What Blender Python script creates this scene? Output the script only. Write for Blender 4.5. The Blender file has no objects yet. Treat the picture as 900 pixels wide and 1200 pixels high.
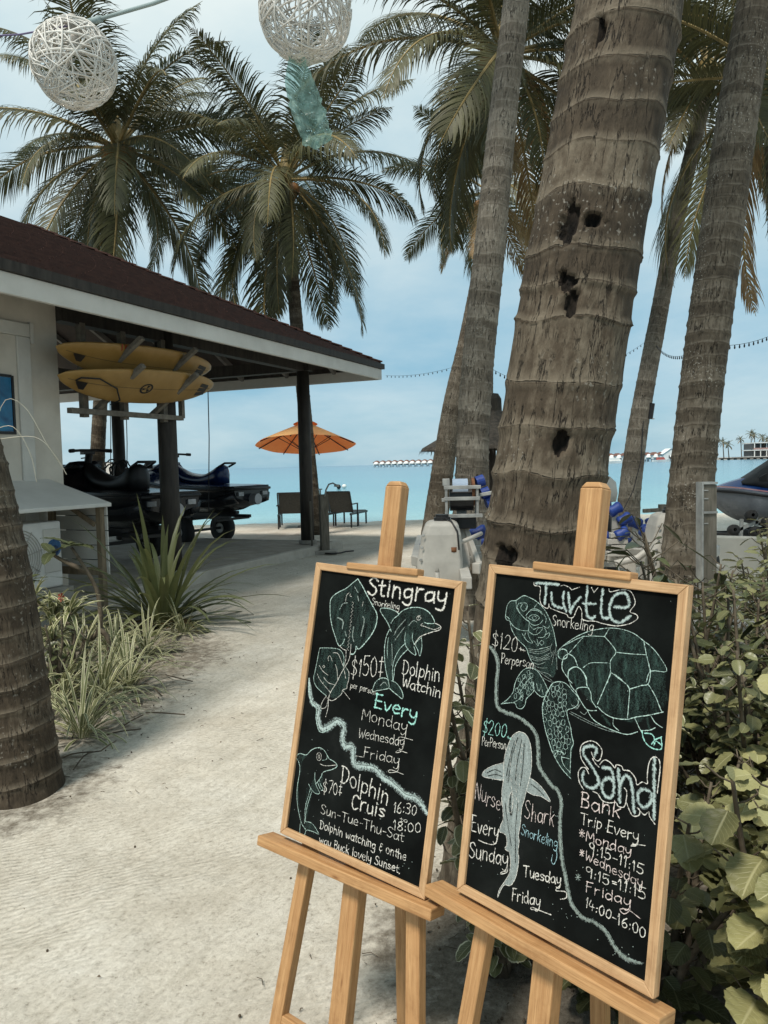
import bpy, math, random
import numpy as np
from mathutils import Vector, Matrix, noise as mnoise
R = math.radians
SC = bpy.context.scene
COL = SC.collection
# ------------------------------------------------------------------ camera
cam = bpy.data.cameras.new('camera'); cam_o = bpy.data.objects.new('camera', cam); COL.objects.link(cam_o)
cam.sensor_fit = 'VERTICAL'; cam.sensor_height = 36.0; cam.sensor_width = 27.0
cam.lens = 36 * 901 / 1200
cam.clip_start = 0.05; cam.clip_end = 12000
CAM_R = Matrix.Rotation(R(90 - 3.52), 3, 'X') @ Matrix.Rotation(R(-1.35), 3, 'Z')
cam_o.matrix_world = Matrix.Translation((0, 0, 1.5)) @ CAM_R.to_4x4()
SC.camera = cam_o
# ------------------------------------------------------------------ world: overcast tropical sky
SUN_EL, SUN_AZ = 58, 215          # azimuth clockwise from +Y : behind the camera, to the left
w = bpy.data.worlds.new('World'); SC.world = w; w.use_nodes = True
nt = w.node_tree; nt.nodes.clear()
def N(nt, t, **k):
    n = nt.nodes.new(t)
    for a, b in k.items():
        if a.startswith('i_'):
            key = a[2:]
            n.inputs[int(key) if key.isdigit() else key.replace('_', ' ')].default_value = b
        else: setattr(n, a, b)
    return n
def ramp(nt, stops, interp='LINEAR'):
    r = nt.nodes.new('ShaderNodeValToRGB'); e = r.color_ramp.elements; r.color_ramp.interpolation = interp
    while len(e) < len(stops): e.new(0.5)
    for el, (p, c) in zip(e, stops):
        el.position = p; el.color = (c if len(c) == 4 else (*c, 1)) if isinstance(c, tuple) else (c, c, c, 1)
    return r
L = nt.links.new
sky = N(nt, 'ShaderNodeTexSky', sky_type='NISHITA', sun_disc=False, sun_elevation=R(SUN_EL), sun_rotation=R(SUN_AZ), air_density=1.0, dust_density=1.2, ozone_density=1.5)
tc = N(nt, 'ShaderNodeTexCoord'); sep = N(nt, 'ShaderNodeSeparateXYZ'); L(tc.outputs['Generated'], sep.inputs[0])
add = N(nt, 'ShaderNodeMath', operation='ADD', i_1=0.26); L(sep.outputs[2], add.inputs[0])
mx = N(nt, 'ShaderNodeMath', operation='MAXIMUM', i_1=0.05); L(add.outputs[0], mx.inputs[0])
dv = N(nt, 'ShaderNodeVectorMath', operation='DIVIDE'); L(tc.outputs['Generated'], dv.inputs[0])
cmb = N(nt, 'ShaderNodeCombineXYZ', i_Z=1.0); L(mx.outputs[0], cmb.inputs[0]); L(mx.outputs[0], cmb.inputs[1]); L(cmb.outputs[0], dv.inputs[1])
n1 = N(nt, 'ShaderNodeTexNoise', i_Scale=0.85, i_Detail=9.0, i_Roughness=0.56, i_Distortion=0.1); L(dv.outputs[0], n1.inputs['Vector'])
cl = ramp(nt, [(0.36, 0.0), (0.64, 1.0)]); L(n1.outputs[0], cl.inputs[0])
# cloud cover: thicker overhead than over the sea
elev = N(nt, 'ShaderNodeMapRange', i_1=0.02, i_2=0.55, i_3=0.45, i_4=0.88); L(sep.outputs[2], elev.inputs[0])
cov = N(nt, 'ShaderNodeMath', operation='MULTIPLY'); L(cl.outputs[0], cov.inputs[0]); L(elev.outputs[0], cov.inputs[1])
base = ramp(nt, [(0.0, (0.18, 0.37, 0.48)), (0.10, (0.17, 0.35, 0.465)), (0.30, (0.195, 0.38, 0.475)), (0.60, (0.30, 0.50, 0.57)), (1.0, (0.36, 0.52, 0.56))]); L(sep.outputs[2], base.inputs[0])
skm = N(nt, 'ShaderNodeMixRGB', blend_type='MULTIPLY', i_Fac=1.0); L(sky.outputs[0], skm.inputs[1]); skm.inputs[2].default_value = (0.085, 0.085, 0.085, 1)
mixb = N(nt, 'ShaderNodeMixRGB', i_Fac=0.80); L(skm.outputs[0], mixb.inputs[1]); L(base.outputs[0], mixb.inputs[2])
mixc = N(nt, 'ShaderNodeMixRGB'); L(cov.outputs[0], mixc.inputs[0]); L(mixb.outputs[0], mixc.inputs[1]); mixc.inputs[2].default_value = (0.60, 0.65, 0.635, 1)
bg = N(nt, 'ShaderNodeBackground', i_Strength=0.90); L(mixc.outputs[0], bg.inputs[0])
wo = N(nt, 'ShaderNodeOutputWorld'); L(bg.outputs[0], wo.inputs[0])
# ------------------------------------------------------------------ sun (veiled)
sl = bpy.data.lights.new('sun', 'SUN'); sl.energy = 2.6; sl.angle = R(11); sl.color = (1.0, 0.93, 0.82)
so = bpy.data.objects.new('sun', sl); COL.objects.link(so)
az = R(SUN_AZ); d = Vector((math.sin(az) * math.cos(R(SUN_EL)), math.cos(az) * math.cos(R(SUN_EL)), math.sin(R(SUN_EL))))
so.rotation_euler = d.to_track_quat('Z', 'Y').to_euler()
SC.view_settings.view_transform = 'Standard'; SC.view_settings.look = 'None'
SC.view_settings.exposure = 0.70; SC.view_settings.gamma = 1.0; SC.view_settings.use_curve_mapping = False
SC.render.engine = 'CYCLES'
SC.cycles.max_bounces = 6; SC.cycles.transparent_max_bounces = 24; SC.cycles.caustics_reflective = False; SC.cycles.caustics_refractive = False
SC.cycles.use_denoising = True

# ------------------------------------------------------------------ helpers
def P(x, y, D):
    """the spot D metres in front of the viewpoint that the photograph shows at (x, y)"""
    v = CAM_R @ Vector(((x - 450) / 901, (600 - y) / 901, -1)); return Vector((0, 0, 1.5)) + v * (D / v.y)
def tag(o, label=None, cat=None, group=None, kind=None):
    if label: o['label'] = label
    if cat: o['category'] = cat
    if group: o['group'] = group
    if kind: o['kind'] = kind
    return o
def thing(name, label, cat, loc=(0, 0, 0), rz=0.0, group=None):
    o = bpy.data.objects.new(name, None); COL.objects.link(o); o.empty_display_size = 0.2
    o.location = loc; o.rotation_euler = (0, 0, rz)
    return tag(o, label, cat, group)
def copy_tree(o, parent=None):
    c = o.copy(); COL.objects.link(c)
    if parent: c.parent = parent
    for ch in list(o.children): copy_tree(ch, c)
    return c
class MB:
    def __init__(s): s.v = []; s.f = []; s.uv = []; s.mi = []; s.col = None
    def face(s, idx, uv=None, m=0):
        s.f.append(tuple(idx)); s.uv.append(uv or [(0, 0)] * len(idx)); s.mi.append(m)
    def poly(s, pts, uv=None, m=0):
        b = len(s.v); s.v += [tuple(p) for p in pts]; s.face(range(b, b + len(pts)), uv, m); return s
    def hexa(s, c8, m=0):
        """8 corners: bottom ring 0-3 (ccw from above), top ring 4-7"""
        b = len(s.v); s.v += [tuple(p) for p in c8]
        P8 = [Vector(p) for p in c8]
        for q in ((3, 2, 1, 0), (4, 5, 6, 7), (0, 1, 5, 4), (1, 2, 6, 5), (2, 3, 7, 6), (3, 0, 4, 7)):
            a, e, g = P8[q[0]], P8[q[1]], P8[q[2]]
            l1 = (e - a).length; l2 = (g - e).length
            uv = [(0, 0), (l1, 0), (l1, l2), (0, l2)] if l1 >= l2 else [(0, 0), (0, l1), (l2, l1), (l2, 0)]
            o = random.random() * 7
            s.face([b + i for i in q], [(x + o, y + o * .37) for x, y in uv], m)
        return s
    def box(s, c, size, rot=None, m=0):
        hx, hy, hz = (k / 2 for k in size); c = Vector(c)
        p = [Vector(q) for q in ((-hx, -hy, -hz), (hx, -hy, -hz), (hx, hy, -hz), (-hx, hy, -hz), (-hx, -hy, hz), (hx, -hy, hz), (hx, hy, hz), (-hx, hy, hz))]
        if rot is not None: p = [rot @ q for q in p]
        return s.hexa([c + q for q in p], m)
    def bar(s, p0, p1, wd, dp, side=None, m=0, w1=None, d1=None):
        """rectangular bar; wd across 'side', dp across the third axis"""
        p0, p1 = Vector(p0), Vector(p1); t = (p1 - p0).normalized()
        sd = Vector(side) if side is not None else (Vector((0, 0, 1)).cross(t) if abs(t.z) < .95 else Vector((1, 0, 0)))
        sd = (sd - t * sd.dot(t)).normalized(); up = t.cross(sd)
        w1 = w1 or wd; d1 = d1 or dp; c = []
        for p, a, b in ((p0, wd, dp), (p1, w1, d1)):
            c += [p - sd * a / 2 - up * b / 2, p + sd * a / 2 - up * b / 2, p + sd * a / 2 + up * b / 2, p - sd * a / 2 + up * b / 2]
        return s.hexa(c, m)
    def tube(s, pts, rad, n=8, cap=True, m=0, closed=False):
        pts = [Vector(p) for p in pts]; k = len(pts)
        rad = rad if isinstance(rad, (list, tuple)) else [rad] * k
        b = len(s.v); up = None; ln = 0
        lens = []
        for i, p in enumerate(pts):
            if closed: t = (pts[(i + 1) % k] - pts[i - 1])
            else: t = pts[min(i + 1, k - 1)] - pts[max(i - 1, 0)]
            t = t.normalized() if t.length > 1e-9 else Vector((0, 0, 1))
            if up is None: up = Vector((0, 0, 1)) if abs(t.z) < .9 else Vector((1, 0, 0))
            sd = t.cross(up); sd = sd.normalized() if sd.length > 1e-6 else Vector((1, 0, 0)); up = sd.cross(t).normalized()
            if i: ln += (p - pts[i - 1]).length
            lens.append(ln)
            for j in range(n):
                a = 2 * math.pi * j / n
                s.v.append(tuple(p + (sd * math.cos(a) + up * math.sin(a)) * rad[i]))
        for i in range(k if closed else k - 1):
            i2 = (i + 1) % k
            for j in range(n):
                j2 = (j + 1) % n; r0 = rad[i] * 6.28
                s.face((b + i * n + j, b + i * n + j2, b + i2 * n + j2, b + i2 * n + j), [(lens[i], j / n * r0), (lens[i], (j + 1) / n * r0), (lens[i2], (j + 1) / n * r0), (lens[i2], j / n * r0)], m)
        if cap and not closed:
            s.face([b + j for j in range(n)][::-1], None, m); s.face([b + (k - 1) * n + j for j in range(n)], None, m)
        return s
    def cyl(s, c, r, h, n=24, axis=(0, 0, 1), m=0, r1=None):
        c = Vector(c); a = Vector(axis).normalized() * h / 2
        return s.tube([c - a, c + a], [r, r if r1 is None else r1], n, True, m)
    def lathe(s, prof, c=(0, 0, 0), n=24, m=0, rot=None):
        b = len(s.v); c = Vector(c)
        for r, z in prof:
            for j in range(n):
                a = 2 * math.pi * j / n; q = Vector((r * math.cos(a), r * math.sin(a), z))
                if rot is not None: q = rot @ q
                s.v.append(tuple(c + q))
        for i in range(len(prof) - 1):
            for j in range(n):
                j2 = (j + 1) % n
                s.face((b + i * n + j, b + i * n + j2, b + (i + 1) * n + j2, b + (i + 1) * n + j), [(j / n, prof[i][1]), ((j + 1) / n, prof[i][1]), ((j + 1) / n, prof[i + 1][1]), (j / n, prof[i + 1][1])], m)
        return s
    def loft(s, secs, closed=True, caps=True, m=0):
        b = len(s.v); n = len(secs[0])
        for sec in secs: s.v += [tuple(p) for p in sec]
        for i in range(len(secs) - 1):
            for j in range(n if closed else n - 1):
                j2 = (j + 1) % n
                s.face((b + i * n + j, b + i * n + j2, b + (i + 1) * n + j2, b + (i + 1) * n + j), [(i, j), (i, j + 1), (i + 1, j + 1), (i + 1, j)], m)
        if caps:
            s.face([b + j for j in range(n)][::-1], None, m); s.face([b + (len(secs) - 1) * n + j for j in range(n)], None, m)
        return s
    def build(s, name, mats, parent=None, smooth=False, world=False, bevel=0, label=None, raw=False):
        vs = s.v; off = Vector((0, 0, 0))
        if parent is not None and world: off = Vector(parent.location)
        if parent is None and not raw:
            a = np.array(vs); off = Vector(((a[:, 0].min() + a[:, 0].max()) / 2, (a[:, 1].min() + a[:, 1].max()) / 2, a[:, 2].min()))
        if off.length: vs = [(x - off.x, y - off.y, z - off.z) for x, y, z in vs]
        me = bpy.data.meshes.new(name); me.from_pydata(vs, [], s.f)
        u = me.uv_layers.new(name='UVMap'); u.data.foreach_set('uv', [c for fu in s.uv for p in fu for c in p])
        mats = mats if isinstance(mats, (list, tuple)) else [mats]
        for k in mats: me.materials.append(k)
        me.polygons.foreach_set('material_index', s.mi)
        if smooth: me.polygons.foreach_set('use_smooth', [True] * len(s.f))
        if s.col is not None:
            at = me.color_attributes.new('tr', 'FLOAT_COLOR', 'POINT'); at.data.foreach_set('color', [c for p in s.col for c in p])
        me.update()
        o = bpy.data.objects.new(name, me); COL.objects.link(o)
        if parent is not None: o.parent = parent
        else: o.location = off
        if bevel:
            bm = o.modifiers.new('bevel', 'BEVEL'); bm.width = bevel; bm.segments = 2; bm.limit_method = 'ANGLE'
        if label: o['label'] = label
        return o
def spline(pts, n):
    """Catmull-Rom through points (any dimension), n samples"""
    p = [np.array(q, float) for q in pts]; out = []
    for k in range(n):
        t = k / (n - 1) * (len(p) - 1); i = min(int(t), len(p) - 2); t -= i
        a, b, c, e = p[max(i - 1, 0)], p[i], p[i + 1], p[min(i + 2, len(p) - 1)]
        out.append(.5 * (2 * b + (c - a) * t + (2 * a - 5 * b + 4 * c - e) * t * t + (3 * b - a - 3 * c + e) * t ** 3))
    return out
# ------------------------------------------------------------------ materials
def pmat(name, rough=0.6, spec=0.4, metal=0.0):
    m = bpy.data.materials.new(name); m.use_nodes = True; t = m.node_tree; b = t.nodes['Principled BSDF']
    b.inputs['Roughness'].default_value = rough; b.inputs['Metallic'].default_value = metal; b.inputs['Specular IOR Level'].default_value = spec
    return m, t, b
def noisy(name, c1, c2, scale=8, rough=0.6, bump=0.2, stretch=(1, 1, 1), coord='Object', detail=6, spec=0.4, metal=0.0, bscale=None, lo=.35, hi=.68, dist=0.002):
    m, t, b = pmat(name, rough, spec, metal); K = t.links.new
    tc = N(t, 'ShaderNodeTexCoord'); mp = N(t, 'ShaderNodeMapping'); mp.inputs['Scale'].default_value = stretch
    K(tc.outputs[coord], mp.inputs[0])
    n = N(t, 'ShaderNodeTexNoise', i_Scale=scale, i_Detail=detail, i_Roughness=0.6); K(mp.outputs[0], n.inputs['Vector'])
    r = ramp(t, [(lo, c1), (hi, c2)]); K(n.outputs[0], r.inputs[0]); K(r.outputs[0], b.inputs['Base Color'])
    rr = N(t, 'ShaderNodeMapRange', i_3=max(rough - .12, .02), i_4=min(rough + .12, 1)); K(n.outputs[0], rr.inputs[0]); K(rr.outputs[0], b.inputs['Roughness'])
    if bump:
        n2 = N(t, 'ShaderNodeTexNoise', i_Scale=bscale or scale * 3, i_Detail=5.0); K(mp.outputs[0], n2.inputs['Vector'])
        bp = N(t, 'ShaderNodeBump', i_Strength=bump, i_Distance=dist); K(n2.outputs[0], bp.inputs['Height']); K(bp.outputs[0], b.inputs['Normal'])
    return m
def wood(name, c1, c2, rough=.55):
    m, t, b = pmat(name, rough, .35); K = t.links.new
    tc = N(t, 'ShaderNodeTexCoord'); mp = N(t, 'ShaderNodeMapping'); mp.inputs['Scale'].default_value = (2.2, 55, 1)
    K(tc.outputs['UV'], mp.inputs[0])
    n = N(t, 'ShaderNodeTexNoise', i_Scale=1.6, i_Detail=7.0, i_Roughness=.62, i_Distortion=.25); K(mp.outputs[0], n.inputs['Vector'])
    mp2 = N(t, 'ShaderNodeMapping'); mp2.inputs['Scale'].default_value = (9, 420, 1); K(tc.outputs['UV'], mp2.inputs[0])
    n2 = N(t, 'ShaderNodeTexNoise', i_Scale=2.0, i_Detail=3.0); K(mp2.outputs[0], n2.inputs['Vector'])
    md = tuple((a + e) / 2 for a, e in zip(c1, c2))
    r = ramp(t, [(.3, c1), (.5, md), (.66, c2)]); K(n.outputs[0], r.inputs[0])
    r2 = ramp(t, [(.34, (.62, .56, .5)), (.52, (1, 1, 1))]); K(n2.outputs[0], r2.inputs[0])
    n4 = N(t, 'ShaderNodeTexNoise', i_Scale=9.0, i_Detail=5.0, i_Roughness=.7); K(tc.outputs['Object'], n4.inputs['Vector']); r4 = ramp(t, [(.30, (.66, .60, .54)), (.48, (.96, .95, .94)), (.7, (1.08, 1.08, 1.08))]); K(n4.outputs[0], r4.inputs[0])
    vk = N(t, 'ShaderNodeTexVoronoi', i_Scale=5.0); mpk = N(t, 'ShaderNodeMapping'); mpk.inputs['Scale'].default_value = (1, 3.5, 1); K(tc.outputs['UV'], mpk.inputs[0]); K(mpk.outputs[0], vk.inputs['Vector']); rk = ramp(t, [(.02, (.35, .24, .16)), (.07, (.85, .8, .75)), (.12, (1, 1, 1))]); K(vk.outputs['Distance'], rk.inputs[0])
    m4_ = N(t, 'ShaderNodeMixRGB', blend_type='MULTIPLY', i_Fac=.8); K(r.outputs[0], m4_.inputs[1]); K(r4.outputs[0], m4_.inputs[2]); m5_ = N(t, 'ShaderNodeMixRGB', blend_type='MULTIPLY', i_Fac=.8); K(m4_.outputs[0], m5_.inputs[1]); K(rk.outputs[0], m5_.inputs[2])
    mu = N(t, 'ShaderNodeMixRGB', blend_type='MULTIPLY', i_Fac=.7); K(m5_.outputs[0], mu.inputs[1]); K(r2.outputs[0], mu.inputs[2]); K(mu.outputs[0], b.inputs['Base Color'])
    bp = N(t, 'ShaderNodeBump', i_Strength=.25, i_Distance=.0008); K(n2.outputs[0], bp.inputs['Height']); K(bp.outputs[0], b.inputs['Normal'])
    return m
def leafmat(name, c1, c2, vein, scale=1.0, edge=None, ew=.45, trans=.25, rough=.45, lat=16.0):
    """leaf: u across (0..1, midrib at .5), v along (0..1); colour varies by leaf (attribute tr.r)"""
    m, t, b = pmat(name, rough, .45); K = t.links.new
    tc = N(t, 'ShaderNodeTexCoord'); sp = N(t, 'ShaderNodeSeparateXYZ'); K(tc.outputs['UV'], sp.inputs[0])
    at = N(t, 'ShaderNodeAttribute', attribute_name='tr'); sa = N(t, 'ShaderNodeSeparateColor'); K(at.outputs['Color'], sa.inputs[0])
    oi = N(t, 'ShaderNodeObjectInfo')
    n = N(t, 'ShaderNodeTexNoise', i_Scale=14.0, i_Detail=4.0); K(tc.outputs['Object'], n.inputs['Vector'])
    ad = N(t, 'ShaderNodeMath', operation='ADD'); K(sa.outputs[0], ad.inputs[0]); K(n.outputs[0], ad.inputs[1])
    ad2 = N(t, 'ShaderNodeMath', operation='MULTIPLY_ADD', i_1=.3); K(oi.outputs['Random'], ad2.inputs[0]); K(ad.outputs[0], ad2.inputs[2])
    r = ramp(t, [(.0, c1), (1.0, c2)]); mr = N(t, 'ShaderNodeMapRange', i_1=.4, i_2=1.75); K(ad2.outputs[0], mr.inputs[0]); K(mr.outputs[0], r.inputs[0])
    ab = N(t, 'ShaderNodeMath', operation='SUBTRACT', i_1=.5); K(sp.outputs[0], ab.inputs[0]); ab2 = N(t, 'ShaderNodeMath', operation='ABSOLUTE'); K(ab.outputs[0], ab2.inputs[0])
    mid = ramp(t, [(.012, 1.0), (.045, 0.0)]); K(ab2.outputs[0], mid.inputs[0])
    # side veins run forward from the midrib
    vv = N(t, 'ShaderNodeMath', operation='MULTIPLY_ADD', i_1=-.75); K(ab2.outputs[0], vv.inputs[0]); K(sp.outputs[1], vv.inputs[2])
    vm = N(t, 'ShaderNodeMath', operation='MULTIPLY', i_1=lat); K(vv.outputs[0], vm.inputs[0]); fr = N(t, 'ShaderNodeMath', operation='PINGPONG', i_1=.5); K(vm.outputs[0], fr.inputs[0])
    lt = ramp(t, [(.02, .55), (.10, 0.0)]); K(fr.outputs[0], lt.inputs[0])
    mxx = N(t, 'ShaderNodeMath', operation='MAXIMUM'); K(mid.outputs[0], mxx.inputs[0]); K(lt.outputs[0], mxx.inputs[1])
    ms = N(t, 'ShaderNodeMath', operation='MULTIPLY', i_1=.55); K(mxx.outputs[0], ms.inputs[0])
    mc = N(t, 'ShaderNodeMixRGB'); K(ms.outputs[0], mc.inputs[0]); K(r.outputs[0], mc.inputs[1]); mc.inputs[2].default_value = (*vein, 1)
    out = mc
    if edge:
        n3 = N(t, 'ShaderNodeTexNoise', i_Scale=40.0); K(tc.outputs['Object'], n3.inputs['Vector'])
        e1 = N(t, 'ShaderNodeMath', operation='MULTIPLY_ADD', i_1=.12); K(n3.outputs[0], e1.inputs[0]); K(ab2.outputs[0], e1.inputs[2])
        er = ramp(t, [(ew, 0.0), (ew + .05, 1.0)]); K(e1.outputs[0], er.inputs[0])
        me_ = N(t, 'ShaderNodeMixRGB'); K(er.outputs[0], me_.inputs[0]); K(mc.outputs[0], me_.inputs[1]); me_.inputs[2].default_value = (*edge, 1); out = me_
    K(out.outputs[0], b.inputs['Base Color'])
    bp = N(t, 'ShaderNodeBump', i_Strength=.5, i_Distance=.002, invert=True); K(mxx.outputs[0], bp.inputs['Height']); K(bp.outputs[0], b.inputs['Normal'])
    if trans:
        tr = N(t, 'ShaderNodeBsdfTranslucent'); K(out.outputs[0], tr.inputs[0]); mxs = N(t, 'ShaderNodeMixShader', i_0=trans)
        K(b.outputs[0], mxs.inputs[1]); K(tr.outputs[0], mxs.inputs[2]); K(mxs.outputs[0], t.nodes['Material Output'].inputs[0])
    return m
def barkmat(name, dark, mid, light, lichen=.5, bump=1.0):
    """palm bark: tr.r = place between two leaf scars (0..1), tr.g = rot hole, tr.b = tone of the ring"""
    m, t, b = pmat(name, .85, .2); K = t.links.new
    uvn = N(t, 'ShaderNodeTexCoord'); at = N(t, 'ShaderNodeAttribute', attribute_name='tr'); sa = N(t, 'ShaderNodeSeparateColor'); K(at.outputs['Color'], sa.inputs[0])
    mp = N(t, 'ShaderNodeMapping'); mp.inputs['Scale'].default_value = (8, 22, 1); K(uvn.outputs['UV'], mp.inputs[0])
    n = N(t, 'ShaderNodeTexNoise', i_Scale=1.4, i_Detail=9.0, i_Roughness=.68); K(mp.outputs[0], n.inputs['Vector'])
    n2 = N(t, 'ShaderNodeTexNoise', i_Scale=9.0, i_Detail=9.0, i_Roughness=.65); K(uvn.outputs['UV'], n2.inputs['Vector'])
    s1 = N(t, 'ShaderNodeMath', operation='ADD'); K(n.outputs[0], s1.inputs[0]); K(n2.outputs[0], s1.inputs[1])
    s2 = N(t, 'ShaderNodeMath', operation='MULTIPLY_ADD', i_1=.34); K(sa.outputs[2], s2.inputs[0]); K(s1.outputs[0], s2.inputs[2])
    mr = N(t, 'ShaderNodeMapRange', i_1=.78, i_2=1.6); K(s2.outputs[0], mr.inputs[0])
    r = ramp(t, [(0.0, dark), (.45, mid), (1.0, light)]); K(mr.outputs[0], r.inputs[0])
    # leaf-scar band: pale fibrous lip, dark crack under it
    nz = N(t, 'ShaderNodeMath', operation='MULTIPLY_ADD', i_1=.16); K(n2.outputs[0], nz.inputs[0]); K(sa.outputs[0], nz.inputs[2])
    band = ramp(t, [(.0, .35), (.07, .75), (.12, .9), (.20, .45), (.34, .0), (.9, .0), (1.0, .3)]); K(nz.outputs[0], band.inputs[0])
    mb = N(t, 'ShaderNodeMixRGB'); bm = N(t, 'ShaderNodeMath', operation='MULTIPLY', i_1=.65); K(band.outputs[0], bm.inputs[0]); K(bm.outputs[0], mb.inputs[0]); K(r.outputs[0], mb.inputs[1]); mb.inputs[2].default_value = (*light, 1)
    crk = ramp(t, [(.072, 0.0), (.082, 1.0), (.098, 1.0), (.112, 0.0)]); K(nz.outputs[0], crk.inputs[0])
    mk = N(t, 'ShaderNodeMixRGB'); km = N(t, 'ShaderNodeMath', operation='MULTIPLY', i_1=.7); K(crk.outputs[0], km.inputs[0]); K(km.outputs[0], mk.inputs[0]); K(mb.outputs[0], mk.inputs[1]); mk.inputs[2].default_value = (.02, .016, .012, 1)
    # vertical cracks
    mpc = N(t, 'ShaderNodeMapping'); mpc.inputs['Scale'].default_value = (2.4, 17, 1); K(uvn.outputs['UV'], mpc.inputs[0])
    nd = N(t, 'ShaderNodeTexNoise', i_Scale=1.6, i_Detail=5.0, i_Roughness=.6); K(mpc.outputs[0], nd.inputs['Vector'])
    iso = N(t, 'ShaderNodeMath', operation='SUBTRACT', i_1=.5); K(nd.outputs[0], iso.inputs[0]); isa = N(t, 'ShaderNodeMath', operation='ABSOLUTE'); K(iso.outputs[0], isa.inputs[0])
    cr = ramp(t, [(.005, 1.0), (.016, 0.0)]); K(isa.outputs[0], cr.inputs[0])
    msk = ramp(t, [(.46, 0.0), (.58, 1.0)]); K(n2.outputs[0], msk.inputs[0])
    cm = N(t, 'ShaderNodeMath', operation='MULTIPLY'); K(cr.outputs[0], cm.inputs[0]); K(msk.outputs[0], cm.inputs[1])
    mv = N(t, 'ShaderNodeMixRGB'); K(cm.outputs[0], mv.inputs[0]); K(mk.outputs[0], mv.inputs[1]); mv.inputs[2].default_value = (.025, .02, .015, 1)
    # pale lichen flecks in patches
    nl = N(t, 'ShaderNodeTexNoise', i_Scale=60.0, i_Detail=3.0); K(uvn.outputs['UV'], nl.inputs['Vector'])
    np_ = N(t, 'ShaderNodeTexNoise', i_Scale=3.1, i_Detail=2.0); K(uvn.outputs['UV'], np_.inputs['Vector'])
    lr = ramp(t, [(.60, 0.0), (.66, 1.0)]); K(nl.outputs[0], lr.inputs[0]); pr = ramp(t, [(.50, 0.0), (.60, 1.0)]); K(np_.outputs[0], pr.inputs[0])
    lm = N(t, 'ShaderNodeMath', operation='MULTIPLY'); K(lr.outputs[0], lm.inputs[0]); K(pr.outputs[0], lm.inputs[1])
    lm2 = N(t, 'ShaderNodeMath', operation='MULTIPLY', i_1=lichen); K(lm.outputs[0], lm2.inputs[0])
    ml = N(t, 'ShaderNodeMixRGB'); K(lm2.outputs[0], ml.inputs[0]); K(mv.outputs[0], ml.inputs[1]); ml.inputs[2].default_value = (.52, .5, .44, 1)
    hn = N(t, 'ShaderNodeMath', operation='MULTIPLY_ADD', i_1=.9, i_2=-.45); K(n2.outputs[0], hn.inputs[0]); hs = N(t, 'ShaderNodeMath', operation='ADD'); K(hn.outputs[0], hs.inputs[0]); K(sa.outputs[1], hs.inputs[1]); hr0 = ramp(t, [(.42, 0.0), (.52, 1.0)]); K(hs.outputs[0], hr0.inputs[0])
    mh = N(t, 'ShaderNodeMixRGB'); K(hr0.outputs[0], mh.inputs[0]); K(ml.outputs[0], mh.inputs[1])
    hr = ramp(t, [(.40, (.003, .0025, .002)), (.75, (.03, .022, .016))]); K(n.outputs[0], hr.inputs[0]); K(hr.outputs[0], mh.inputs[2])
    K(mh.outputs[0], b.inputs['Base Color'])
    h1 = N(t, 'ShaderNodeMath', operation='MULTIPLY_ADD', i_1=-.9); K(cm.outputs[0], h1.inputs[0]); K(n.outputs[0], h1.inputs[2])
    h2 = N(t, 'ShaderNodeMath', operation='MULTIPLY_ADD', i_1=-.9); K(crk.outputs[0], h2.inputs[0]); K(h1.outputs[0], h2.inputs[2])
    bp = N(t, 'ShaderNodeBump', i_Strength=bump, i_Distance=.012); K(h2.outputs[0], bp.inputs['Height']); K(bp.outputs[0], b.inputs['Normal'])
    return m
MW_PLASTER = noisy('painted_plaster', (.50, .455, .39), (.67, .62, .54), 1.7, .8, .2, bscale=40)
MW_FASCIA = noisy('white_fascia_paint', (.58, .56, .52), (.68, .66, .62), 2.5, .6, .1)
M_TRIM = noisy('trim_paint', (.52, .50, .46), (.62, .60, .55), 4, .6, .1)
M_DARKWOOD = noisy('dark_stained_timber', (.022, .018, .015), (.055, .047, .04), 5, .7, .5, (3, 3, .5))
M_CEIL = noisy('dark_roof_boards', (.03, .022, .02), (.06, .045, .038), 6, .8, .3)
M_RAFTER = noisy('grey_rafter_paint', (.16, .15, .14), (.24, .225, .21), 5, .7, .2)
M_SHINGLE = noisy('brown_shingle', (.045, .019, .014), (.085, .038, .028), 7, .8, .8, (1, 1, 1), bscale=38, dist=.006)
M_CONC = noisy('concrete', (.26, .24, .21), (.40, .375, .335), 5, .9, .5, bscale=60)
M_BLOCK = noisy('grey_block', (.24, .23, .21), (.36, .345, .32), 6, .9, .5, bscale=70)
M_EASEL = wood('easel_pine', (.34, .175, .07), (.52, .31, .145))
M_FRAME = wood('frame_pine', (.39, .225, .11), (.58, .385, .215))
M_BLACK = noisy('black_plastic', (.008, .008, .009), (.02, .02, .022), 20, .45, .1)
M_RUBBER = noisy('rubber', (.012, .012, .012), (.03, .03, .03), 25, .8, .3)
M_GREY = noisy('grey_plastic', (.34, .325, .295), (.46, .44, .40), 5, .55, .15)
M_GALV = noisy('galvanised_metal', (.26, .26, .25), (.42, .42, .40), 12, .5, .1, metal=.3)
M_BLUE = noisy('blue_roller', (.01, .03, .16), (.02, .055, .26), 15, .5, .1)
M_RUST = noisy('rusty_steel', (.10, .035, .015), (.20, .09, .04), 30, .85, .4)
M_WHITEPL = noisy('white_plastic', (.62, .61, .58), (.72, .71, .68), 6, .5, .05)
M_BARK = barkmat('palm_bark', (.038, .030, .022), (.092, .075, .055), (.22, .19, .15), .5)
M_BARKPALE = barkmat('pale_palm_bark', (.07, .057, .043), (.165, .14, .11), (.34, .30, .245), .4)
M_BARKBIG = barkmat('weathered_palm_bark', (.026, .020, .014), (.068, .052, .036), (.20, .168, .125), .3, 1.0)
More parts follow.
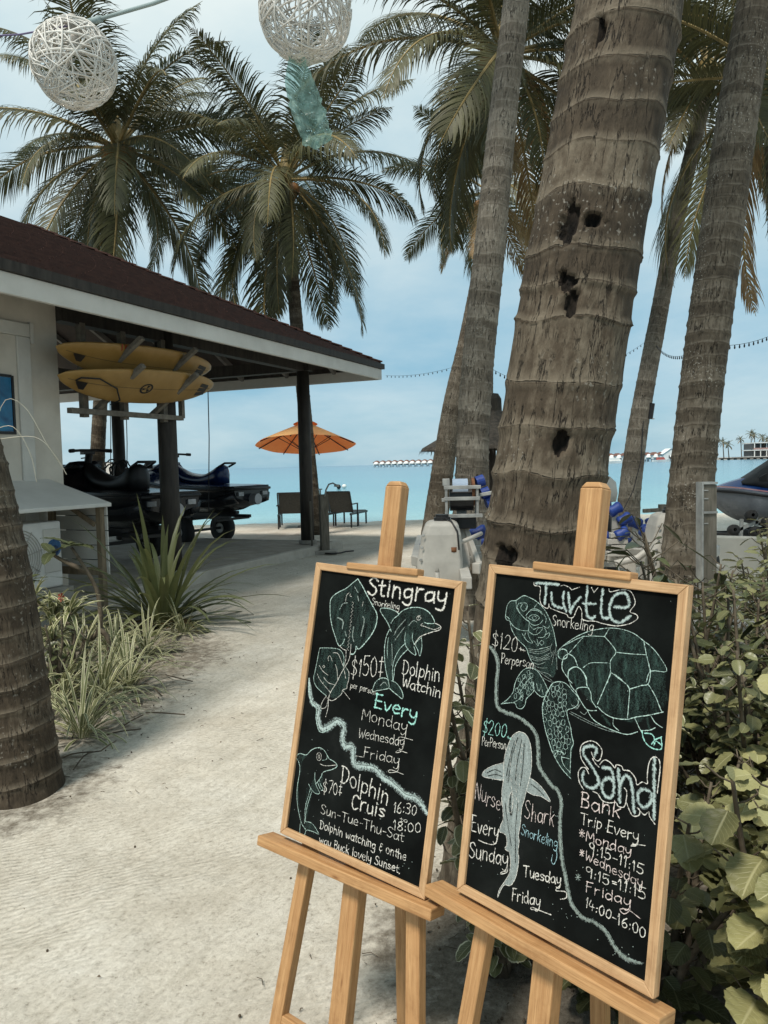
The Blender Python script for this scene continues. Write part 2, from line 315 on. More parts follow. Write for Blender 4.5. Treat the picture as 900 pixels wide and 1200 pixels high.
M_FROND = leafmat('palm_leaflet', (.009, .013, .006), (.082, .086, .034), (.13, .115, .045), trans=.16, rough=.55, lat=0.0)
M_DRY = leafmat('dry_palm_leaflet', (.10, .055, .02), (.30, .19, .075), (.3, .2, .09), trans=.25, rough=.6, lat=0.0)
M_RACHIS = noisy('frond_midrib', (.17, .125, .045), (.32, .23, .09), 6, .6, .1)
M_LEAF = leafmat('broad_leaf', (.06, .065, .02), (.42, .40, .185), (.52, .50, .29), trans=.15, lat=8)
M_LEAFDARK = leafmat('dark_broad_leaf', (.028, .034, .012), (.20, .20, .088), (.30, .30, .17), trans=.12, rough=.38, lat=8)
M_LEAFV = leafmat('variegated_leaf', (.045, .052, .018), (.22, .225, .10), (.38, .37, .24), edge=(.55, .54, .38), trans=.15, lat=8)
M_OLEANDER = leafmat('long_leaf', (.018, .025, .010), (.085, .10, .04), (.20, .22, .11), trans=.12, rough=.35, lat=26)
M_STRAP = leafmat('strap_leaf', (.045, .058, .02), (.15, .165, .065), (.2, .22, .1), trans=.18, rough=.4, lat=0.0)
M_SPIDER = leafmat('striped_leaf', (.05, .066, .018), (.13, .15, .052), (.30, .31, .16), edge=(.66, .63, .43), ew=.39, trans=.18, rough=.45, lat=0.0)
M_STEM = noisy('shrub_stem', (.06, .045, .03), (.14, .115, .08), 30, .8, .3)
M_THATCH = noisy('thatch', (.02, .017, .014), (.07, .06, .048), 14, .95, 1.0, (1, 1, .25), dist=.02)
M_CHAIR = noisy('grey_mesh_fabric', (.05, .05, .045), (.085, .083, .075), 30, .8, .2)
M_CHAIRF = noisy('dark_metal', (.02, .02, .02), (.035, .035, .035), 10, .5, 0)
M_COCO = noisy('coconut_husk', (.16, .07, .02), (.28, .14, .05), 9, .6, .2)
M_OLDPOST = noisy('weathered_post', (.09, .08, .062), (.19, .17, .14), 6, .85, .6, (6, 6, .8))
# ================================================================== GROUND, SEA
def fbm(x, y, sc, oc=4):
    return mnoise.fractal(Vector((x * sc, y * sc, 3.7)), 1.0, 2.0, oc)
def axis(lo, hi, flo, fhi, fine, coarse):
    a = list(np.arange(flo, fhi, fine)); x = flo; st = fine
    left = []
    while x > lo: st = min(st * 1.35, coarse); x -= st; left.append(max(x, lo))
    x = a[-1]; st = fine; right = []
    while x < hi: st = min(st * 1.35, coarse); x += st; right.append(min(x, hi))
    return left[::-1] + a + right
SOIL = [(-2.15, 6.0, 1.15, .9), (-1.95, 4.7, .75, .8), (-1.75, 3.6, .55, .75), (-2.9, 7.4, 1.0, .9), (.35, 2.3, .55, 1.0), (.95, 2.0, 1.0, 1.0), (1.6, 2.8, 1.3, 1.0), (.75, 1.5, .5, 1.0)]
xs = axis(-160, 160, -3.4, 1.9, .035, 8); ys = axis(-6, 20.6, 1.3, 8.2, .035, .9)
ys = ys + [21.5, 23.5, 27, 32]
FOOT = {}; Rn = random.Random(12)
for k in range(300):
    fx = Rn.uniform(-2.6, .7); fy = Rn.uniform(1.3, 8.0); a = R(Rn.gauss(100, 28)); f_ = (fx, fy, math.cos(a), math.sin(a), Rn.uniform(.10, .15), Rn.uniform(.045, .075), Rn.uniform(.002, .0075))
    for i in range(-1, 2):
        for j in range(-1, 2): FOOT.setdefault((int(fx * 2) + i, int(fy * 2) + j), []).append(f_)
g = MB(); g.col = []
for y in ys:
    for x in xs:
        z = .028 * fbm(x, y, .55) + .012 * fbm(x + 9, y, 2.2) if abs(x) < 30 else 0
        if -3.6 < x < 2.1 and 1.0 < y < 8.5: z += .0055 * fbm(x, y + 5, 9, 4)
        if -3.2 < x < 1.4 and 1.2 < y < 8.3:
            for (fx, fy, ca, sa_, fl, fw, dp) in FOOT.get((int(x * 2), int(y * 2)), ()):
                u_ = ((x - fx) * ca + (y - fy) * sa_) / fl; w_ = (-(x - fx) * sa_ + (y - fy) * ca) / fw; r2 = u_ * u_ + w_ * w_
                if r2 < 4: z += dp * (-math.exp(-r2 * 1.6) + .55 * math.exp(-(math.sqrt(r2) - 1.25) ** 2 * 9))
        s = 0
        for (cx, cy, rr, st) in SOIL:
            d_ = math.hypot(x - cx, (y - cy) * .8) / rr
            if d_ < 1.5: s = max(s, st * .8 * max(0, min(1, (1.05 - d_) * 2.0)))
        if y > 20.6: z -= (y - 20.6) * .11
        g.v.append((x, y, z)); g.col.append((s, 0, 0, 1))
nx = len(xs)
for j in range(len(ys) - 1):
    for i in range(nx - 1):
        a = j * nx + i; g.face((a, a + 1, a + nx + 1, a + nx))
m, t, b = pmat('coral_sand', .95, .15); K = t.links.new
tc = N(t, 'ShaderNodeTexCoord'); at = N(t, 'ShaderNodeAttribute', attribute_name='tr'); sa = N(t, 'ShaderNodeSeparateColor'); K(at.outputs['Color'], sa.inputs[0])
geo = N(t, 'ShaderNodeNewGeometry')
nA = N(t, 'ShaderNodeTexNoise', i_Scale=1.6, i_Detail=8.0, i_Roughness=.62); K(geo.outputs['Position'], nA.inputs['Vector'])
nB = N(t, 'ShaderNodeTexNoise', i_Scale=48.0, i_Detail=8.0, i_Roughness=.85); K(geo.outputs['Position'], nB.inputs['Vector'])
nC = N(t, 'ShaderNodeTexNoise', i_Scale=14.0, i_Detail=6.0, i_Roughness=.65); K(geo.outputs['Position'], nC.inputs['Vector'])
rA = ramp(t, [(.3, (.49, .45, .38)), (.5, (.565, .53, .46)), (.68, (.64, .61, .545))]); K(nA.outputs[0], rA.inputs[0])
rB = ramp(t, [(.33, (.40, .38, .35)), (.45, (.88, .87, .86)), (.55, (1.0, 1.0, 1.0)), (.68, (1.15, 1.15, 1.14))]); K(nB.outputs[0], rB.inputs[0])
mm = N(t, 'ShaderNodeMixRGB', blend_type='MULTIPLY', i_Fac=1.0); K(rA.outputs[0], mm.inputs[1]); K(rB.outputs[0], mm.inputs[2])
rC = ramp(t, [(.3, (.90, .89, .87)), (.6, (1.03, 1.03, 1.03))]); K(nC.outputs[0], rC.inputs[0])
mps = N(t, 'ShaderNodeMapping'); mps.inputs['Rotation'].default_value = (0, 0, R(-66)); K(geo.outputs['Position'], mps.inputs[0])
mps2 = N(t, 'ShaderNodeMapping'); mps2.inputs['Scale'].default_value = (1.3, 22, 1); K(mps.outputs[0], mps2.inputs[0])
nS = N(t, 'ShaderNodeTexNoise', i_Scale=1.0, i_Detail=7.0, i_Roughness=.7, i_Distortion=.6); K(mps2.outputs[0], nS.inputs['Vector'])
rS = ramp(t, [(.32, (.82, .81, .79)), (.52, (1, 1, 1)), (.7, (1.06, 1.06, 1.06))]); K(nS.outputs[0], rS.inputs[0])
ms_ = N(t, 'ShaderNodeMixRGB', blend_type='MULTIPLY', i_Fac=.75); K(mm.outputs[0], ms_.inputs[1]); K(rS.outputs[0], ms_.inputs[2]); mm = ms_
m2 = N(t, 'ShaderNodeMixRGB', blend_type='MULTIPLY', i_Fac=.8); K(mm.outputs[0], m2.inputs[1]); K(rC.outputs[0], m2.inputs[2])
so1 = N(t, 'ShaderNodeMath', operation='MULTIPLY_ADD', i_1=1.5, i_2=-.75); K(nC.outputs[0], so1.inputs[0])
so2 = N(t, 'ShaderNodeMath', operation='ADD'); K(so1.outputs[0], so2.inputs[0]); K(sa.outputs[0], so2.inputs[1])
sor = ramp(t, [(.32, 0.0), (.75, 1.0)]); K(so2.outputs[0], sor.inputs[0])
sm_ = N(t, 'ShaderNodeMath', operation='MULTIPLY'); K(sor.outputs[0], sm_.inputs[0]); srr = ramp(t, [(.05, 0.0), (.3, 1.0)]); K(sa.outputs[0], srr.inputs[0]); K(srr.outputs[0], sm_.inputs[1])
soilc = ramp(t, [(.35, (.10, .085, .065)), (.65, (.26, .23, .185))]); K(nB.outputs[0], soilc.inputs[0])
m3 = N(t, 'ShaderNodeMixRGB'); K(sm_.outputs[0], m3.inputs[0]); K(m2.outputs[0], m3.inputs[1]); K(soilc.outputs[0], m3.inputs[2]); K(m3.outputs[0], b.inputs['Base Color'])
# rake grooves, turning here and there
mpw = N(t, 'ShaderNodeMapping'); mpw.inputs['Rotation'].default_value = (0, 0, R(62)); K(geo.outputs['Position'], mpw.inputs[0])
wv = N(t, 'ShaderNodeTexWave', i_Scale=11.0, i_Distortion=7.0, i_Detail=5.0); wv.inputs['Detail Scale'].default_value = .9; K(mpw.outputs[0], wv.inputs['Vector'])
wm = ramp(t, [(.45, 0.0), (.60, 1.0)]); nW = N(t, 'ShaderNodeTexNoise', i_Scale=.9, i_Detail=2.0); K(geo.outputs['Position'], nW.inputs['Vector']); K(nW.outputs[0], wm.inputs[0])
ww = N(t, 'ShaderNodeMath', operation='MULTIPLY'); K(wv.outputs[0], ww.inputs[0]); K(wm.outputs[0], ww.inputs[1])
h1 = N(t, 'ShaderNodeMath', operation='MULTIPLY_ADD', i_1=.36); K(ww.outputs[0], h1.inputs[0]); K(nC.outputs[0], h1.inputs[2])
h15 = N(t, 'ShaderNodeMath', operation='MULTIPLY_ADD', i_1=.7); K(nS.outputs[0], h15.inputs[0]); K(h1.outputs[0], h15.inputs[2])
h2 = N(t, 'ShaderNodeMath', operation='MULTIPLY_ADD', i_1=.55); K(nB.outputs[0], h2.inputs[0]); K(h15.outputs[0], h2.inputs[2])
bp = N(t, 'ShaderNodeBump', i_Strength=.85, i_Distance=.014); K(h2.outputs[0], bp.inputs['Height']); K(bp.outputs[0], b.inputs['Normal'])
tag(g.build('sand_ground', m, smooth=True), kind='structure')

m, t, b = pmat('lagoon_water', .16, .22); K = t.links.new
geo = N(t, 'ShaderNodeNewGeometry'); sp = N(t, 'ShaderNodeSeparateXYZ'); K(geo.outputs['Position'], sp.inputs[0])
lg = N(t, 'ShaderNodeMath', operation='LOGARITHM', i_1=10.0); K(sp.outputs[1], lg.inputs[0])
mr = N(t, 'ShaderNodeMapRange', i_1=1.3, i_2=3.3); K(lg.outputs[0], mr.inputs[0])
mpn = N(t, 'ShaderNodeMapping'); mpn.inputs['Scale'].default_value = (.006, .03, 1); K(geo.outputs['Position'], mpn.inputs[0])
nz = N(t, 'ShaderNodeTexNoise', i_Scale=1.0, i_Detail=5.0); K(mpn.outputs[0], nz.inputs['Vector'])
ad = N(t, 'ShaderNodeMath', operation='MULTIPLY_ADD', i_1=.3, i_2=-.15); K(nz.outputs[0], ad.inputs[0]); ad2 = N(t, 'ShaderNodeMath', operation='ADD'); K(ad.outputs[0], ad2.inputs[0]); K(mr.outputs[0], ad2.inputs[1])
r = ramp(t, [(0.0, (.26, .45, .45)), (.10, (.155, .35, .39)), (.28, (.10, .265, .335)), (.55, (.075, .205, .285)), (.8, (.06, .175, .265)), (1.0, (.05, .14, .23))]); K(ad2.outputs[0], r.inputs[0]); K(r.outputs[0], b.inputs['Base Color'])
mpb = N(t, 'ShaderNodeMapping'); mpb.inputs['Scale'].default_value = (.7, 1.6, 1); K(geo.outputs['Position'], mpb.inputs[0])
nb = N(t, 'ShaderNodeTexNoise', i_Scale=1.3, i_Detail=5.0, i_Roughness=.6); K(mpb.outputs[0], nb.inputs['Vector'])
bp = N(t, 'ShaderNodeBump', i_Strength=.5, i_Distance=.10); K(nb.outputs[0], bp.inputs['Height']); K(bp.outputs[0], b.inputs['Normal'])
s = MB(); s.poly([(-6000, 20, -.26), (6000, 20, -.26), (6000, 9000, -.26), (-6000, 9000, -.26)])
tag(s.build('sea', m), kind='structure')

# ================================================================== BOAT HOUSE
C0 = Vector((0, 14, 0)); U = Vector((.398, .917, 0)).normalized(); V = Vector((-U.y, U.x, 0))
def bh(u, v, z): return C0 + U * u + V * v + Vector((0, 0, z))
ROT_UV = Matrix((U, V, Vector((0, 0, 1)))).transposed()
def ubox(mb, u0, u1, v0, v1, z0, z1, m=0):
    return mb.hexa([bh(u0, v0, z0), bh(u1, v0, z0), bh(u1, v1, z0), bh(u0, v1, z0), bh(u0, v0, z1), bh(u1, v0, z1), bh(u1, v1, z1), bh(u0, v1, z1)], m)
sl_ = MB()
top = [bh(-14, .78, .13), bh(-.55, .78, .13), bh(-.55, 8, .13), bh(-14, 8, .13)]; bot = [p.copy() for p in top]
for p in bot: p.z = -.2
sl_.hexa(bot + top)
tag(sl_.build('boathouse_floor_slab', noisy('worn_floor_concrete', (.24, .215, .175), (.36, .33, .28), 4, .9, .5, bscale=50), bevel=.02), kind='structure')
rp = MB()
rp.hexa([bh(-9, .62, -.15), bh(-.40, .62, -.15), bh(-.40, .777, -.15), bh(-9, .777, -.15), bh(-9, .66, .145), bh(-.40, .66, .145), bh(-.40, .777, .145), bh(-9, .777, .145)])
rp.hexa([bh(-.547, .779, -.15), bh(-.40, .779, -.15), bh(-.40, 8, -.15), bh(-.547, 8, -.15), bh(-.547, .779, .145), bh(-.42, .779, .145), bh(-.42, 8, .145), bh(-.547, 8, .145)])
tag(rp.build('slab_kerb', noisy('pale_kerb_concrete', (.36, .33, .285), (.48, .45, .40), 4, .9, .4, bscale=50), bevel=.015), kind='structure')

house = thing('boathouse', 'white plastered boathouse with brown shingled hip roof and open timber bay', 'boathouse', bh(-6.4, 1.1, .14))
wl = MB()
ubox(wl, -12.5, -6.4, 1.10, 1.28, .14, 3.72); ubox(wl, -6.58, -6.401, 1.281, 7.5, .14, 3.6)
wl.build('wall', MW_PLASTER, house, world=True)
# roof
EZ, PITCH, OV = 3.29, .478, 0.0
rf = MB()
def slope_pt(u, v, lift=0): return bh(u, v, EZ + min(v, 8 - v) * PITCH + lift)
NC = 26; Rn = random.Random(5)
for k in range(NC):
    v0 = 4.0 * k / NC; v1 = 4.0 * (k + 1) / NC + .012
    z0 = EZ + v0 * PITCH + .056; z1 = EZ + v1 * PITCH + .006
    ul, ur = -13.9, -v0
    n = 46
    for j in range(n):
        a = ul + (ur - ul) * j / n; e = ul + (ur - ul) * (j + 1) / n - .006
        d0 = Rn.uniform(-.002, .003); zz = Rn.uniform(-.0015, .003)
        rf.hexa([bh(a, v0 - .01 + d0, z0 - .026), bh(e, v0 - .01 + d0, z0 - .026), bh(min(e, -v1 + .02) if j == n - 1 else e, v1, z1 - .012), bh(a, v1, z1 - .012), bh(a, v0 - .01 + d0, z0 + zz), bh(e, v0 - .01 + d0, z0 + zz), bh(min(e, -v1 + .02) if j == n - 1 else e, v1, z1), bh(a, v1, z1)])
rf.poly([bh(0, 0, EZ), bh(0, 8, EZ), bh(-4, 4, EZ + 4 * PITCH)]); rf.poly([bh(0, 8, EZ), bh(-14, 8, EZ), bh(-14, 4, EZ + 4 * PITCH), bh(-4, 4, EZ + 4 * PITCH)])
# hip cap
for k in range(30):
    a = 4.0 * k / 30; e = 4.0 * (k + 1) / 30 + .03
    rf.bar(bh(-a, a, EZ + a * PITCH + .055), bh(-e, e, EZ + e * PITCH + .035), .20, .02)
roof = rf.build('roof', M_SHINGLE, house, world=True)
ce = MB(); h_ = .03
for q in ([bh(0, 0, EZ - h_), bh(-14, 0, EZ - h_), bh(-14, 4, EZ + 4 * PITCH - h_), bh(-4, 4, EZ + 4 * PITCH - h_)], [bh(0, 0, EZ - h_), bh(-4, 4, EZ + 4 * PITCH - h_), bh(0, 8, EZ - h_)], [bh(0, 8, EZ - h_), bh(-4, 4, EZ + 4 * PITCH - h_), bh(-14, 4, EZ + 4 * PITCH - h_), bh(-14, 8, EZ - h_)]):
    ce.poly(q)
ce.build('ceiling_boards', M_CEIL, house, world=True)
fa = MB(); ubox(fa, -14, .0, -.02, .03, 3.03, 3.215); ubox(fa, -.03, .02, .031, 8, 3.03, 3.215)
fa.build('fascia', MW_FASCIA, house, world=True, bevel=.006)
dr = MB(); ubox(dr, -14, .05, -.06, .06, 3.218, EZ + .02); ubox(dr, -.06, .06, .062, 8, 3.218, EZ + .02)
dr.build('eave_board', M_DARKWOOD, house, world=True)
for (u, v, r_) in ((-.9, 1.1, .115), (-4.6, 1.1, .125), (-.9, 5.3, .12), (-5.0, 6.6, .12)):
    c = MB(); ztop = EZ + min(v, -u if u > -4 else 9) * PITCH - .06
    c.tube([bh(u, v, .14), bh(u, v, 1.2), bh(u, v, ztop)], [r_ * 1.04, r_, r_ * .94], 20)
    c.build('pillar', M_DARKWOOD, house, smooth=True, world=True)
    if (u, v) == (-.9, 1.1):
        k = MB(); k.cyl(bh(u, v, .17), r_ * 1.35, .06, 20); k.build('pillar_shoe', M_CONC, house, world=True)
bm_ = MB(); ubox(bm_, -6.4, -.95, 1.02, 1.18, 3.16, 3.36); bm_.build('beam', M_DARKWOOD, house, world=True)
bm_ = MB(); ubox(bm_, -1.0, -.82, .93, 7, 3.165, 3.365); bm_.build('beam', M_DARKWOOD, house, world=True)
bm_ = MB(); ubox(bm_, -6.4, -1, 5.2, 5.38, 3.16, 3.36); bm_.build('beam', M_DARKWOOD, house, world=True)
for k in range(9):
    u = -6.1 + k * .68; vt = min(3.8, -u - .1)
    if vt < .4: continue
    c = MB(); c.bar(bh(u, .06, EZ - .07), bh(u, vt, EZ + vt * PITCH - .07), .06, .10, side=U); c.build('rafter', M_RAFTER, house, world=True)
for k in range(6):
    v = .9 + k * 1.0; ut = min(3.6, min(v, 8 - v) - .1)
    c = MB(); c.bar(bh(-.06, v, EZ - .07), bh(-ut, v, EZ + ut * PITCH - .07), .06, .10, side=V); c.build('rafter', M_RAFTER, house, world=True)
hp = MB(); hp.bar(bh(-.1, .1, EZ - .08), bh(-3.9, 3.9, EZ + 3.9 * PITCH - .08), .08, .14); hp.build('hip_rafter', M_RAFTER, house, world=True)
# door with framed blue poster
fr = MB()
ubox(fr, -6.97, -6.80, 1.055, 1.099, .14, 2.92); ubox(fr, -9.4, -6.801, 1.052, 1.0985, 2.922, 3.06); ubox(fr, -6.79, -6.74, 1.06, 1.099, 2.86, 3.08)
fr.build('door_frame', M_TRIM, house, world=True, bevel=.008)
dp = MB(); ubox(dp, -9.2, -6.972, 1.075, 1.0985, .2, 2.918)
dpo = dp.build('door', MW_PLASTER, house, world=True)
m, t, b = pmat('blue_poster_print', .25, .5); K = t.links.new
tc = N(t, 'ShaderNodeTexCoord'); n = N(t, 'ShaderNodeTexNoise', i_Scale=3.0, i_Detail=5.0, i_Distortion=1.5); K(tc.outputs['Object'], n.inputs['Vector'])
r = ramp(t, [(.3, (.008, .05, .13)), (.55, (.015, .15, .30)), (.75, (.05, .32, .45))]); K(n.outputs[0], r.inputs[0]); K(r.outputs[0], b.inputs['Base Color'])
dp = MB(); ubox(dp, -7.9, -7.06, 1.066, 1.074, 1.93, 2.48); dp.build('poster', m, dpo, world=False) if False else None
po = dp.build('poster', m, house, world=True)
pf = MB(); ubox(pf, -7.055, -7.03, 1.058, 1.0745, 1.90, 2.50); ubox(pf, -7.95, -7.056, 1.058, 1.0745, 1.90, 1.927); ubox(pf, -7.95, -7.056, 1.058, 1.0745, 2.483, 2.508)
pf.build('poster_frame', M_BLACK, house, world=True)

# surfboard rack: hangs between the wall end and the second pillar
rack = thing('surfboard_rack', 'pale timber rack of sloping arms between boathouse wall and pillar', 'board rack', bh(-5.5, 1.0, 2.2))
M_RACK = noisy('rack_timber', (.12, .105, .085), (.22, .195, .16), 4, .8, .4, (3, 3, 3))
c = MB(); ubox(c, -6.39, -4.45, .94, 1.01, 2.15, 2.21); c.build('beam', M_RACK, rack, world=True)
for u in (-6.1, -5.45, -4.72):
    c = MB(); ubox(c, u - .04, u + .04, 1.012, 1.08, 2.12, 3.18); c.build('post', M_RACK, rack, world=True)
c = MB(); c.bar(bh(-4.45, .97, 2.18), bh(-4.45, .97, 2.5), .06, .06, side=U); c.build('post', M_RACK, rack, world=True)
for zb in (2.24, 2.545):
    for u in (-5.95, -4.98):
        c = MB(); c.bar(bh(u, 1.06, zb - .06), bh(u, .30, zb + .43), .07, .055, side=U); c.build('arm', M_RACK, rack, world=True, bevel=.01)
def surfboard(uc, vc, zc, rise, label, tailmark):
    # local: x along the board (nose at -x), z out of the deck; the underside looks out of the bay
    Lb, Wb = 2.62, .53
    th = R(45)
    root = thing('surfboard', label, 'surfboard', bh(uc, vc, zc))
    ax = (U * math.cos(rise) + Vector((0, 0, math.sin(rise)))).normalized()
    nd = (V * math.sin(th) + Vector((0, 0, math.cos(th)))); ny = nd.cross(ax).normalized(); nd = ax.cross(ny).normalized()
    root.rotation_euler = Matrix((ax, ny, nd)).transposed().to_euler()
    secs = []
    for k in range(41):
        s = k / 40; x = (s - .5) * Lb
        w_ = Wb / 2 * (max(0, 1 - abs(2 * s - 1) ** 2.3)) ** .62 * (1 - .10 * (1 - s)) + .004
        zr = .10 * (abs(2 * s - 1)) ** 3 * (1.2 if s < .5 else .6)
        tk = .036 * (max(0, 1 - abs(2 * s - 1) ** 4)) ** .6 + .003
        secs.append([(x, w_ * math.cos(a) * (1 if abs(math.sin(a)) < .9 else 1), zr + tk * math.copysign(abs(math.sin(a)) ** .7, math.sin(a))) for a in [2 * math.pi * i / 28 for i in range(28)]])
    b_ = MB(); b_.loft(secs); b_.build('board_body', M_BOARD, root, smooth=True)
    st = MB()
    for k in range(20):
        x0 = (-.46 + .92 * k / 20) * Lb; x1 = (-.46 + .92 * (k + 1) / 20) * Lb
        f = lambda x: .10 * (abs(2 * x / Lb)) ** 3 * (1.2 if x < 0 else .6) - .036 * (max(0, 1 - abs(2 * x / Lb) ** 4)) ** .6 - .0045
        st.poly([(x0, -.004, f(x0)), (x0, .004, f(x0)), (x1, .004, f(x1)), (x1, -.004, f(x1))])
    st.build('stringer_line', M_BOARDLINE, root)
    f = lambda x: .10 * (abs(2 * x / Lb)) ** 3 * (1.2 if x < 0 else .6) - .036 * (max(0, 1 - abs(2 * x / Lb) ** 4)) ** .6 - .006
    mk = MB()      # black wing marks by the round tail
    for dy in (-.075, 0.0, .075):
        mk.poly([(.90, -.03 + dy, f(.90)), (.90, .025 + dy, f(.90)), (1.12, .05 + dy * .7, f(1.12)), (1.10, -.01 + dy * .7, f(1.10))])
    mk.build('emblem', M_BLACK, root)
    if tailmark:
        e = MB()
        for k in range(20):
            a0, a1 = 2 * math.pi * k / 20, 2 * math.pi * (k + 1) / 20
            for (ra, rb) in ((.055, .075),):
                e.poly([(.0 + math.cos(a0) * ra * 1.4 - .1, math.sin(a0) * ra, f(0)), (-.1 + math.cos(a0) * rb * 1.4, math.sin(a0) * rb, f(0)), (-.1 + math.cos(a1) * rb * 1.4, math.sin(a1) * rb, f(0)), (-.1 + math.cos(a1) * ra * 1.4, math.sin(a1) * ra, f(0))])
        for k in range(3):
            a = k * 2.1 + .4; e.poly([(-.1, 0, f(0) - .0003), (-.1 + .07 * math.cos(a), .05 * math.sin(a), f(0) - .0003), (-.1 + .07 * math.cos(a + .8), .05 * math.sin(a + .8), f(0) - .0003)])
        e.build('emblem', M_BLACK, root)
    else:
        e = MB()
        for x in (-.62, -.57):
            e.poly([(x, -.24, f(x) + .012), (x + .02, -.24, f(x) + .012), (x + .20, .10, f(x + .1)), (x + .18, .10, f(x + .1))])
        e.build('stripe', noisy('red_stripe', (.25, .04, .02), (.32, .06, .03), 8), root)
    l_ = MB(); l_.tube([(-1.12, .0, f(-1.12)), (-1.10, -.06, f(-1.1) - .02), (-.9, -.10, f(-.9) - .03), (-.6, .0, f(-.6) - .03), (-.45, .16, f(-.45) - .03), (-.5, .26, f(-.5) - .0)], .009, 6)
    if tailmark: l_.build('leash', M_RUBBER, root, smooth=True)
    fn = MB(); fn.hexa([(-1.13, -.006, f(-1.1) - .01), (-.98, -.006, f(-1.) - .01), (-.98, .006, f(-1.) - .01), (-1.13, .006, f(-1.1) - .01), (-1.19, -.003, f(-1.1) - .13), (-1.13, -.003, f(-1.1) - .14), (-1.13, .003, f(-1.1) - .14), (-1.19, .003, f(-1.1) - .13)])
    fn.build('fin', M_BLACK, root)
    return root
M_BOARD = noisy('yellowed_foam_board', (.28, .16, .042), (.37, .22, .07), 3, .35, .05)
M_BOARDLINE = noisy('board_seam', (.12, .08, .03), (.16, .11, .05), 5, .6, 0)
surfboard(-5.45, .66, 2.76, R(1.5), 'upper yellow surfboard with a red stripe resting on the boathouse rack', False)
surfboard(-5.52, .58, 2.485, R(3.0), 'lower yellow surfboard with round emblem and dangling leash on the rack', True)

# lean-to cover over the air conditioners
box_ = thing('plant_cover', 'white lean-to cover with slatted wooden end against the boathouse wall', 'equipment cover', bh(-6.7, .7, .1))
c = MB(); c.hexa([bh(-10, .24, 1.13), bh(-6.60, .24, 1.13), bh(-6.60, 1.095, 1.39), bh(-10, 1.095, 1.39), bh(-10, .24, 1.17), bh(-6.60, .24, 1.17), bh(-6.60, 1.095, 1.43), bh(-10, 1.095, 1.43)]); c.build('cover_sheet', MW_FASCIA, box_, world=True, bevel=.008)
M_TANWOOD = noisy('tan_batten', (.16, .12, .075), (.27, .21, .14), 6, .8, .3, (3, 3, .6))
for (u, v, zt) in ((-6.68, .33, 1.125), (-6.68, 1.0, 1.33)):
    c = MB(); ubox(c, u - .03, u + .03, v - .03, v + .03, .08, zt); c.build('post', M_TANWOOD, box_, world=True)
c = MB(); ubox(c, -6.735, -6.712, .30, 1.03, .42, .50); c.build('rail', M_TANWOOD, box_, world=True)
c = MB(); c.bar(bh(-6.73, .36, .95), bh(-6.73, .95, 1.28), .05, .02, side=V); c.build('brace', M_TANWOOD, box_, world=True)
for k in range(5):
    z0 = .42 + k * .155
    c = MB(); ubox(c, -6.648, -6.632, .27, 1.05, z0, z0 + .145); c.build('slat', M_TRIM, box_, world=True)
c = MB(); ubox(c, -10, -7.05, .36, 1.0, -.05, .36); tag(c.build('concrete_plinth', M_CONC), 'pale concrete plinth under the air conditioner beside the palm', 'plinth')
ac = thing('air_conditioner', 'white outdoor air conditioner with round blue badge under the lean-to cover', 'air conditioner', bh(-7.55, .62, .362))
c = MB(); ubox(c, -8.0, -7.10, .44, .80, .365, 1.02); c.build('casing', M_WHITEPL, ac, world=True, bevel=.02)
gl = MB()
gc = bh(-7.62, .432, .70)
for k in range(9):
    rr_ = .04 + k * .028
    gl.tube([gc + U * (rr_ * math.cos(a)) + Vector((0, 0, rr_ * math.sin(a))) for a in [2 * math.pi * i / 36 for i in range(36)]], .004, 5, closed=True)
for k in range(8):
    a = k * math.pi / 4 + .2; gl.tube([gc + U * (.03 * math.cos(a)) + Vector((0, 0, .03 * math.sin(a))), gc + U * (.28 * math.cos(a)) + Vector((0, 0, .28 * math.sin(a)))], .004, 5)
gl.build('fan_grille', M_GREY, ac, world=True, smooth=True)
bd_ = MB(); bd_.cyl(bh(-7.21, .426, .76), .085, .008, 32, axis=tuple(V)); bd_.build('badge', noisy('blue_badge', (.01, .05, .15), (.03, .16, .32), 8, .3, 0), ac, world=True)
bl = MB(); bl.cyl(bh(-7.21, .4205, .735), .05, .003, 24, axis=tuple(V)); bl.build('badge', noisy('blue_badge_dark', (.005, .02, .07), (.01, .05, .12), 8, .3, 0), ac, world=True)
cp = MB(); ubox(cp, -7.33, -7.12, .430, .439, .52, .95); cp.build('side_panel', M_TRIM, ac, world=True, bevel=.006)
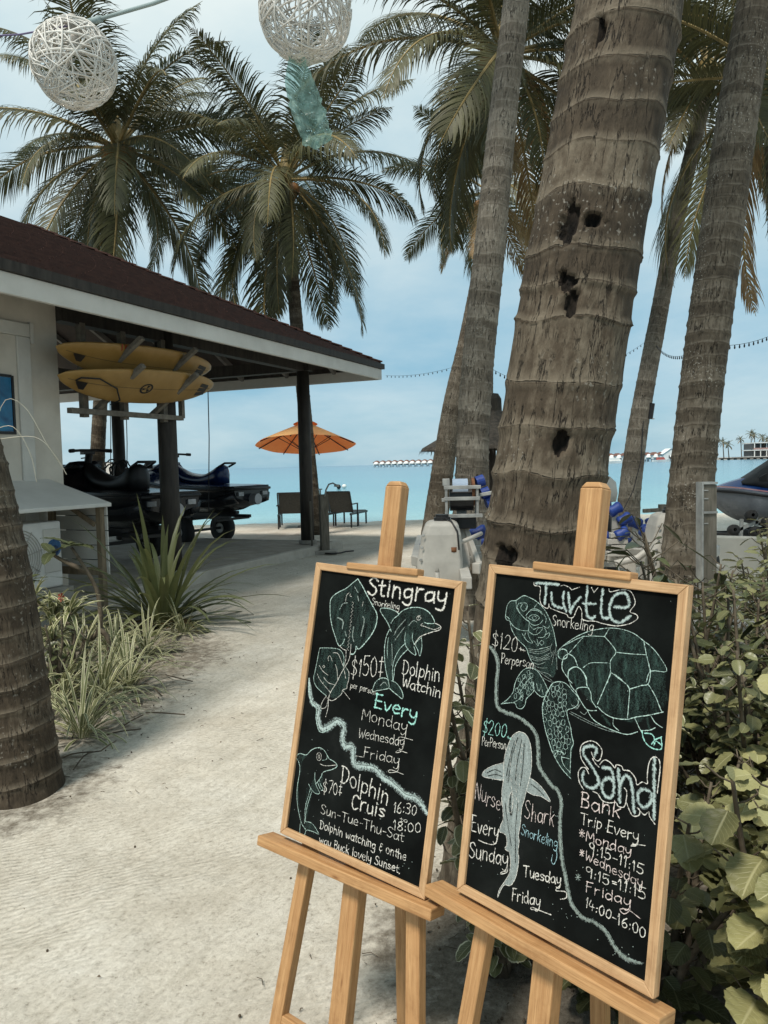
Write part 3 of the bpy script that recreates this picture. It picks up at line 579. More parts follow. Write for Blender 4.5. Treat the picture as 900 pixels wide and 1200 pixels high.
# ================================================================== PALMS
def trunk(path, name, mat, parent, step=.13, nseg=20, rpr=5, amp=.05, seed=1, holes=(), tilt=.02, lump=.02, dense=1e9):
    """path: (x, y, z, r) rows from the ground up. rings of leaf scars at about 'step'"""
    Rn = random.Random(seed)
    fine = spline(path, 400); ln = [0.0]
    for i in range(1, 400): ln.append(ln[-1] + float(np.linalg.norm(fine[i][:3] - fine[i - 1][:3])))
    T = ln[-1]; edges = [-.3]
    while edges[-1] < T + .5: edges.append(edges[-1] + step * Rn.uniform(.7, 1.35))
    tone = [Rn.random() for _ in edges]; ring_w = [Rn.uniform(.35, 1.8) for _ in edges]
    ph = [Rn.uniform(0, 6.28) for _ in edges]
    rs = list(np.arange(0, min(T, dense), step / rpr)) + (list(np.arange(dense, T, step / 3)) if T > dense else []) + [T]; rows = len(rs) - 1; b = MB(); b.col = []
    lnA = np.array(ln); fA = np.array(fine); up = None
    so = Rn.uniform(0, 100)
    for i in range(rows + 1):
        s = float(rs[i]); c = [float(np.interp(s, lnA, fA[:, k])) for k in range(4)]
        s2 = min(s + .05, T); s1 = max(s - .05, 0)
        t = Vector([float(np.interp(s2, lnA, fA[:, k]) - np.interp(s1, lnA, fA[:, k])) for k in range(3)]).normalized()
        side = Vector((1, 0, 0)); side = (side - t * side.dot(t)).normalized(); fw = t.cross(side)
        for j in range(nseg):
            a = 2 * math.pi * j / nseg
            wob = tilt * math.sin(a + so + s * .6) + tilt * .8 * mnoise.noise(Vector((math.cos(a) * 1.3, math.sin(a) * 1.3, s * 2.2 + so)))
            ss = s + wob; k = int(np.searchsorted(edges, ss)) - 1; k = max(0, min(k, len(edges) - 2))
            q = (ss - edges[k]) / (edges[k + 1] - edges[k])
            # each scar stands proud just above the crack, then draws in
            dq = min(q, 1 - q); pr = math.exp(-(dq / .13) ** 2) * .75 + .35 * (1 - q) - (.35 if .03 < q < .075 else 0)
            lm = mnoise.fractal(Vector((math.cos(a) * 2, math.sin(a) * 2, s * 1.6 + so)), 1, 2, 3)
            fi = mnoise.noise(Vector((math.cos(a) * 9, math.sin(a) * 9, s * 4 + so)))
            r = c[3] * (1 + amp * ring_w[k] * (pr - .35) + lump * lm + lump * .35 * fi)
            hole = 0
            for (hs, ha, hh, hw) in holes:
                da = (a - ha + math.pi) % (2 * math.pi) - math.pi
                dd = math.hypot((s - hs) / hh, da / hw) + .55 * mnoise.noise(Vector((a * 8, s * 14, 3))) + .25 * mnoise.noise(Vector((a * 22, s * 40, 3)))
                hole = max(hole, max(0, min(1, (1.12 - dd) * 5)))
            r *= 1 - .17 * hole * (1 + .5 * mnoise.noise(Vector((a * 20, s * 9, 5))))
            p = Vector(c[:3]) + (side * math.cos(a) + fw * math.sin(a)) * r
            b.v.append(tuple(p)); b.col.append((q, hole, tone[k], 1))
    rr0 = path[len(path) // 2][3] * 6.283
    for i in range(rows):
        for j in range(nseg):
            j2 = (j + 1) % nseg
            b.face((i * nseg + j, i * nseg + j2, (i + 1) * nseg + j2, (i + 1) * nseg + j), [(rs[i] + so, j / nseg * rr0), (rs[i] + so, (j + 1) / nseg * rr0), (rs[i + 1] + so, (j + 1) / nseg * rr0), (rs[i + 1] + so, j / nseg * rr0)])
    b.face([rows * nseg + j for j in range(nseg)])
    return b.build(name, mat, parent, smooth=True, world=True)

FR = {}
def frond_mesh(e0, bend, dry, var):
    key = (round(e0), round(bend), dry, var)
    if key in FR: return FR[key]
    Rn = random.Random(hash(key) & 0xffff); b = MB(); b.col = []
    Lf = 3.7; n = 30; pts = [Vector((0, 0, 0))]; tang = []; side_bend = Rn.uniform(-.35, .35)
    for k in range(n):
        s = k / n; e = R(e0 - bend * s ** 1.25); h = side_bend * s * s
        t = Vector((math.cos(e) * math.cos(h), math.cos(e) * math.sin(h), math.sin(e))); tang.append(t); pts.append(pts[-1] + t * Lf / n)
    rad = [.034 * (1 - k / n) ** .8 + .004 for k in range(n + 1)]
    b.tube(pts, rad, 5, True, m=1); b.col += [(.5, 0, 0, 1)] * (len(b.v) - len(b.col))
    nl = 80
    droop = .75 + .25 * Rn.random()
    for sd in (-1, 1):
        for k in range(nl):
            s = .13 + .86 * (k + Rn.uniform(-.3, .3)) / nl; f = s * n; i = min(int(f), n - 1); p = pts[i] + (pts[i + 1] - pts[i]) * (f - i); t = tang[i]
            lat = Vector((-t.y, t.x, 0)); lat = lat.normalized() if lat.length > .05 else Vector((0, 1, 0)); upv = lat.cross(t) * -1
            if upv.z < 0: upv = -upv
            ll = .98 * (math.sin(math.pi * min(1, .16 + s * .86)) ** .55) * Rn.uniform(.82, 1.08) * (1 if s < .9 else .75)
            if dry: ll *= Rn.uniform(.6, 1)
            fwd = .55 + .5 * s; dirv = (lat * sd * 1.0 + t * fwd + upv * (.28 - .15 * s)).normalized()
            wd = .033 * Rn.uniform(.8, 1.2) * (.6 if s > .92 else 1)
            base = len(b.v); q = p.copy(); tone = Rn.random(); dr = droop * Rn.uniform(.5, 1.7) * (1.6 if dry else 1.0)
            segs = 4; lw = [.55, 1.0, .85, .5, .0]
            for g_ in range(segs + 1):
                wv = t * (wd * lw[g_] / 2)
                wv = (t - dirv * t.dot(dirv)); wv = wv.normalized() * wd * lw[g_] / 2 if wv.length > .01 else Vector((0, 0, 0))
                if g_ < segs: b.v += [tuple(q - wv), tuple(q + wv)]; b.col += [(tone, 0, 0, 1)] * 2
                else: b.v.append(tuple(q)); b.col.append((tone, 0, 0, 1))
                dirv = (dirv + Vector((0, 0, -1)) * dr * .36 * (.4 + g_ * .5)).normalized(); q = q + dirv * ll / segs
            for g_ in range(segs - 1):
                a = base + g_ * 2; b.face((a, a + 1, a + 3, a + 2), [(.1, g_ / segs), (.9, g_ / segs), (.9, (g_ + 1) / segs), (.1, (g_ + 1) / segs)])
            a = base + (segs - 1) * 2; b.face((a, a + 1, a + 2), [(.1, .75), (.9, .75), (.5, 1)])
    o = b.build('frond', [M_DRY if dry else M_FROND, M_RACHIS], raw=True)
    me = o.data; bpy.data.objects.remove(o); FR[key] = me; return me
def palm(label, path, crown=None, nf=26, size=1.0, seed=1, mat=None, step=.13, nseg=18, holes=(), dry=2, group='coconut palms on the beach', amp=.04, rpr=5, tilt=.02, lump=.02, emin=-55, coco=6, dense=1e9):
    base = Vector(path[0][:3]); root = thing('palm_tree', label, 'palm tree', base, group=group)
    trunk(path, 'trunk', mat or M_BARK, root, step, nseg, rpr, amp, seed, holes, tilt, lump, dense)
    Rn = random.Random(seed * 7 + 1)
    tip = Vector(path[-1][:3]); ctr = tip - base
    if nf:
        for k in range(nf):
            q = (k + .5) / nf; az = k * 2.39996 + Rn.uniform(-.25, .25) + seed
            e0 = 84 - (84 - emin) * q ** 1.15; e0 = round(e0 / 12) * 12; bend = (38 + 75 * min(q, .6)) if q < .8 else 50; bend = round(bend / 12) * 12
            isdry = k >= nf - dry
            me = frond_mesh(e0, bend, isdry, Rn.randint(0, 1))
            o = bpy.data.objects.new('frond', me); COL.objects.link(o); o.parent = root
            o.location = ctr + Vector((math.cos(az), math.sin(az), 0)) * .07 + Vector((0, 0, -.25 * q + .1)); o.rotation_euler = (Rn.uniform(-.55, .55), Rn.uniform(-.12, .12), az)
            s_ = size * Rn.uniform(.78, 1.12) * (.8 if q < .12 else 1); o.scale = (s_, s_, s_)
        c_ = MB(); c_.tube([tip + Vector((0, 0, -.35)), tip, tip + Vector((0, 0, .35)), tip + Vector((.02, 0, .7))], [path[-1][3] * 1.0, path[-1][3] * 1.35, path[-1][3] * .9, .03], 10); c_.build('crown_shaft', M_RACHIS, root, smooth=True, world=True)
        for k in range(coco):
            a = Rn.uniform(0, 6.28); c_ = MB(); cc = tip + Vector((math.cos(a) * .28, math.sin(a) * .28, Rn.uniform(-.38, -.12)))
            c_.lathe([(.001, -.15), (.07, -.13), (.115, -.04), (.12, .03), (.085, .11), (.001, .15)], cc, 10); c_.build('coconut', M_COCO, root, smooth=True, world=True)
    return root
def pp(*rows):
    """(x, y, D, r) rows -> path through those spots; the first row's base is put on the ground"""
    out = []
    for k, (x, y, D, r) in enumerate(rows):
        p = P(x, y, D); out.append((p.x, p.y, p.z, r))
    return out
def gpath(x, D, r, *rows):
    yy = 544.5 - (x - 450) * .0236 + 901 * 1.56 / D
    q = pp((x, yy, D, r), *rows); return q
# P1, P2 : the pair behind the boathouse
palm('coconut palm with brown nuts leaning behind the boathouse roof, leftmost full crown', gpath(112, 18, .21, (115, 520, 18, .165), (128, 300, 18, .15), (137, 200, 18, .14), (138, 172, 18, .13)), nf=38, size=1.10, seed=3, coco=16, dry=0, mat=M_BARKBIG, emin=-62)
palm('coconut palm whose trunk rises behind the boathouse corner pillar and orange umbrella', gpath(369, 16.7, .21, (364, 560, 16.7, .155), (356, 470, 16.7, .145), (344, 340, 16.7, .14), (336, 230, 16.7, .13), (335, 208, 16.7, .12)), nf=36, size=.94, seed=11, coco=5, dry=0, mat=M_BARKBIG, emin=-66)
# P3 : slim trunk in the middle, crown above the frame
palm('slim pale palm trunk between the hanging lanterns and the big trunk, leaning right', gpath(548, 7.4, .23, (552, 580, 7.4, .165), (558, 450, 7.45, .155), (573, 300, 7.5, .15), (590, 130, 7.6, .135), (607, -20, 7.7, .125), (618, -200, 7.8, .115)), nf=9, size=.9, seed=5, step=.105, nseg=22, emin=15, coco=0, dry=0, mat=M_BARKPALE)
palm('dark palm crossing behind the slim pale trunk, its crown at the top edge', gpath(505, 12, .24, (512, 600, 12, .19), (530, 480, 12, .16), (551, 385, 12, .14), (570, 270, 12.2, .12), (586, 130, 12.5, .11), (590, 62, 12.5, .11)), nf=34, size=.92, seed=21, coco=2, dry=3, emin=-66)
palm('thin distant palm with hanging orange brown fronds behind the middle trunks', gpath(574, 20, .16, (572, 540, 20, .13), (573, 400, 20, .12), (575, 260, 20, .12), (572, 222, 20, .11)), nf=24, size=.78, seed=9, coco=2, dry=5, emin=-66)
# P4 : the big trunk behind the right board
bigp = gpath(588, 2.62, .235, (604, 900, 2.62, .205), (632, 640, 2.64, .193), (655, 480, 2.66, .192), (684, 300, 2.70, .192), (712, 140, 2.74, .190), (737, 0, 2.78, .184), (765, -200, 2.86, .18), (800, -600, 3.05, .165), (850, -1400, 3.5, .15))
def hole_at(path, x, y, D):  # arc length and angle of a spot on the trunk facing the path's viewer side
    c = spline(path, 300); s = 0; best = (9e9, 0, 0); tgt = P(x, y, D)
    for i in range(1, 300):
        s += float(np.linalg.norm(c[i][:3] - c[i - 1][:3])); dz = abs(c[i][2] - tgt.z)
        if dz < best[0]: best = (dz, s, (tgt.x - c[i][0]) / c[i][3])
    off = max(-.95, min(.95, best[2])); return best[1], (math.asin(off) - math.pi / 2) % (2 * math.pi)
HOLES = []
for (x, y, D, hh, hw) in ((660, 282, 2.6, .075, .13), (690, 272, 2.6, .024, .14), (655, 345, 2.6, .035, .11), (660, 372, 2.6, .045, .09), (697, 58, 2.65, .045, .075), (650, 524, 2.55, .04, .10), (720, 500, 2.6, .09, .09), (590, 660, 2.5, .07, .16)):
    s_, a_ = hole_at(bigp, x, y, D); HOLES.append((s_, a_, hh * .98, hw * 1.25))
palm('massive ringed palm trunk with dark rot holes right behind the chalkboards', bigp, nf=10, size=1.1, seed=31, mat=M_BARKBIG, step=.155, nseg=110, rpr=26, amp=.046, tilt=.030, lump=.024, holes=HOLES, dense=3.3, coco=0, dry=0, emin=10)
# P5, P6
palm('slender leaning palm carrying the small black spotlight', gpath(735, 13, .24, (737, 590, 13, .19), (748, 500, 13, .165), (770, 380, 13.1, .145), (797, 240, 13.2, .13), (822, 130, 13.4, .115), (828, 92, 13.4, .11)), nf=22, size=.82, mat=M_BARKPALE, seed=15, step=.14, nseg=20, coco=2, dry=2, emin=-46)
palm('grey palm trunk leaning right at the right edge beside the wooden bollard', gpath(798, 6.2, .24, (806, 620, 6.2, .185), (819, 480, 6.25, .172), (838, 330, 6.3, .168), (862, 150, 6.4, .16), (886, 0, 6.5, .15), (915, -180, 6.7, .14), (930, -250, 6.8, .13)), nf=6, size=1.0, seed=27, step=.10, nseg=26, rpr=6, coco=0, dry=0, emin=12)
# P0 : foreground left
palm('thick dark palm trunk with white lichen at the left edge of the path', [(-1.79, 3.6, -.05, .228), (-1.795, 3.6, .08, .205), (-1.81, 3.6, .31, .197), (-1.865, 3.6, .91, .192), (-1.92, 3.6, 1.31, .19), (-1.99, 3.6, 1.65, .188), (-2.26, 3.65, 2.6, .18), (-2.9, 3.8, 5.2, .16), (-3.9, 4.1, 8.6, .14)], nf=10, size=1.0, seed=41, mat=M_BARKBIG, step=.105, nseg=72, rpr=14, amp=.035, tilt=.014, lump=.018, dense=2.2, coco=0, dry=0, emin=15)
# a far crown at the right edge
palm('shaggy palm beyond the right edge trunk with drooping fronds against the sky', gpath(930, 11, .24, (925, 500, 11, .17), (915, 300, 11, .15), (908, 130, 11, .14), (905, 90, 11, .13)), nf=22, size=.85, seed=52, coco=0, dry=2, emin=-64)
CHALK_L=[
('stingray_drawing',[('k',0,1,'-164 625 -195 603 -233 573 -279 548 -311 526 -325 500 -319 466 -307 419 -288 374 -264 335 -238 302 -225 294 -175 286 -121 298 -91 305 -69 334 -41 369 -18 414 -15 455 -23 482 -51 511 -93 555 -131 597'),
('M',3.2,1,'-164 630 -195 606 -233 575 -279 551 -312 528 -327 502 -323 465 -311 418 -291 373 -266 335 -242 301 -226 291 -207 307 -200 327'),
('M',4,1,'-164 630 -131 600 -89 555 -48 512 -19 482 -11 455 -15 414 -37 370 -65 332 -91 303 -107 296 -119 306 -119 285 -129 268 -146 264'),
('W',2.2,1,'-226 291 -202 279 -180 277'),
('W',1.3,0,'-182 515 -170 508 -181 497 -170 490 -181 480 -170 472 -180 462 -169 455 -180 444 -169 437 -179 426 -168 419 -179 409 -168 401 -178 391 -167 384 -178 373 -167 366 -177 356 -166 348 -177 338 -166 331 -176 320 -165 313 -176 303 -165 296 -175 285 -164 278'),
('W',1.6,1,'-225 512 -223 542 -208 557'),
('W',1.6,1,'-200 552 -202 542 -191 540'),
('W',1.6,1,'-111 524 -114 500'),
('G',6,1,'-261 425 -226 414 -223 378'),
('G',5,1,'-151 394 -151 352 -140 328'),
('G',5,1,'-99 453 -89 434 -97 361'),
('G',4,1,'-178 589 -153 566'),
('G',5,1,'-150 545 -141 526'),
('G',4,1,'-257 468 -241 497 -214 506'),
('G',4,1,'-203 365 -192 346'),
('W',2.4,1,'-154 310 -151 269 -155 233 -173 198 -195 158 -215 112 -243 65 -253 32 -250 -20 -257 -63'),
('W',1.8,1,'-180 275 -175 229 -183 191 -172 172 -160 144'),
('k',0,1,'-344 258 -280 269 -229 272 -202 258 -187 237 -158 191 -144 172 -142 142 -145 98 -172 69 -202 37 -267 40 -322 57 -356 77 -370 104 -368 142 -363 196'),
('M',2.4,1,'-274 38 -322 55 -355 75 -372 104 -368 142 -363 196 -358 251 -345 261 -280 271 -230 274 -202 261 -187 237 -185 201'),
('W',1.8,1,'-262 251 -233 253 -212 233 -188 201'),
('W',2,1,'-166 194 -145 177 -139 143 -145 116 -145 98 -168 86 -174 64 -196 44 -208 33 -235 20 -265 29'),
('W',1.6,1,'-287 207 -292 222 -280 232 -261 209'),
('W',1.6,1,'-321 172 -315 179 -307 174 -313 167 -321 172'),
('W',1.8,1,'-344 173 -317 151 -278 137'),
('W',1.8,1,'-350 129 -323 102 -249 59'),
('W',1.8,1,'-304 122 -271 102 -227 100'),
('W',1.6,1,'-238 197 -223 174 -211 129'),
('W',1.8,1,'-167 83 -116 52'),
('W',1.8,1,'-270 36 -293 0 -295 -29 -265 -18 -255 21')]),
('wave_line',[('B',[5,13,15,15,17,19,20,20,19,19,19,19,19,19,19,19,19,19,19,19,19,19,19,17,13],1,'-402 96 -386 39 -360 -13 -309 -32 -305 -80 -275 -125 -223 -102 -178 -68 -131 -81 -131 -135 -109 -173 -62 -161 -49 -209 -29 -239 26 -231 81 -225 120 -238 150 -254 187 -259 215 -267 252 -280 280 -292 335 -289 375 -308 400 -333'),
('D',2.2,1,'-385 31 -354 -15 -320 -27 -303 -50 -301 -86 -272 -117 -220 -90 -180 -59 -137 -72 -121 -104 -127 -142 -102 -161 -59 -154 -46 -186 -35 -233 16 -228 85 -219 139 -243 186 -252 233 -269 283 -288 338 -284 379 -305'),
('M',3,1,'-404 96 -394 37 -364 -18 -327 -36 -320 -83 -295 -133 -267 -142 -220 -116')]),
('dolphin_drawing',[('k',0,1,'115 490 163 526 208 537 254 536 288 522 320 483 356 470 325 448 259 417 227 371 195 345 151 306 126 254 130 189 103 184 82 220 69 265 62 312 67 366 73 410 93 461'),
('k',0,1,'76 416 21 475 4 497 36 509 100 502 113 492 91 471 77 448'),
('k',0,1,'104 182 62 185 31 161 19 123 43 127 112 153'),
('k',0,1,'124 185 152 178 180 160 197 122 138 140 117 151'),
('k',0,1,'171 414 171 383 183 358 206 339 239 329 228 361 195 407'),
('k',0,1,'258 407 270 347 263 328 238 367 243 394'),
('M',2.8,1,'84 409 57 445 20 477 2 496 8 508 36 512 71 511 99 504 115 493 91 471 77 448'),
('M',3,1,'115 493 132 511 163 528 208 539 254 538 288 525 310 507 323 483 289 476 269 478'),
('W',3,1,'323 483 345 479 360 471 355 457 325 445 290 430 260 415 243 399 227 371'),
('W',2,1,'257 471 249 462 272 460 305 455 330 455 353 467'),
('W',1.8,1,'239 505 224 498 222 487 236 484 246 495 234 499 230 492'),
('M',2.6,1,'72 415 60 386 56 343 60 301 70 260 84 220 104 182'),
('M',1.8,1,'72 378 73 325 83 284'),
('M',2.2,1,'175 368 146 337 126 296 119 253 122 217 130 187'),
('M',2.6,1,'195 345 164 313 142 278 131 245 132 219 131 192'),
('M',2.6,1,'169 416 168 393 176 362 199 340 228 327 242 327 235 346 226 360'),
('M',2,1,'210 420 211 394 227 371'),
('M',2.4,1,'260 410 269 378 270 347 264 325 250 349 235 367 238 386 261 407'),
('M',2.8,1,'104 182 92 190 61 187 30 163 18 133 17 115 44 125 83 138 112 152 104 182'),
('M',2.6,1,'123 186 151 181 181 160 197 138 196 118 166 129 138 139 116 150'),
('G',3,1,'103 393 118 427 158 475'),
('G',3,1,'113 374 141 415 157 438'),
('G',3,1,'182 452 204 477 224 474'),
('G',3,1,'97 350 108 299 113 257'),
('G',3,1,'60 152 81 172 100 160')]),
('small_dolphin_drawing',[('k',0,1,'-387 -336 -414 -301 -395 -279 -348 -275 -375 -310 -373 -356 -379 -413 -368 -485 -336 -564 -297 -611 -320 -600 -362 -520 -380 -460'),
('k',0,1,'-286 -425 -320 -425 -307 -559 -297 -579 -282 -451'),
('k',0,1,'-296 -586 -264 -581 -209 -611 -289 -622'),
('k',0,1,'-278 -345 -262 -395 -234 -429 -279 -429 -295 -414'),
('k',0,1,'-252 -383 -225 -408 -227 -326 -246 -363'),
('M',2.6,1,'-387 -336 -401 -316 -417 -306 -413 -289 -395 -277 -352 -273 -327 -246 -297 -226 -266 -217 -239 -222 -217 -237 -198 -253 -169 -257 -145 -267 -146 -280 -174 -299 -209 -315 -229 -329 -235 -349 -250 -374 -263 -391'),
('W',1.8,1,'-252 -292 -226 -293 -196 -286 -148 -270'),
('M',1.5,1,'-240 -271 -219 -263 -212 -250 -217 -237'),
('W',1.5,1,'-251 -256 -253 -270 -263 -278 -275 -276 -282 -264 -280 -249 -269 -241 -257 -244 -251 -256'),
('W',1.5,1,'-261 -258 -262 -266 -268 -267 -272 -261 -270 -254 -265 -252 -261 -258'),
('M',2.2,1,'-387 -336 -382 -363 -384 -405 -385 -443 -378 -488 -366 -526 -346 -566 -323 -601 -293 -619'),
('M',2,1,'-279 -340 -274 -371 -262 -395 -243 -413 -231 -428 -252 -436 -279 -430 -298 -417 -310 -406'),
('M',2,1,'-252 -383 -235 -402 -221 -411 -213 -400 -232 -387 -241 -371'),
('M',2,1,'-282 -429 -292 -468 -302 -517 -304 -559 -299 -584'),
('M',1.6,1,'-294 -422 -306 -477 -312 -515 -311 -556 -304 -595'),
('M',2,1,'-296 -584 -264 -578 -236 -588 -202 -614 -231 -614 -270 -617 -288 -624 -292 -641 -302 -656 -323 -653 -330 -631 -332 -604')]),
('lettering',[('W',7.5,1,'-35 634 -55 648 -77 638 -83 624 -63 609 -41 597 -40 576 -62 563 -89 575'),
('W',7.5,1,'-6 638 -7 588 -2 568 12 567'),
('W',7.5,1,'-21 614 13 616'),
('W',7.5,1,'39 622 37 571'),
('W',7.5,1,'38 641 39 646'),
('W',7.5,1,'67 620 66 568'),
('W',7.5,1,'68 601 83 618 103 614 107 596 109 570'),
('W',7.5,1,'177 611 158 617 138 610 132 593 142 576 163 580 177 594'),
('W',7.5,1,'177 618 179 570 173 549 152 542 132 551'),
('W',7.5,1,'203 626 202 572'),
('W',7.5,1,'203 603 217 623 238 625'),
('W',7.5,1,'304 613 286 619 262 611 255 594 262 576 278 576 298 588 304 617'),
('W',7.5,1,'304 617 304 587 306 575'),
('W',7.5,1,'326 623 326 597 340 585 358 590 370 605 371 620'),
('W',7.5,1,'370 622 367 576 359 549 337 544 323 548')]),
('lettering',[('W',2.2,1,'-39 545 -43 550 -50 549 -52 542 -46 537 -39 532 -40 524 -46 520 -54 523'),
('W',2.2,1,'-32 536 -32 519'),
('W',2.2,1,'-31 529 -27 535 -21 534 -20 527 -19 518'),
('W',2.2,1,'-4 534 -11 532 -13 525 -11 519 -6 517 0 518 2 526 -1 532 -5 534'),
('W',2.2,1,'9 532 8 514'),
('W',2.2,1,'7 525 12 531 19 531'),
('W',2.2,1,'28 547 24 516'),
('W',2.2,1,'38 535 25 526'),
('W',2.2,1,'30 527 37 516'),
('W',2.2,1,'43 526 55 527 54 533 51 535 44 531 42 525 44 518 50 516 56 518'),
('W',2.2,1,'64 548 63 516'),
('W',2.2,1,'74 535 72 517'),
('W',2.2,1,'74 540 74 542'),
('W',2.2,1,'82 534 81 517'),
('W',2.2,1,'82 527 87 533 93 533 93 525 93 516'),
('W',2.2,1,'113 531 107 534 102 532 99 526 103 519 108 520 113 525'),
('W',2.2,1,'114 534 113 516 111 506 105 504 99 508')]),
('lettering',[('W',3.6,1,'181 288 183 229'),
('W',3.6,1,'178 290 192 291 206 279 210 260 204 238 191 228 178 231'),
('W',3.6,1,'235 270 225 265 221 251 226 236 234 231 245 238 247 254 243 265 234 269'),
('W',3.6,1,'258 296 259 232'),
('W',3.6,1,'278 271 272 206'),
('W',3.6,1,'276 261 287 270 297 266 301 252 294 237 283 234 276 239'),
('W',3.6,1,'315 293 313 260 308 228'),
('W',3.6,1,'312 253 322 266 331 264 332 248 332 231'),
('W',3.6,1,'347 267 348 231'),
('W',3.6,1,'347 281 347 282'),
('W',3.6,1,'361 272 362 231'),
('W',3.6,1,'359 257 369 272 380 268 383 252 385 233')]),
('lettering',[('W',3.6,1,'188 226 195 173 207 209 216 171 229 225'),
('W',3.6,1,'259 194 251 198 239 193 233 183 240 172 249 170 257 178 259 195'),
('W',3.6,1,'259 195 258 178 261 168'),
('W',3.6,1,'278 209 276 183 277 171 285 169'),
('W',3.6,1,'269 198 289 198'),
('W',3.6,1,'319 195 311 199 299 194 296 185 296 175 307 172 317 175'),
('W',3.6,1,'328 217 328 194 327 169'),
('W',3.6,1,'328 186 336 197 347 195 348 184 348 167'),
('W',3.6,1,'365 195 362 165'),
('W',3.6,1,'366 205 364 206'),
('W',3.6,1,'377 195 376 165'),
('W',3.6,1,'376 184 386 192 396 191 398 180 398 165')]),
('lettering',[('W',3.2,1,'-100 230 -112 243 -127 231 -125 215 -105 203 -96 189 -105 171 -128 173'),
('W',3.2,1,'-115 260 -112 150'),
('W',3.2,1,'-82 228 -74 250 -73 171'),
('W',3.2,1,'-55 269 -55 228 -39 236 -24 223 -25 196 -38 180 -55 186'),
('W',3.2,1,'-55 271 -26 276'),
('W',3.2,1,'4 274 -9 255 -11 226 -3 195 9 184 23 199 24 232 17 261 5 276'),
('W',3.2,1,'50 283 50 239'),
('W',3.2,1,'39 261 63 264'),
('W',3.2,1,'51 233 52 191'),
('W',3.2,1,'40 211 65 215')]),
('lettering',[('W',1.9,1,'-120 122 -121 95'),
('W',1.9,1,'-120 118 -115 121 -110 120 -108 113 -112 107 -116 106 -121 109'),
('W',1.9,1,'-103 117 -92 118 -92 122 -96 125 -101 121 -104 116 -101 110 -97 108 -92 110'),
('W',1.9,1,'-86 123 -86 107'),
('W',1.9,1,'-86 116 -83 121 -78 122'),
('W',1.9,1,'-58 123 -61 97'),
('W',1.9,1,'-58 119 -53 124 -48 122 -47 116 -51 109 -55 107 -59 111'),
('W',1.9,1,'-42 116 -31 116 -31 121 -35 124 -40 120 -42 115 -40 108 -35 107 -30 109'),
('W',1.9,1,'-24 124 -24 109'),
('W',1.9,1,'-25 119 -20 123 -15 124'),
('W',1.9,1,'0 116 -3 119 -9 117 -9 114 -3 111 0 107 -4 104 -10 106'),
('W',1.9,1,'13 122 7 120 5 115 8 108 11 105 16 109 19 115 16 120 12 123'),
('W',1.9,1,'24 119 24 103'),
('W',1.9,1,'24 113 28 118 33 117 35 111 35 104')]),
('lettering',[('T',6.2,1,'47 111 45 47'),
('T',6.2,1,'45 110 81 111'),
('T',6.2,1,'44 80 78 80'),
('T',6.2,1,'43 48 83 47'),
('T',6.2,1,'100 80 115 46 138 77'),
('T',6.2,1,'153 67 188 69 186 80 174 85 159 78 151 65 159 51 173 46 189 51'),
('T',6.2,1,'208 76 205 42'),
('T',6.2,1,'208 63 221 76 235 76'),
('T',6.2,1,'251 78 251 60 263 50 278 52 286 63 287 75'),
('T',6.2,1,'288 74 286 41 279 24 264 19 252 24')]),
('lettering',[('W',2.2,1,'-25 -27 -21 26 -1 -8 19 26 23 -25'),
('W',2.2,1,'49 12 37 6 34 -4 39 -17 50 -20 61 -15 65 -3 61 7 51 12'),
('W',2.2,1,'80 7 79 -26'),
('W',2.2,1,'78 -5 90 7 105 6 108 -9 108 -26'),
('W',2.2,1,'152 2 140 10 126 4 123 -9 129 -19 141 -20 153 -10'),
('W',2.2,1,'154 31 153 3 156 -23'),
('W',2.2,1,'199 3 186 8 172 2 166 -10 173 -22 184 -23 196 -14 198 6'),
('W',2.2,1,'199 6 197 -14 202 -24'),
('W',2.2,1,'214 10 213 -4 222 -13 234 -9 242 0 243 11'),
('W',2.2,1,'242 11 240 -19 231 -33 222 -39 213 -34')]),
('lettering',[('W',2.2,1,'-30 -68 -25 -111 -13 -80 -6 -110 7 -65'),
('W',2.2,1,'13 -90 29 -87 31 -79 24 -75 15 -82 10 -93 16 -104 23 -105 31 -101'),
('W',2.2,1,'60 -81 51 -76 41 -83 39 -91 45 -101 53 -99 60 -91'),
('W',2.2,1,'59 -58 60 -80 62 -101'),
('W',2.2,1,'69 -73 71 -100'),
('W',2.2,1,'70 -83 78 -75 86 -74 89 -86 89 -98'),
('W',2.2,1,'100 -85 119 -82 117 -73 109 -72 102 -77 98 -86 103 -96 111 -97 121 -94'),
('W',2.2,1,'146 -74 138 -69 129 -74 130 -80 140 -83 147 -89 140 -95 129 -93'),
('W',2.2,1,'176 -73 167 -67 158 -73 155 -84 161 -93 169 -92 176 -84'),
('W',2.2,1,'177 -49 178 -71 178 -94'),
('W',2.2,1,'207 -70 199 -66 189 -71 186 -81 191 -90 198 -91 205 -83 206 -67'),
('W',2.2,1,'207 -68 207 -83 209 -91'),
('W',2.2,1,'217 -63 216 -77 223 -82 231 -79 236 -71 237 -62'),
('W',2.2,1,'238 -62 237 -88 232 -101 224 -105 217 -103')]),
('lettering',[('W',2.2,1,'19 -143 16 -191'),
('W',2.2,1,'15 -144 45 -140'),
('W',2.2,1,'15 -166 37 -163'),
('W',2.2,1,'56 -160 57 -189'),
('W',2.2,1,'56 -172 65 -162 77 -160'),
('W',2.2,1,'92 -154 93 -181'),
('W',2.2,1,'93 -145 92 -145'),
('W',2.2,1,'138 -158 126 -152 114 -158 109 -169 117 -179 127 -176 136 -168'),
('W',2.2,1,'141 -135 140 -156 139 -178'),
('W',2.2,1,'181 -150 168 -147 153 -153 150 -163 157 -174 167 -175 179 -165 179 -147'),
('W',2.2,1,'179 -148 181 -164 184 -174'),
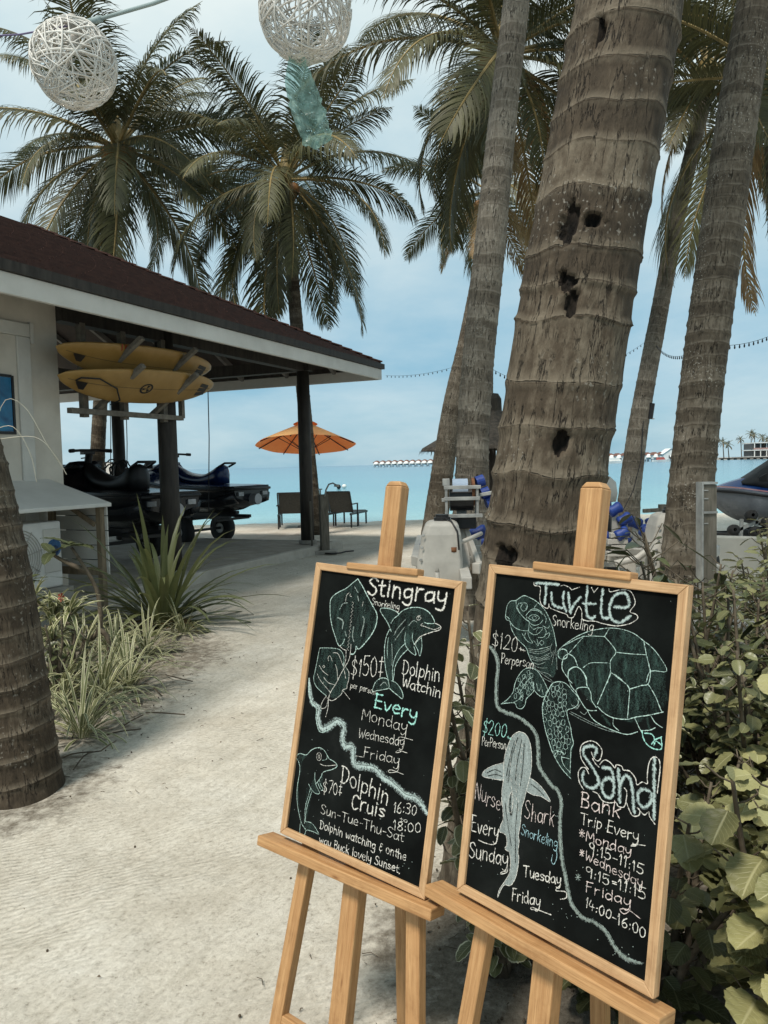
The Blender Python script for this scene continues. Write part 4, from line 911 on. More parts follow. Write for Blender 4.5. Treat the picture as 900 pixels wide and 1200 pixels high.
('W',2.2,1,'193 -149 194 -163 202 -170 214 -165 222 -157 222 -146'),
('W',2.2,1,'222 -146 220 -174 218 -188 207 -195 196 -191')]),
('lettering',[('W',4.6,1,'-101 -268 -98 -341'),
('W',4.6,1,'-108 -265 -86 -265 -64 -280 -61 -304 -72 -329 -87 -340 -105 -338'),
('W',4.6,1,'-28 -296 -42 -300 -49 -317 -40 -335 -28 -346 -14 -338 -11 -319 -16 -304 -29 -297'),
('W',4.6,1,'7 -276 7 -348'),
('W',4.6,1,'28 -303 26 -380'),
('W',4.6,1,'27 -314 42 -304 58 -311 61 -329 53 -346 39 -348 29 -341'),
('W',4.6,1,'81 -275 76 -312 76 -353'),
('W',4.6,1,'76 -324 88 -309 105 -312 110 -331 108 -355'),
('W',4.6,1,'132 -303 129 -353'),
('W',4.6,1,'134 -288 134 -285'),
('W',4.6,1,'153 -310 151 -362'),
('W',4.6,1,'151 -329 165 -316 179 -318 184 -337 182 -363')]),
('lettering',[('W',5.2,1,'18 -381 7 -372 -11 -379 -18 -404 -15 -425 -3 -437 18 -428'),
('W',5.2,1,'37 -391 36 -431'),
('W',5.2,1,'35 -405 48 -391 61 -389'),
('W',5.2,1,'78 -395 77 -419 84 -430 95 -428 106 -418 106 -393'),
('W',5.2,1,'106 -399 108 -430'),
('W',5.2,1,'128 -389 126 -427'),
('W',5.2,1,'128 -374 128 -372'),
('W',5.2,1,'177 -391 167 -386 150 -391 152 -397 166 -405 176 -412 166 -420 148 -418')]),
('lettering',[('W',2.8,1,'226 -350 233 -339 233 -382'),
('W',2.8,1,'261 -330 251 -346 246 -363 250 -376 260 -378 267 -368 265 -358 256 -355 248 -365'),
('W',2.8,1,'280 -347 281 -345'),
('W',2.8,1,'281 -366 282 -364'),
('W',2.8,1,'294 -326 305 -321 316 -327 310 -340 301 -343'),
('W',2.8,1,'300 -342 312 -345 316 -355 308 -366 295 -366'),
('W',2.8,1,'339 -320 328 -331 328 -344 329 -357 338 -363 345 -355 350 -340 348 -327 338 -321')]),
('lettering',[('W',2,1,'274 -394 275 -404 277 -408 282 -408'),
('W',2,1,'268 -399 283 -397'),
('W',2,1,'299 -393 292 -397 289 -401 293 -405 299 -405 305 -403 307 -398 305 -394 299 -394')]),
('lettering',[('W',2.8,1,'234 -425 243 -414 246 -455'),
('W',2.8,1,'273 -430 262 -425 264 -416 274 -412 282 -415 281 -422 273 -430'),
('W',2.8,1,'275 -429 261 -440 264 -448 274 -449 286 -442 284 -434 274 -428'),
('W',2.8,1,'301 -424 301 -422'),
('W',2.8,1,'303 -441 303 -438'),
('W',2.8,1,'328 -400 317 -410 317 -422 321 -434 331 -437 341 -429 345 -415 339 -405 328 -400'),
('W',2.8,1,'367 -387 357 -398 356 -410 358 -423 369 -427 381 -418 382 -403 377 -391 367 -387')]),
('lettering',[('W',2.3,1,'-179 -478 -189 -472 -202 -476 -204 -484 -194 -493 -182 -499 -181 -509 -192 -516 -206 -511'),
('W',2.3,1,'-167 -487 -167 -503 -164 -513 -153 -511 -147 -503 -145 -486'),
('W',2.3,1,'-145 -490 -144 -514'),
('W',2.3,1,'-133 -488 -133 -513'),
('W',2.3,1,'-133 -497 -125 -487 -114 -488 -112 -499 -111 -511'),
('W',2.3,1,'-98 -493 -82 -492'),
('W',2.3,1,'-72 -469 -36 -468'),
('W',2.3,1,'-54 -469 -54 -512'),
('W',2.3,1,'-28 -482 -29 -496 -23 -504 -13 -504 -6 -495 -4 -480'),
('W',2.3,1,'-4 -484 -3 -505'),
('W',2.3,1,'7 -492 30 -489 27 -482 21 -477 10 -483 5 -493 11 -502 20 -503 29 -501'),
('W',2.3,1,'43 -487 59 -485'),
('W',2.3,1,'63 -461 99 -460'),
('W',2.3,1,'82 -460 84 -501'),
('W',2.3,1,'112 -456 111 -479 112 -501'),
('W',2.3,1,'113 -485 120 -475 132 -476 135 -486 135 -500'),
('W',2.3,1,'146 -473 146 -490 151 -500 161 -498 167 -489 170 -471'),
('W',2.3,1,'170 -476 171 -499'),
('W',2.3,1,'182 -481 199 -480'),
('W',2.3,1,'236 -455 226 -450 212 -455 210 -463 221 -471 233 -476 233 -486 222 -494 208 -490'),
('W',2.3,1,'270 -472 259 -469 249 -473 245 -482 250 -492 261 -491 266 -485 271 -469'),
('W',2.3,1,'270 -470 271 -485 273 -492'),
('W',2.3,1,'288 -456 288 -480 290 -490 299 -489'),
('W',2.3,1,'278 -468 300 -465')]),
('lettering',[('W',2.8,1,'-197 -551 -195 -586'),
('W',2.8,1,'-201 -549 -190 -548 -179 -556 -177 -566 -181 -579 -190 -586 -199 -585'),
('W',2.8,1,'-158 -559 -165 -562 -169 -571 -166 -580 -160 -583 -154 -579 -150 -569 -152 -561 -158 -559'),
('W',2.8,1,'-142 -542 -143 -580'),
('W',2.8,1,'-133 -557 -131 -595'),
('W',2.8,1,'-133 -564 -127 -557 -119 -560 -117 -568 -120 -577 -126 -580 -132 -576'),
('W',2.8,1,'-108 -544 -108 -563 -108 -581'),
('W',2.8,1,'-108 -567 -102 -559 -95 -560 -92 -569 -90 -581'),
('W',2.8,1,'-80 -553 -81 -578'),
('W',2.8,1,'-79 -545 -78 -543'),
('W',2.8,1,'-71 -556 -71 -581'),
('W',2.8,1,'-71 -564 -65 -556 -58 -558 -55 -567 -55 -581'),
('W',2.8,1,'-31 -556 -25 -577 -18 -560 -12 -577 -5 -555'),
('W',2.8,1,'19 -558 12 -553 4 -559 1 -567 5 -575 11 -576 17 -570 20 -555'),
('W',2.8,1,'19 -555 19 -569 21 -576'),
('W',2.8,1,'32 -541 32 -563 33 -573 39 -574'),
('W',2.8,1,'25 -551 39 -551'),
('W',2.8,1,'62 -554 55 -550 47 -555 45 -563 48 -570 55 -573 62 -570'),
('W',2.8,1,'71 -537 71 -557 70 -576'),
('W',2.8,1,'71 -561 76 -553 84 -555 86 -564 86 -574'),
('W',2.8,1,'98 -552 95 -574'),
('W',2.8,1,'99 -544 99 -542'),
('W',2.8,1,'105 -546 107 -571'),
('W',2.8,1,'105 -556 112 -548 119 -549 121 -558 121 -570'),
('W',2.8,1,'148 -555 141 -551 133 -556 131 -564 134 -571 141 -571 147 -563'),
('W',2.8,1,'148 -552 148 -575 146 -587 138 -589 129 -585'),
('W',2.8,1,'189 -538 181 -535 178 -541 183 -549 186 -548'),
('W',2.8,1,'184 -549 175 -553 175 -565 183 -567 190 -562'),
('W',2.8,1,'183 -566 182 -574'),
('W',2.8,1,'222 -542 215 -545 213 -554 215 -564 222 -567 229 -563 231 -552 227 -545 223 -542'),
('W',2.8,1,'239 -544 239 -567'),
('W',2.8,1,'240 -551 245 -543 253 -545 254 -554 255 -566'),
('W',2.8,1,'270 -533 269 -554 270 -563 275 -564'),
('W',2.8,1,'263 -543 278 -542'),
('W',2.8,1,'281 -528 282 -547 283 -566'),
('W',2.8,1,'283 -552 288 -544 295 -545 297 -553 298 -564'),
('W',2.8,1,'308 -552 323 -551 323 -543 318 -540 310 -545 308 -553 311 -562 317 -564 323 -561')]),
('lettering',[('W',2.8,1,'-192 -630 -185 -652 -180 -635 -172 -651 -167 -629'),
('W',2.8,1,'-141 -630 -147 -627 -156 -631 -159 -638 -155 -647 -149 -647 -142 -640 -141 -628'),
('W',2.8,1,'-141 -628 -142 -641 -140 -647'),
('W',2.8,1,'-135 -626 -133 -638 -129 -644 -121 -642 -118 -634 -117 -626'),
('W',2.8,1,'-117 -626 -118 -650 -120 -661 -127 -665 -133 -662'),
('W',2.8,1,'-92 -609 -92 -647'),
('W',2.8,1,'-94 -610 -82 -609 -77 -614 -79 -623 -91 -626'),
('W',2.8,1,'-91 -626 -80 -628 -73 -634 -78 -645 -93 -648'),
('W',2.8,1,'-66 -622 -65 -636 -62 -644 -55 -643 -51 -636 -49 -622'),
('W',2.8,1,'-50 -625 -48 -644'),
('W',2.8,1,'-26 -623 -33 -620 -39 -625 -42 -634 -39 -641 -33 -644 -26 -640'),
('W',2.8,1,'-18 -607 -17 -644'),
('W',2.8,1,'-3 -620 -17 -632'),
('W',2.8,1,'-12 -630 -1 -643'),
('W',2.8,1,'23 -604 24 -642'),
('W',2.8,1,'42 -619 34 -622 32 -631 36 -638 42 -639 48 -636 50 -628 47 -621 42 -619'),
('W',2.8,1,'58 -618 65 -639 77 -617'),
('W',2.8,1,'81 -627 97 -624 97 -617 89 -616 84 -619 81 -628 86 -636 92 -639 98 -635'),
('W',2.8,1,'108 -596 108 -635'),
('W',2.8,1,'116 -615 117 -626 123 -631 128 -628 133 -622 133 -614'),
('W',2.8,1,'133 -614 133 -635 131 -645 124 -649 118 -646'),
('W',2.8,1,'178 -601 172 -596 163 -599 160 -607 167 -613 175 -620 176 -628 167 -634 157 -630'),
('W',2.8,1,'183 -610 183 -623 188 -630 195 -629 200 -622 199 -609'),
('W',2.8,1,'198 -612 200 -631'),
('W',2.8,1,'210 -608 210 -631'),
('W',2.8,1,'210 -618 216 -609 223 -610 224 -619 225 -631'),
('W',2.8,1,'248 -611 241 -608 234 -610 236 -615 244 -619 248 -624 242 -628 233 -626'),
('W',2.8,1,'256 -617 272 -613 271 -608 266 -605 259 -610 256 -617 259 -626 266 -626 272 -624'),
('W',2.8,1,'285 -597 284 -617 286 -625 292 -625'),
('W',2.8,1,'279 -607 291 -606'),
('W',2.8,1,'299 -628 301 -626')]),
('lettering',[('W',2.8,1,'-189 -370 -199 -363 -210 -372 -209 -383 -195 -388 -188 -399 -195 -411 -211 -408'),
('W',2.8,1,'-200 -352 -199 -424'),
('W',2.8,1,'-177 -353 -152 -350 -168 -407'),
('W',2.8,1,'-134 -352 -144 -364 -145 -381 -140 -398 -129 -405 -122 -397 -120 -378 -126 -361 -134 -353'),
('W',2.8,1,'-102 -346 -100 -372'),
('W',2.8,1,'-109 -361 -93 -359'),
('W',2.8,1,'-102 -376 -100 -400'),
('W',2.8,1,'-109 -388 -91 -386')]),
('underline',[('W',2,1,'241 -23 238 -55 204 -66 215 -50 284 -48')]),
('underline',[('W',2,1,'233 -83 229 -111 200 -124 212 -111 261 -110')]),
('underline',[('W',2,1,'223 -167 222 -201 180 -219 170 -213 191 -205 256 -207')]),
('underline',[('W',1.8,1,'-32 -197 10 -192')]),
]
CHALK_R=[
('turtle_drawing',[('k',0,1,'-339 470 -337 501 -332 520 -314 537 -255 567 -184 549 -147 527 -122 501 -91 447 -79 414 -68 385 -60 316 -79 269 -141 288 -205 344 -269 394 -300 426 -313 455'),
('M',1.8,1,'-339 470 -329 460 -313 457 -300 426 -269 394 -219 365 -205 344 -188 320 -171 305'),
('M',2,1,'-339 470 -338 501 -334 522 -318 540 -291 546 -256 569 -220 564 -184 552 -148 529 -122 501 -106 476 -91 447 -79 414 -72 393'),
('M',1.8,1,'-339 470 -331 474 -317 466'),
('M',1.6,1,'-291 544 -285 517 -264 496 -232 475 -214 468 -213 434 -203 426 -185 420'),
('M',1.6,1,'-313 457 -287 437 -250 429 -213 432'),
('M',1.3,1,'-269 537 -240 541 -230 528 -238 518'),
('M',1.3,1,'-257 534 -264 519 -248 507 -232 519 -240 534'),
('M',1.3,1,'-222 483 -206 497 -184 500 -166 491 -181 477 -201 477 -222 483'),
('M',1.3,1,'-202 486 -192 495 -179 489 -190 479 -202 486'),
('M',1.3,1,'-234 491 -214 512 -180 518 -151 506'),
('M',1.3,1,'-229 498 -209 519 -181 523 -157 514'),
('M',1.3,1,'-214 466 -190 458 -163 466 -148 484'),
('M',1.3,1,'-196 528 -183 545'),
('M',1.3,1,'-185 420 -164 428 -144 453 -166 450 -175 430'),
('M',1.3,1,'-162 414 -135 419 -126 442 -136 454'),
('M',1.3,1,'-226 423 -229 404 -210 389 -187 388 -207 408 -215 425'),
('M',1.3,1,'-183 398 -158 381 -167 405'),
('M',1.3,1,'-154 393 -144 404 -132 397 -142 386 -154 393'),
('M',1.3,1,'-130 428 -110 440 -113 422 -123 416'),
('M',1.3,1,'-275 536 -282 522 -271 504'),
('M',1.3,1,'-228 487 -230 475 -217 470'),
('M',1.3,1,'-145 507 -132 491 -135 472'),
('M',1.3,1,'-145 462 -122 456 -113 466'),
('M',1.3,1,'-151 371 -114 382'),
('M',1.3,1,'-243 416 -223 396'),
('M',1.3,1,'-207 453 -188 442 -167 454'),
('G',1.5,1,'-207 362 -162 365 -103 388'),
('G',1.5,1,'-200 350 -149 351 -102 375'),
('G',1.5,1,'-195 337 -147 336 -100 362'),
('G',1.5,1,'-188 324 -146 323 -99 349'),
('G',1.5,1,'-184 314 -149 309 -118 323'),
('G',1.5,1,'-72 393 -79 365 -85 320'),
('G',1.5,1,'-76 383 -66 346 -59 307'),
('G',1.5,1,'-83 373 -93 345'),
('G',1.5,1,'-170 296 -141 284 -102 282 -79 273'),
('G',1.5,1,'-152 286 -112 271 -78 260'),
('G',1.5,1,'-203 356 -150 359 -100 382'),
('G',1.5,1,'-192 331 -144 330 -105 354'),
('G',1.5,1,'-94 398 -100 380 -92 363'),
('G',1.5,1,'-180 303 -142 297 -105 303'),
('G',1.5,1,'-130 330 -98 340'),
('G',1.5,1,'-127 264 -88 254 -61 255'),
('k',0,1,'-64 371 13 438 70 470 140 492 196 497 252 488 296 469 326 452 358 426 387 381 389 330 400 275 327 202 271 179 190 187 119 204 39 260 -5 286 -37 326 -54 352'),
('M',1.9,1,'-64 374 -39 401 12 441 70 472 139 493 196 499 252 491 295 470 326 454 357 428 390 382 331 371 318 331'),
('M',2.2,1,'295 470 309 425 331 371'),
('M',2.6,1,'-16 372 -20 358 -33 350 -48 349 -59 358 -60 371 -51 383 -37 388 -23 383 -16 371'),
('M',2.6,1,'-15 373 -34 355 -36 314 -8 285 15 267'),
('M',2.6,1,'-11 374 14 364 31 338'),
('M',2.6,1,'-5 286 -4 314 25 331 49 324 72 300 79 274'),
('M',1.9,1,'-8 380 43 443'),
('M',1.9,1,'42 448 85 456 136 462'),
('M',1.9,1,'136 462 152 492'),
('M',1.9,1,'136 462 167 439 189 413 170 379 174 342'),
('M',1.9,1,'189 413 247 417 306 424'),
('M',1.9,1,'58 334 89 357 159 369'),
('M',1.9,1,'174 342 166 299'),
('M',1.9,1,'178 337 233 312'),
('M',1.9,1,'-35 402 13 432 39 445'),
('K',9,1,'74 436 85 393'),
('K',9,1,'106 447 103 412'),
('K',9,1,'216 485 213 447'),
('K',9,1,'253 475 251 437'),
('K',9,1,'224 405 234 364'),
('K',9,1,'272 408 280 361'),
('K',9,1,'339 440 355 396'),
('K',9,1,'229 352 238 321'),
('K',9,1,'123 343 134 301'),
('K',9,1,'23 411 42 363'),
('K',9,1,'296 407 294 364'),
('K',9,1,'20 308 36 259'),
('M',2.4,1,'176 334 133 215'),
('M',2.4,1,'192 334 232 314 256 293 258 246 258 193'),
('M',2.4,1,'256 293 300 315 325 325 331 363 321 389'),
('M',2.4,1,'325 325 353 294 385 242'),
('M',2.4,1,'134 205 164 188 203 180 256 187 291 203 340 221 390 243'),
('M',2.2,1,'93 182 116 158 157 143 207 136 261 135 301 154'),
('M',2.2,1,'203 178 205 155 228 141'),
('M',2.2,1,'286 199 304 173 316 158'),
('M',2.2,1,'345 222 364 201 392 190'),
('M',2.2,1,'315 162 345 170 366 184'),
('M',2.4,1,'37 238 36 248 53 259 84 265'),
('M',2.4,1,'81 272 75 300 49 325 21 330 -4 310 -7 290'),
('M',2.4,1,'-7 290 11 258 37 238'),
('M',2.4,1,'81 272 101 247 106 223 128 202'),
('M',2.4,1,'37 238 65 205 93 184 130 190'),
('T',3.4,1,'318 161 328 134 350 116 380 113 396 122 391 154'),
('T',3.4,1,'329 156 356 159 367 143 359 128'),
('T',3.4,1,'367 143 391 158'),
('T',3.4,1,'393 132 373 140 367 125'),
('K',9,1,'282 289 293 235'),
('K',9,1,'332 299 351 257'),
('K',9,1,'212 298 226 216'),
('K',9,1,'167 265 178 210'),
('K',9,1,'331 207 344 178'),
('K',9,1,'159 177 189 155'),
('G',1.5,1,'17 155 66 144 124 135 181 130 224 133'),
('G',1.5,1,'22 161 71 152 129 141 185 140'),
('G',1.5,1,'31 188 50 182 50 202 40 214'),
('G',1.5,1,'19 190 44 176 60 199'),
('G',1.5,1,'63 170 81 164 91 176'),
('k',0,1,'-91 216 -104 187 -110 150 -101 108 -84 64 -57 15 -35 -18 4 -55 45 -77 40 -11 46 49 27 104 5 163 48 193 50 219 22 239 -11 260 -43 261 -73 246'),
('k',0,1,'-315 118 -260 177 -242 244 -216 274 -189 287 -137 273 -97 219 -113 189 -157 207 -195 150 -215 123 -246 134'),
('M',2.2,1,'-74 248 -91 216 -104 187 -110 150 -101 108 -84 64 -57 15 -35 -18 4 -55 48 -80'),
('M',1.9,1,'-91 216 -74 248 -43 262 -11 260 22 239 50 219 48 193 29 176 5 163 10 138 27 104 35 76 46 49 38 26 40 -11 43 -61'),
('M',1.9,1,'-35 -18 -19 3 8 1 -1 -14 12 -40 43 -59'),
('M',1.6,1,'-1 -14 20 -12 40 -11'),
('M',1.1,0,'-30 164 -22 169 -22 179 -28 186 -36 181 -38 170 -30 164'),
('M',1.1,0,'-52 121 -57 135 -68 131 -70 119 -61 112 -52 121'),
('M',1.1,0,'-84 107 -92 117 -102 110 -99 98 -89 96 -84 107'),
('M',1.1,0,'-9 59 -10 69 -18 76 -25 66 -23 56 -15 48 -9 59'),
('M',1.1,0,'-21 136 -10 135 -3 146 -11 155 -22 151 -21 136'),
('M',1.1,0,'-90 143 -98 148 -105 140 -105 127 -95 124 -86 131 -90 143'),
('M',1.1,0,'-64 108 -76 106 -74 91 -63 85 -57 98 -64 108'),
('M',1.1,0,'-62 161 -53 169 -59 182 -70 180 -73 165 -62 161'),
('M',1.1,0,'-41 42 -49 38 -51 28 -47 17 -36 21 -35 33 -41 42'),
('M',1.1,0,'-32 184 -23 185 -20 198 -27 206 -38 204 -41 190 -32 184'),
('M',1.1,0,'-54 59 -64 57 -72 49 -65 39 -57 38 -50 46 -54 59'),
('M',1.1,0,'-56 225 -47 225 -39 234 -44 246 -54 245 -59 236 -56 225'),
('M',1.1,0,'-41 101 -38 114 -44 122 -54 124 -56 111 -52 100 -41 101'),
('M',1.1,0,'-66 79 -74 71 -73 60 -65 54 -58 61 -56 73 -66 79'),
('M',1.1,0,'-30 218 -39 226 -48 224 -49 213 -44 206 -35 207 -30 218'),
('M',1.1,0,'-26 17 -35 24 -44 14 -38 2 -26 2 -26 17'),
('M',1.1,0,'-29 89 -39 94 -47 87 -43 73 -31 75 -29 89'),
('M',1.1,0,'-18 184 -12 172 -2 179 -1 194 -12 194 -18 184'),
('M',1.1,0,'17 49 19 38 29 41 33 50 30 62 19 60 17 49'),
('M',1.1,0,'-11 126 -17 115 -14 103 -3 103 1 113 -1 124 -11 126'),
('M',1.1,0,'-26 225 -15 216 -5 225 -10 239 -22 239 -26 225'),
('M',1.1,0,'-11 81 -10 94 -20 96 -27 90 -25 79 -18 76 -11 81'),
('M',1.1,0,'-22 48 -30 51 -39 46 -35 35 -28 30 -22 37 -22 48'),
('M',1.1,0,'-8 33 -17 41 -27 35 -26 22 -19 15 -9 20 -8 33'),
('M',1.1,0,'21 61 19 74 9 76 3 69 3 57 12 56 21 61'),
('M',1.1,0,'-13 222 -22 214 -19 201 -8 198 -3 207 -4 219 -13 222'),
('M',1.1,0,'4 20 15 18 23 26 19 38 10 42 2 33 4 20'),
('M',1.1,0,'-57 215 -67 219 -72 207 -65 197 -54 202 -57 215'),
('M',1.1,0,'-4 38 7 43 7 57 -4 63 -12 50 -4 38'),
('M',1.1,0,'-2 3 6 -4 15 3 15 15 6 21 -2 15 -2 3'),
('M',1.1,0,'-34 130 -28 139 -30 149 -38 156 -46 146 -44 134 -34 130'),
('M',1.1,0,'-72 166 -74 178 -81 184 -88 179 -91 167 -82 162 -72 166'),
('M',1.1,0,'-64 217 -59 225 -61 238 -72 239 -77 228 -73 217 -64 217'),
('M',1.1,0,'21 88 21 100 10 106 6 92 11 79 21 88'),
('M',1.1,0,'-89 194 -100 196 -103 182 -95 173 -85 181 -89 194'),
('M',1.1,0,'-63 130 -53 130 -47 138 -49 149 -59 152 -64 142 -63 130'),
('M',1.1,0,'-106 156 -97 151 -89 157 -89 169 -97 177 -106 169 -106 156'),
('M',1.1,0,'-85 144 -78 137 -68 144 -72 159 -84 157 -85 144'),
('M',1.1,0,'-92 219 -99 210 -98 199 -90 193 -84 201 -82 213 -92 219'),
('M',1.1,0,'-42 63 -35 55 -26 60 -26 72 -34 77 -42 73 -42 63'),
('M',1.1,0,'-18 -8 -22 4 -31 4 -38 -2 -35 -13 -26 -19 -18 -8'),
('M',1.1,0,'-2 157 1 170 -6 177 -16 177 -17 165 -12 157 -2 157'),
('M',1.1,0,'-43 153 -37 164 -42 175 -54 174 -53 160 -43 153'),
('M',1.1,0,'-43 249 -39 237 -29 238 -24 249 -29 258 -39 260 -43 249'),
('M',1.1,0,'-22 97 -19 108 -27 117 -36 110 -39 98 -30 91 -22 97'),
('M',1.1,0,'-19 -6 -8 -7 -4 6 -12 14 -20 7 -19 -6'),
('M',2,1,'-315 118 -283 145 -260 177 -255 210 -242 244 -217 276 -189 288 -161 287 -137 273 -105 239 -92 220'),
('M',2,1,'-315 118 -281 129 -246 136 -232 121 -209 122 -194 141 -191 164 -171 186 -157 207 -166 236 -157 207 -121 188 -100 196'),
('M',1.4,1,'-252 137 -225 157 -210 178'),
('M',1.1,0,'-185 202 -187 214 -195 215 -200 206 -194 197 -185 202'),
('M',1.1,0,'-222 228 -229 223 -229 213 -222 208 -215 212 -217 221 -222 228'),
('M',1.1,0,'-207 171 -208 180 -213 187 -220 181 -219 173 -214 165 -207 171'),
('M',1.1,0,'-232 224 -226 232 -233 241 -240 235 -240 225 -232 224'),
('M',1.1,0,'-201 230 -198 220 -190 220 -186 226 -186 236 -195 237 -201 230'),
('M',1.1,0,'-192 194 -191 185 -184 179 -179 187 -178 196 -185 199 -192 194'),
('M',1.1,0,'-229 195 -233 185 -228 176 -220 181 -221 192 -229 195'),
('M',1.1,0,'-180 252 -170 254 -169 267 -178 269 -186 262 -180 252'),
('M',1.1,0,'-197 263 -190 259 -185 268 -188 277 -196 277 -201 271 -197 263'),
('M',1.1,0,'-223 165 -220 155 -211 153 -207 165 -215 171 -223 165'),
('M',1.1,0,'-165 222 -174 218 -177 208 -168 203 -162 211 -165 222'),
('M',1.1,0,'-251 155 -242 154 -239 164 -241 174 -249 173 -253 165 -251 155'),
('M',1.1,0,'-216 257 -222 250 -218 241 -210 242 -204 249 -209 258 -216 257'),
('M',1.1,0,'-199 245 -194 238 -188 242 -185 251 -192 256 -199 253 -199 245'),
('M',1.1,0,'-213 217 -214 207 -207 201 -200 207 -200 217 -207 220 -213 217'),
('M',1.1,0,'-165 237 -172 236 -176 227 -170 220 -163 222 -160 230 -165 237'),
('M',1.1,0,'-247 195 -250 186 -243 180 -235 181 -235 191 -239 199 -247 195'),
('M',1.1,0,'-172 245 -180 249 -186 244 -186 235 -179 229 -172 234 -172 245'),
('M',1.3,1,'-149 235 -134 207 -126 226'),
('M',1.3,1,'-127 235 -111 198'),
('M',1.3,1,'-241 194 -208 251'),
('M',1.3,1,'-228 179 -194 235')]),
('rope_line',[('G',[8.5,8.5,8.5,8.5,8.5,8.5,8.5,8.5,8.5,8.5,8.5,8.5,8.5,8.5,8.5,8.5,8.5,8.5,8.5,8.5,8.5,8.5,8.5,8.5,8.5,8.5,10,10,4],1,'-403 337 -371 309 -353 270 -352 209 -347 150 -335 105 -300 90 -246 89 -186 75 -144 54 -121 25 -109 -29 -101 -75 -64 -108 -29 -132 -5 -140 16 -179 18 -235 25 -300 44 -384 61 -425 80 -475 104 -521 155 -545 202 -540 250 -554 293 -592 339 -605 391 -595'),
('g',4,1,'-409 336 -377 308 -359 269 -357 208 -353 148 -341 104 -305 89 -251 87 -191 74 -149 53 -126 23 -114 -31 -105 -76 -69 -109 -34 -134 -10 -141 12 -181 14 -236 20 -302 40 -385 57 -427 75 -476 99 -523 151 -547 198 -542 246 -555 289 -594 335 -607 387 -596'),
('G',1.4,1,'-393 341 -361 313 -344 274 -342 213 -337 153 -326 109 -290 94 -237 92 -177 79 -135 58 -112 28 -100 -25 -92 -71 -56 -104 -21 -128 3 -136 24 -175 26 -230 33 -296 52 -379 69 -421 87 -470 111 -516 162 -540 209 -535 257 -549 300 -588 345 -600 398 -590')]),
('shark_drawing',[('s',0,1,'-210 31 -179 29 -155 6 -140 -38 -134 -93 -138 -132 -147 -182 -154 -223 -162 -255 -161 -317 -165 -361 -159 -382 -160 -425 -153 -442 -153 -479 -160 -524 -180 -560 -210 -570 -226 -597 -236 -628 -232 -595 -211 -558 -192 -518 -191 -474 -201 -440 -214 -438 -225 -432 -217 -417 -224 -386 -241 -379 -260 -379 -257 -353 -248 -321 -264 -253 -262 -276 -268 -219 -265 -169 -271 -121 -270 -77 -259 -35 -239 10'),
('s',0,1,'-272 -111 -319 -132 -362 -161 -379 -186 -367 -193 -318 -187 -265 -176'),
('s',0,1,'-138 -130 -98 -140 -60 -161 -32 -190 -75 -184 -116 -190 -150 -182'),
('W',1.8,1,'-210 31 -179 29 -155 6 -140 -38 -134 -93 -138 -132 -147 -182 -154 -223 -162 -255 -161 -317 -165 -361 -159 -382 -160 -425 -153 -442 -153 -479 -160 -524 -180 -560 -210 -570 -226 -597 -236 -628'),
('W',1.8,1,'-238 -628 -232 -595 -211 -558 -192 -518 -191 -474 -201 -440 -214 -438 -225 -432 -217 -417 -224 -386 -241 -379 -260 -379 -257 -353 -248 -321 -264 -253 -262 -276 -268 -219 -265 -169 -271 -121 -270 -77 -259 -35 -239 10 -210 31'),
('W',1.6,1,'-272 -109 -319 -132 -362 -161 -379 -186 -367 -193 -318 -187 -267 -177'),
('W',1.6,1,'-138 -130 -98 -140 -60 -161 -31 -191 -75 -184 -116 -190 -150 -183'),
('D',[2,5,6,5,2],1,'-217 -204 -222 -239 -220 -272 -210 -298 -206 -283'),
('W',1.5,1,'-216 -203 -230 -237 -228 -284 -217 -292'),
('W',1.5,1,'-216 -203 -207 -239 -209 -278 -213 -290'),
('D',3,1,'-214 6 -235 -77 -241 -177'),
('D',3,1,'-194 1 -206 -103 -205 -161'),
('D',3,1,'-180 -10 -176 -95 -179 -173'),
('D',3,1,'-230 -13 -245 -95 -253 -156'),
('D',3,1,'-353 -172 -316 -149 -283 -149'),
('D',3,1,'-345 -182 -307 -166 -275 -164'),
('D',3,1,'-126 -153 -95 -162 -64 -176'),
('D',3,1,'-246 -261 -230 -315 -196 -410'),
('D',3,1,'-183 -241 -182 -347 -167 -466'),
('W',1.3,1,'-224 -11 -220 -22'),
('W',1.3,1,'-192 -13 -188 -24'),
('W',1.3,1,'-252 -39 -248 -50'),
('W',1.3,1,'-220 -41 -216 -53'),
('W',1.3,1,'-191 -44 -187 -55'),
('W',1.3,1,'-246 -69 -242 -81'),
('W',1.3,1,'-215 -72 -211 -83'),
('W',1.3,1,'-189 -75 -186 -86'),
('W',1.3,1,'-240 -99 -236 -111'),
('W',1.3,1,'-211 -102 -207 -113'),
('W',1.3,1,'-188 -106 -184 -117'),
('W',1.3,1,'-235 -129 -231 -140'),
('W',1.3,1,'-207 -132 -203 -143'),
('W',1.3,1,'-187 -137 -183 -148'),
('W',1.3,1,'-229 -159 -225 -170'),
('W',1.3,1,'-203 -162 -199 -173'),
('W',1.3,1,'-185 -167 -181 -178'),
('W',1.3,1,'-223 -189 -219 -200'),
('W',1.3,1,'-199 -192 -195 -203'),
('W',1.3,1,'-184 -198 -180 -209'),
('W',1.3,1,'-217 -218 -213 -229'),
('W',1.3,1,'-195 -222 -191 -233'),
('W',1.3,1,'-182 -228 -178 -239'),
('W',1.3,1,'-211 -248 -207 -258'),
('W',1.3,1,'-192 -252 -188 -263'),
('W',1.3,1,'-180 -259 -177 -270')]),
('title_lettering',[('B',9,1,'-193 627 -143 630 -91 632'),
('B',9,1,'-147 627 -145 592 -145 552'),
('B',9,1,'-117 593 -110 560 -89 545 -62 542'),
('B',9,1,'-59 602 -60 571 -43 535'),
('B',9,1,'-37 600 -30 565 -21 532'),
('B',9,1,'-22 536 -6 564 16 590'),
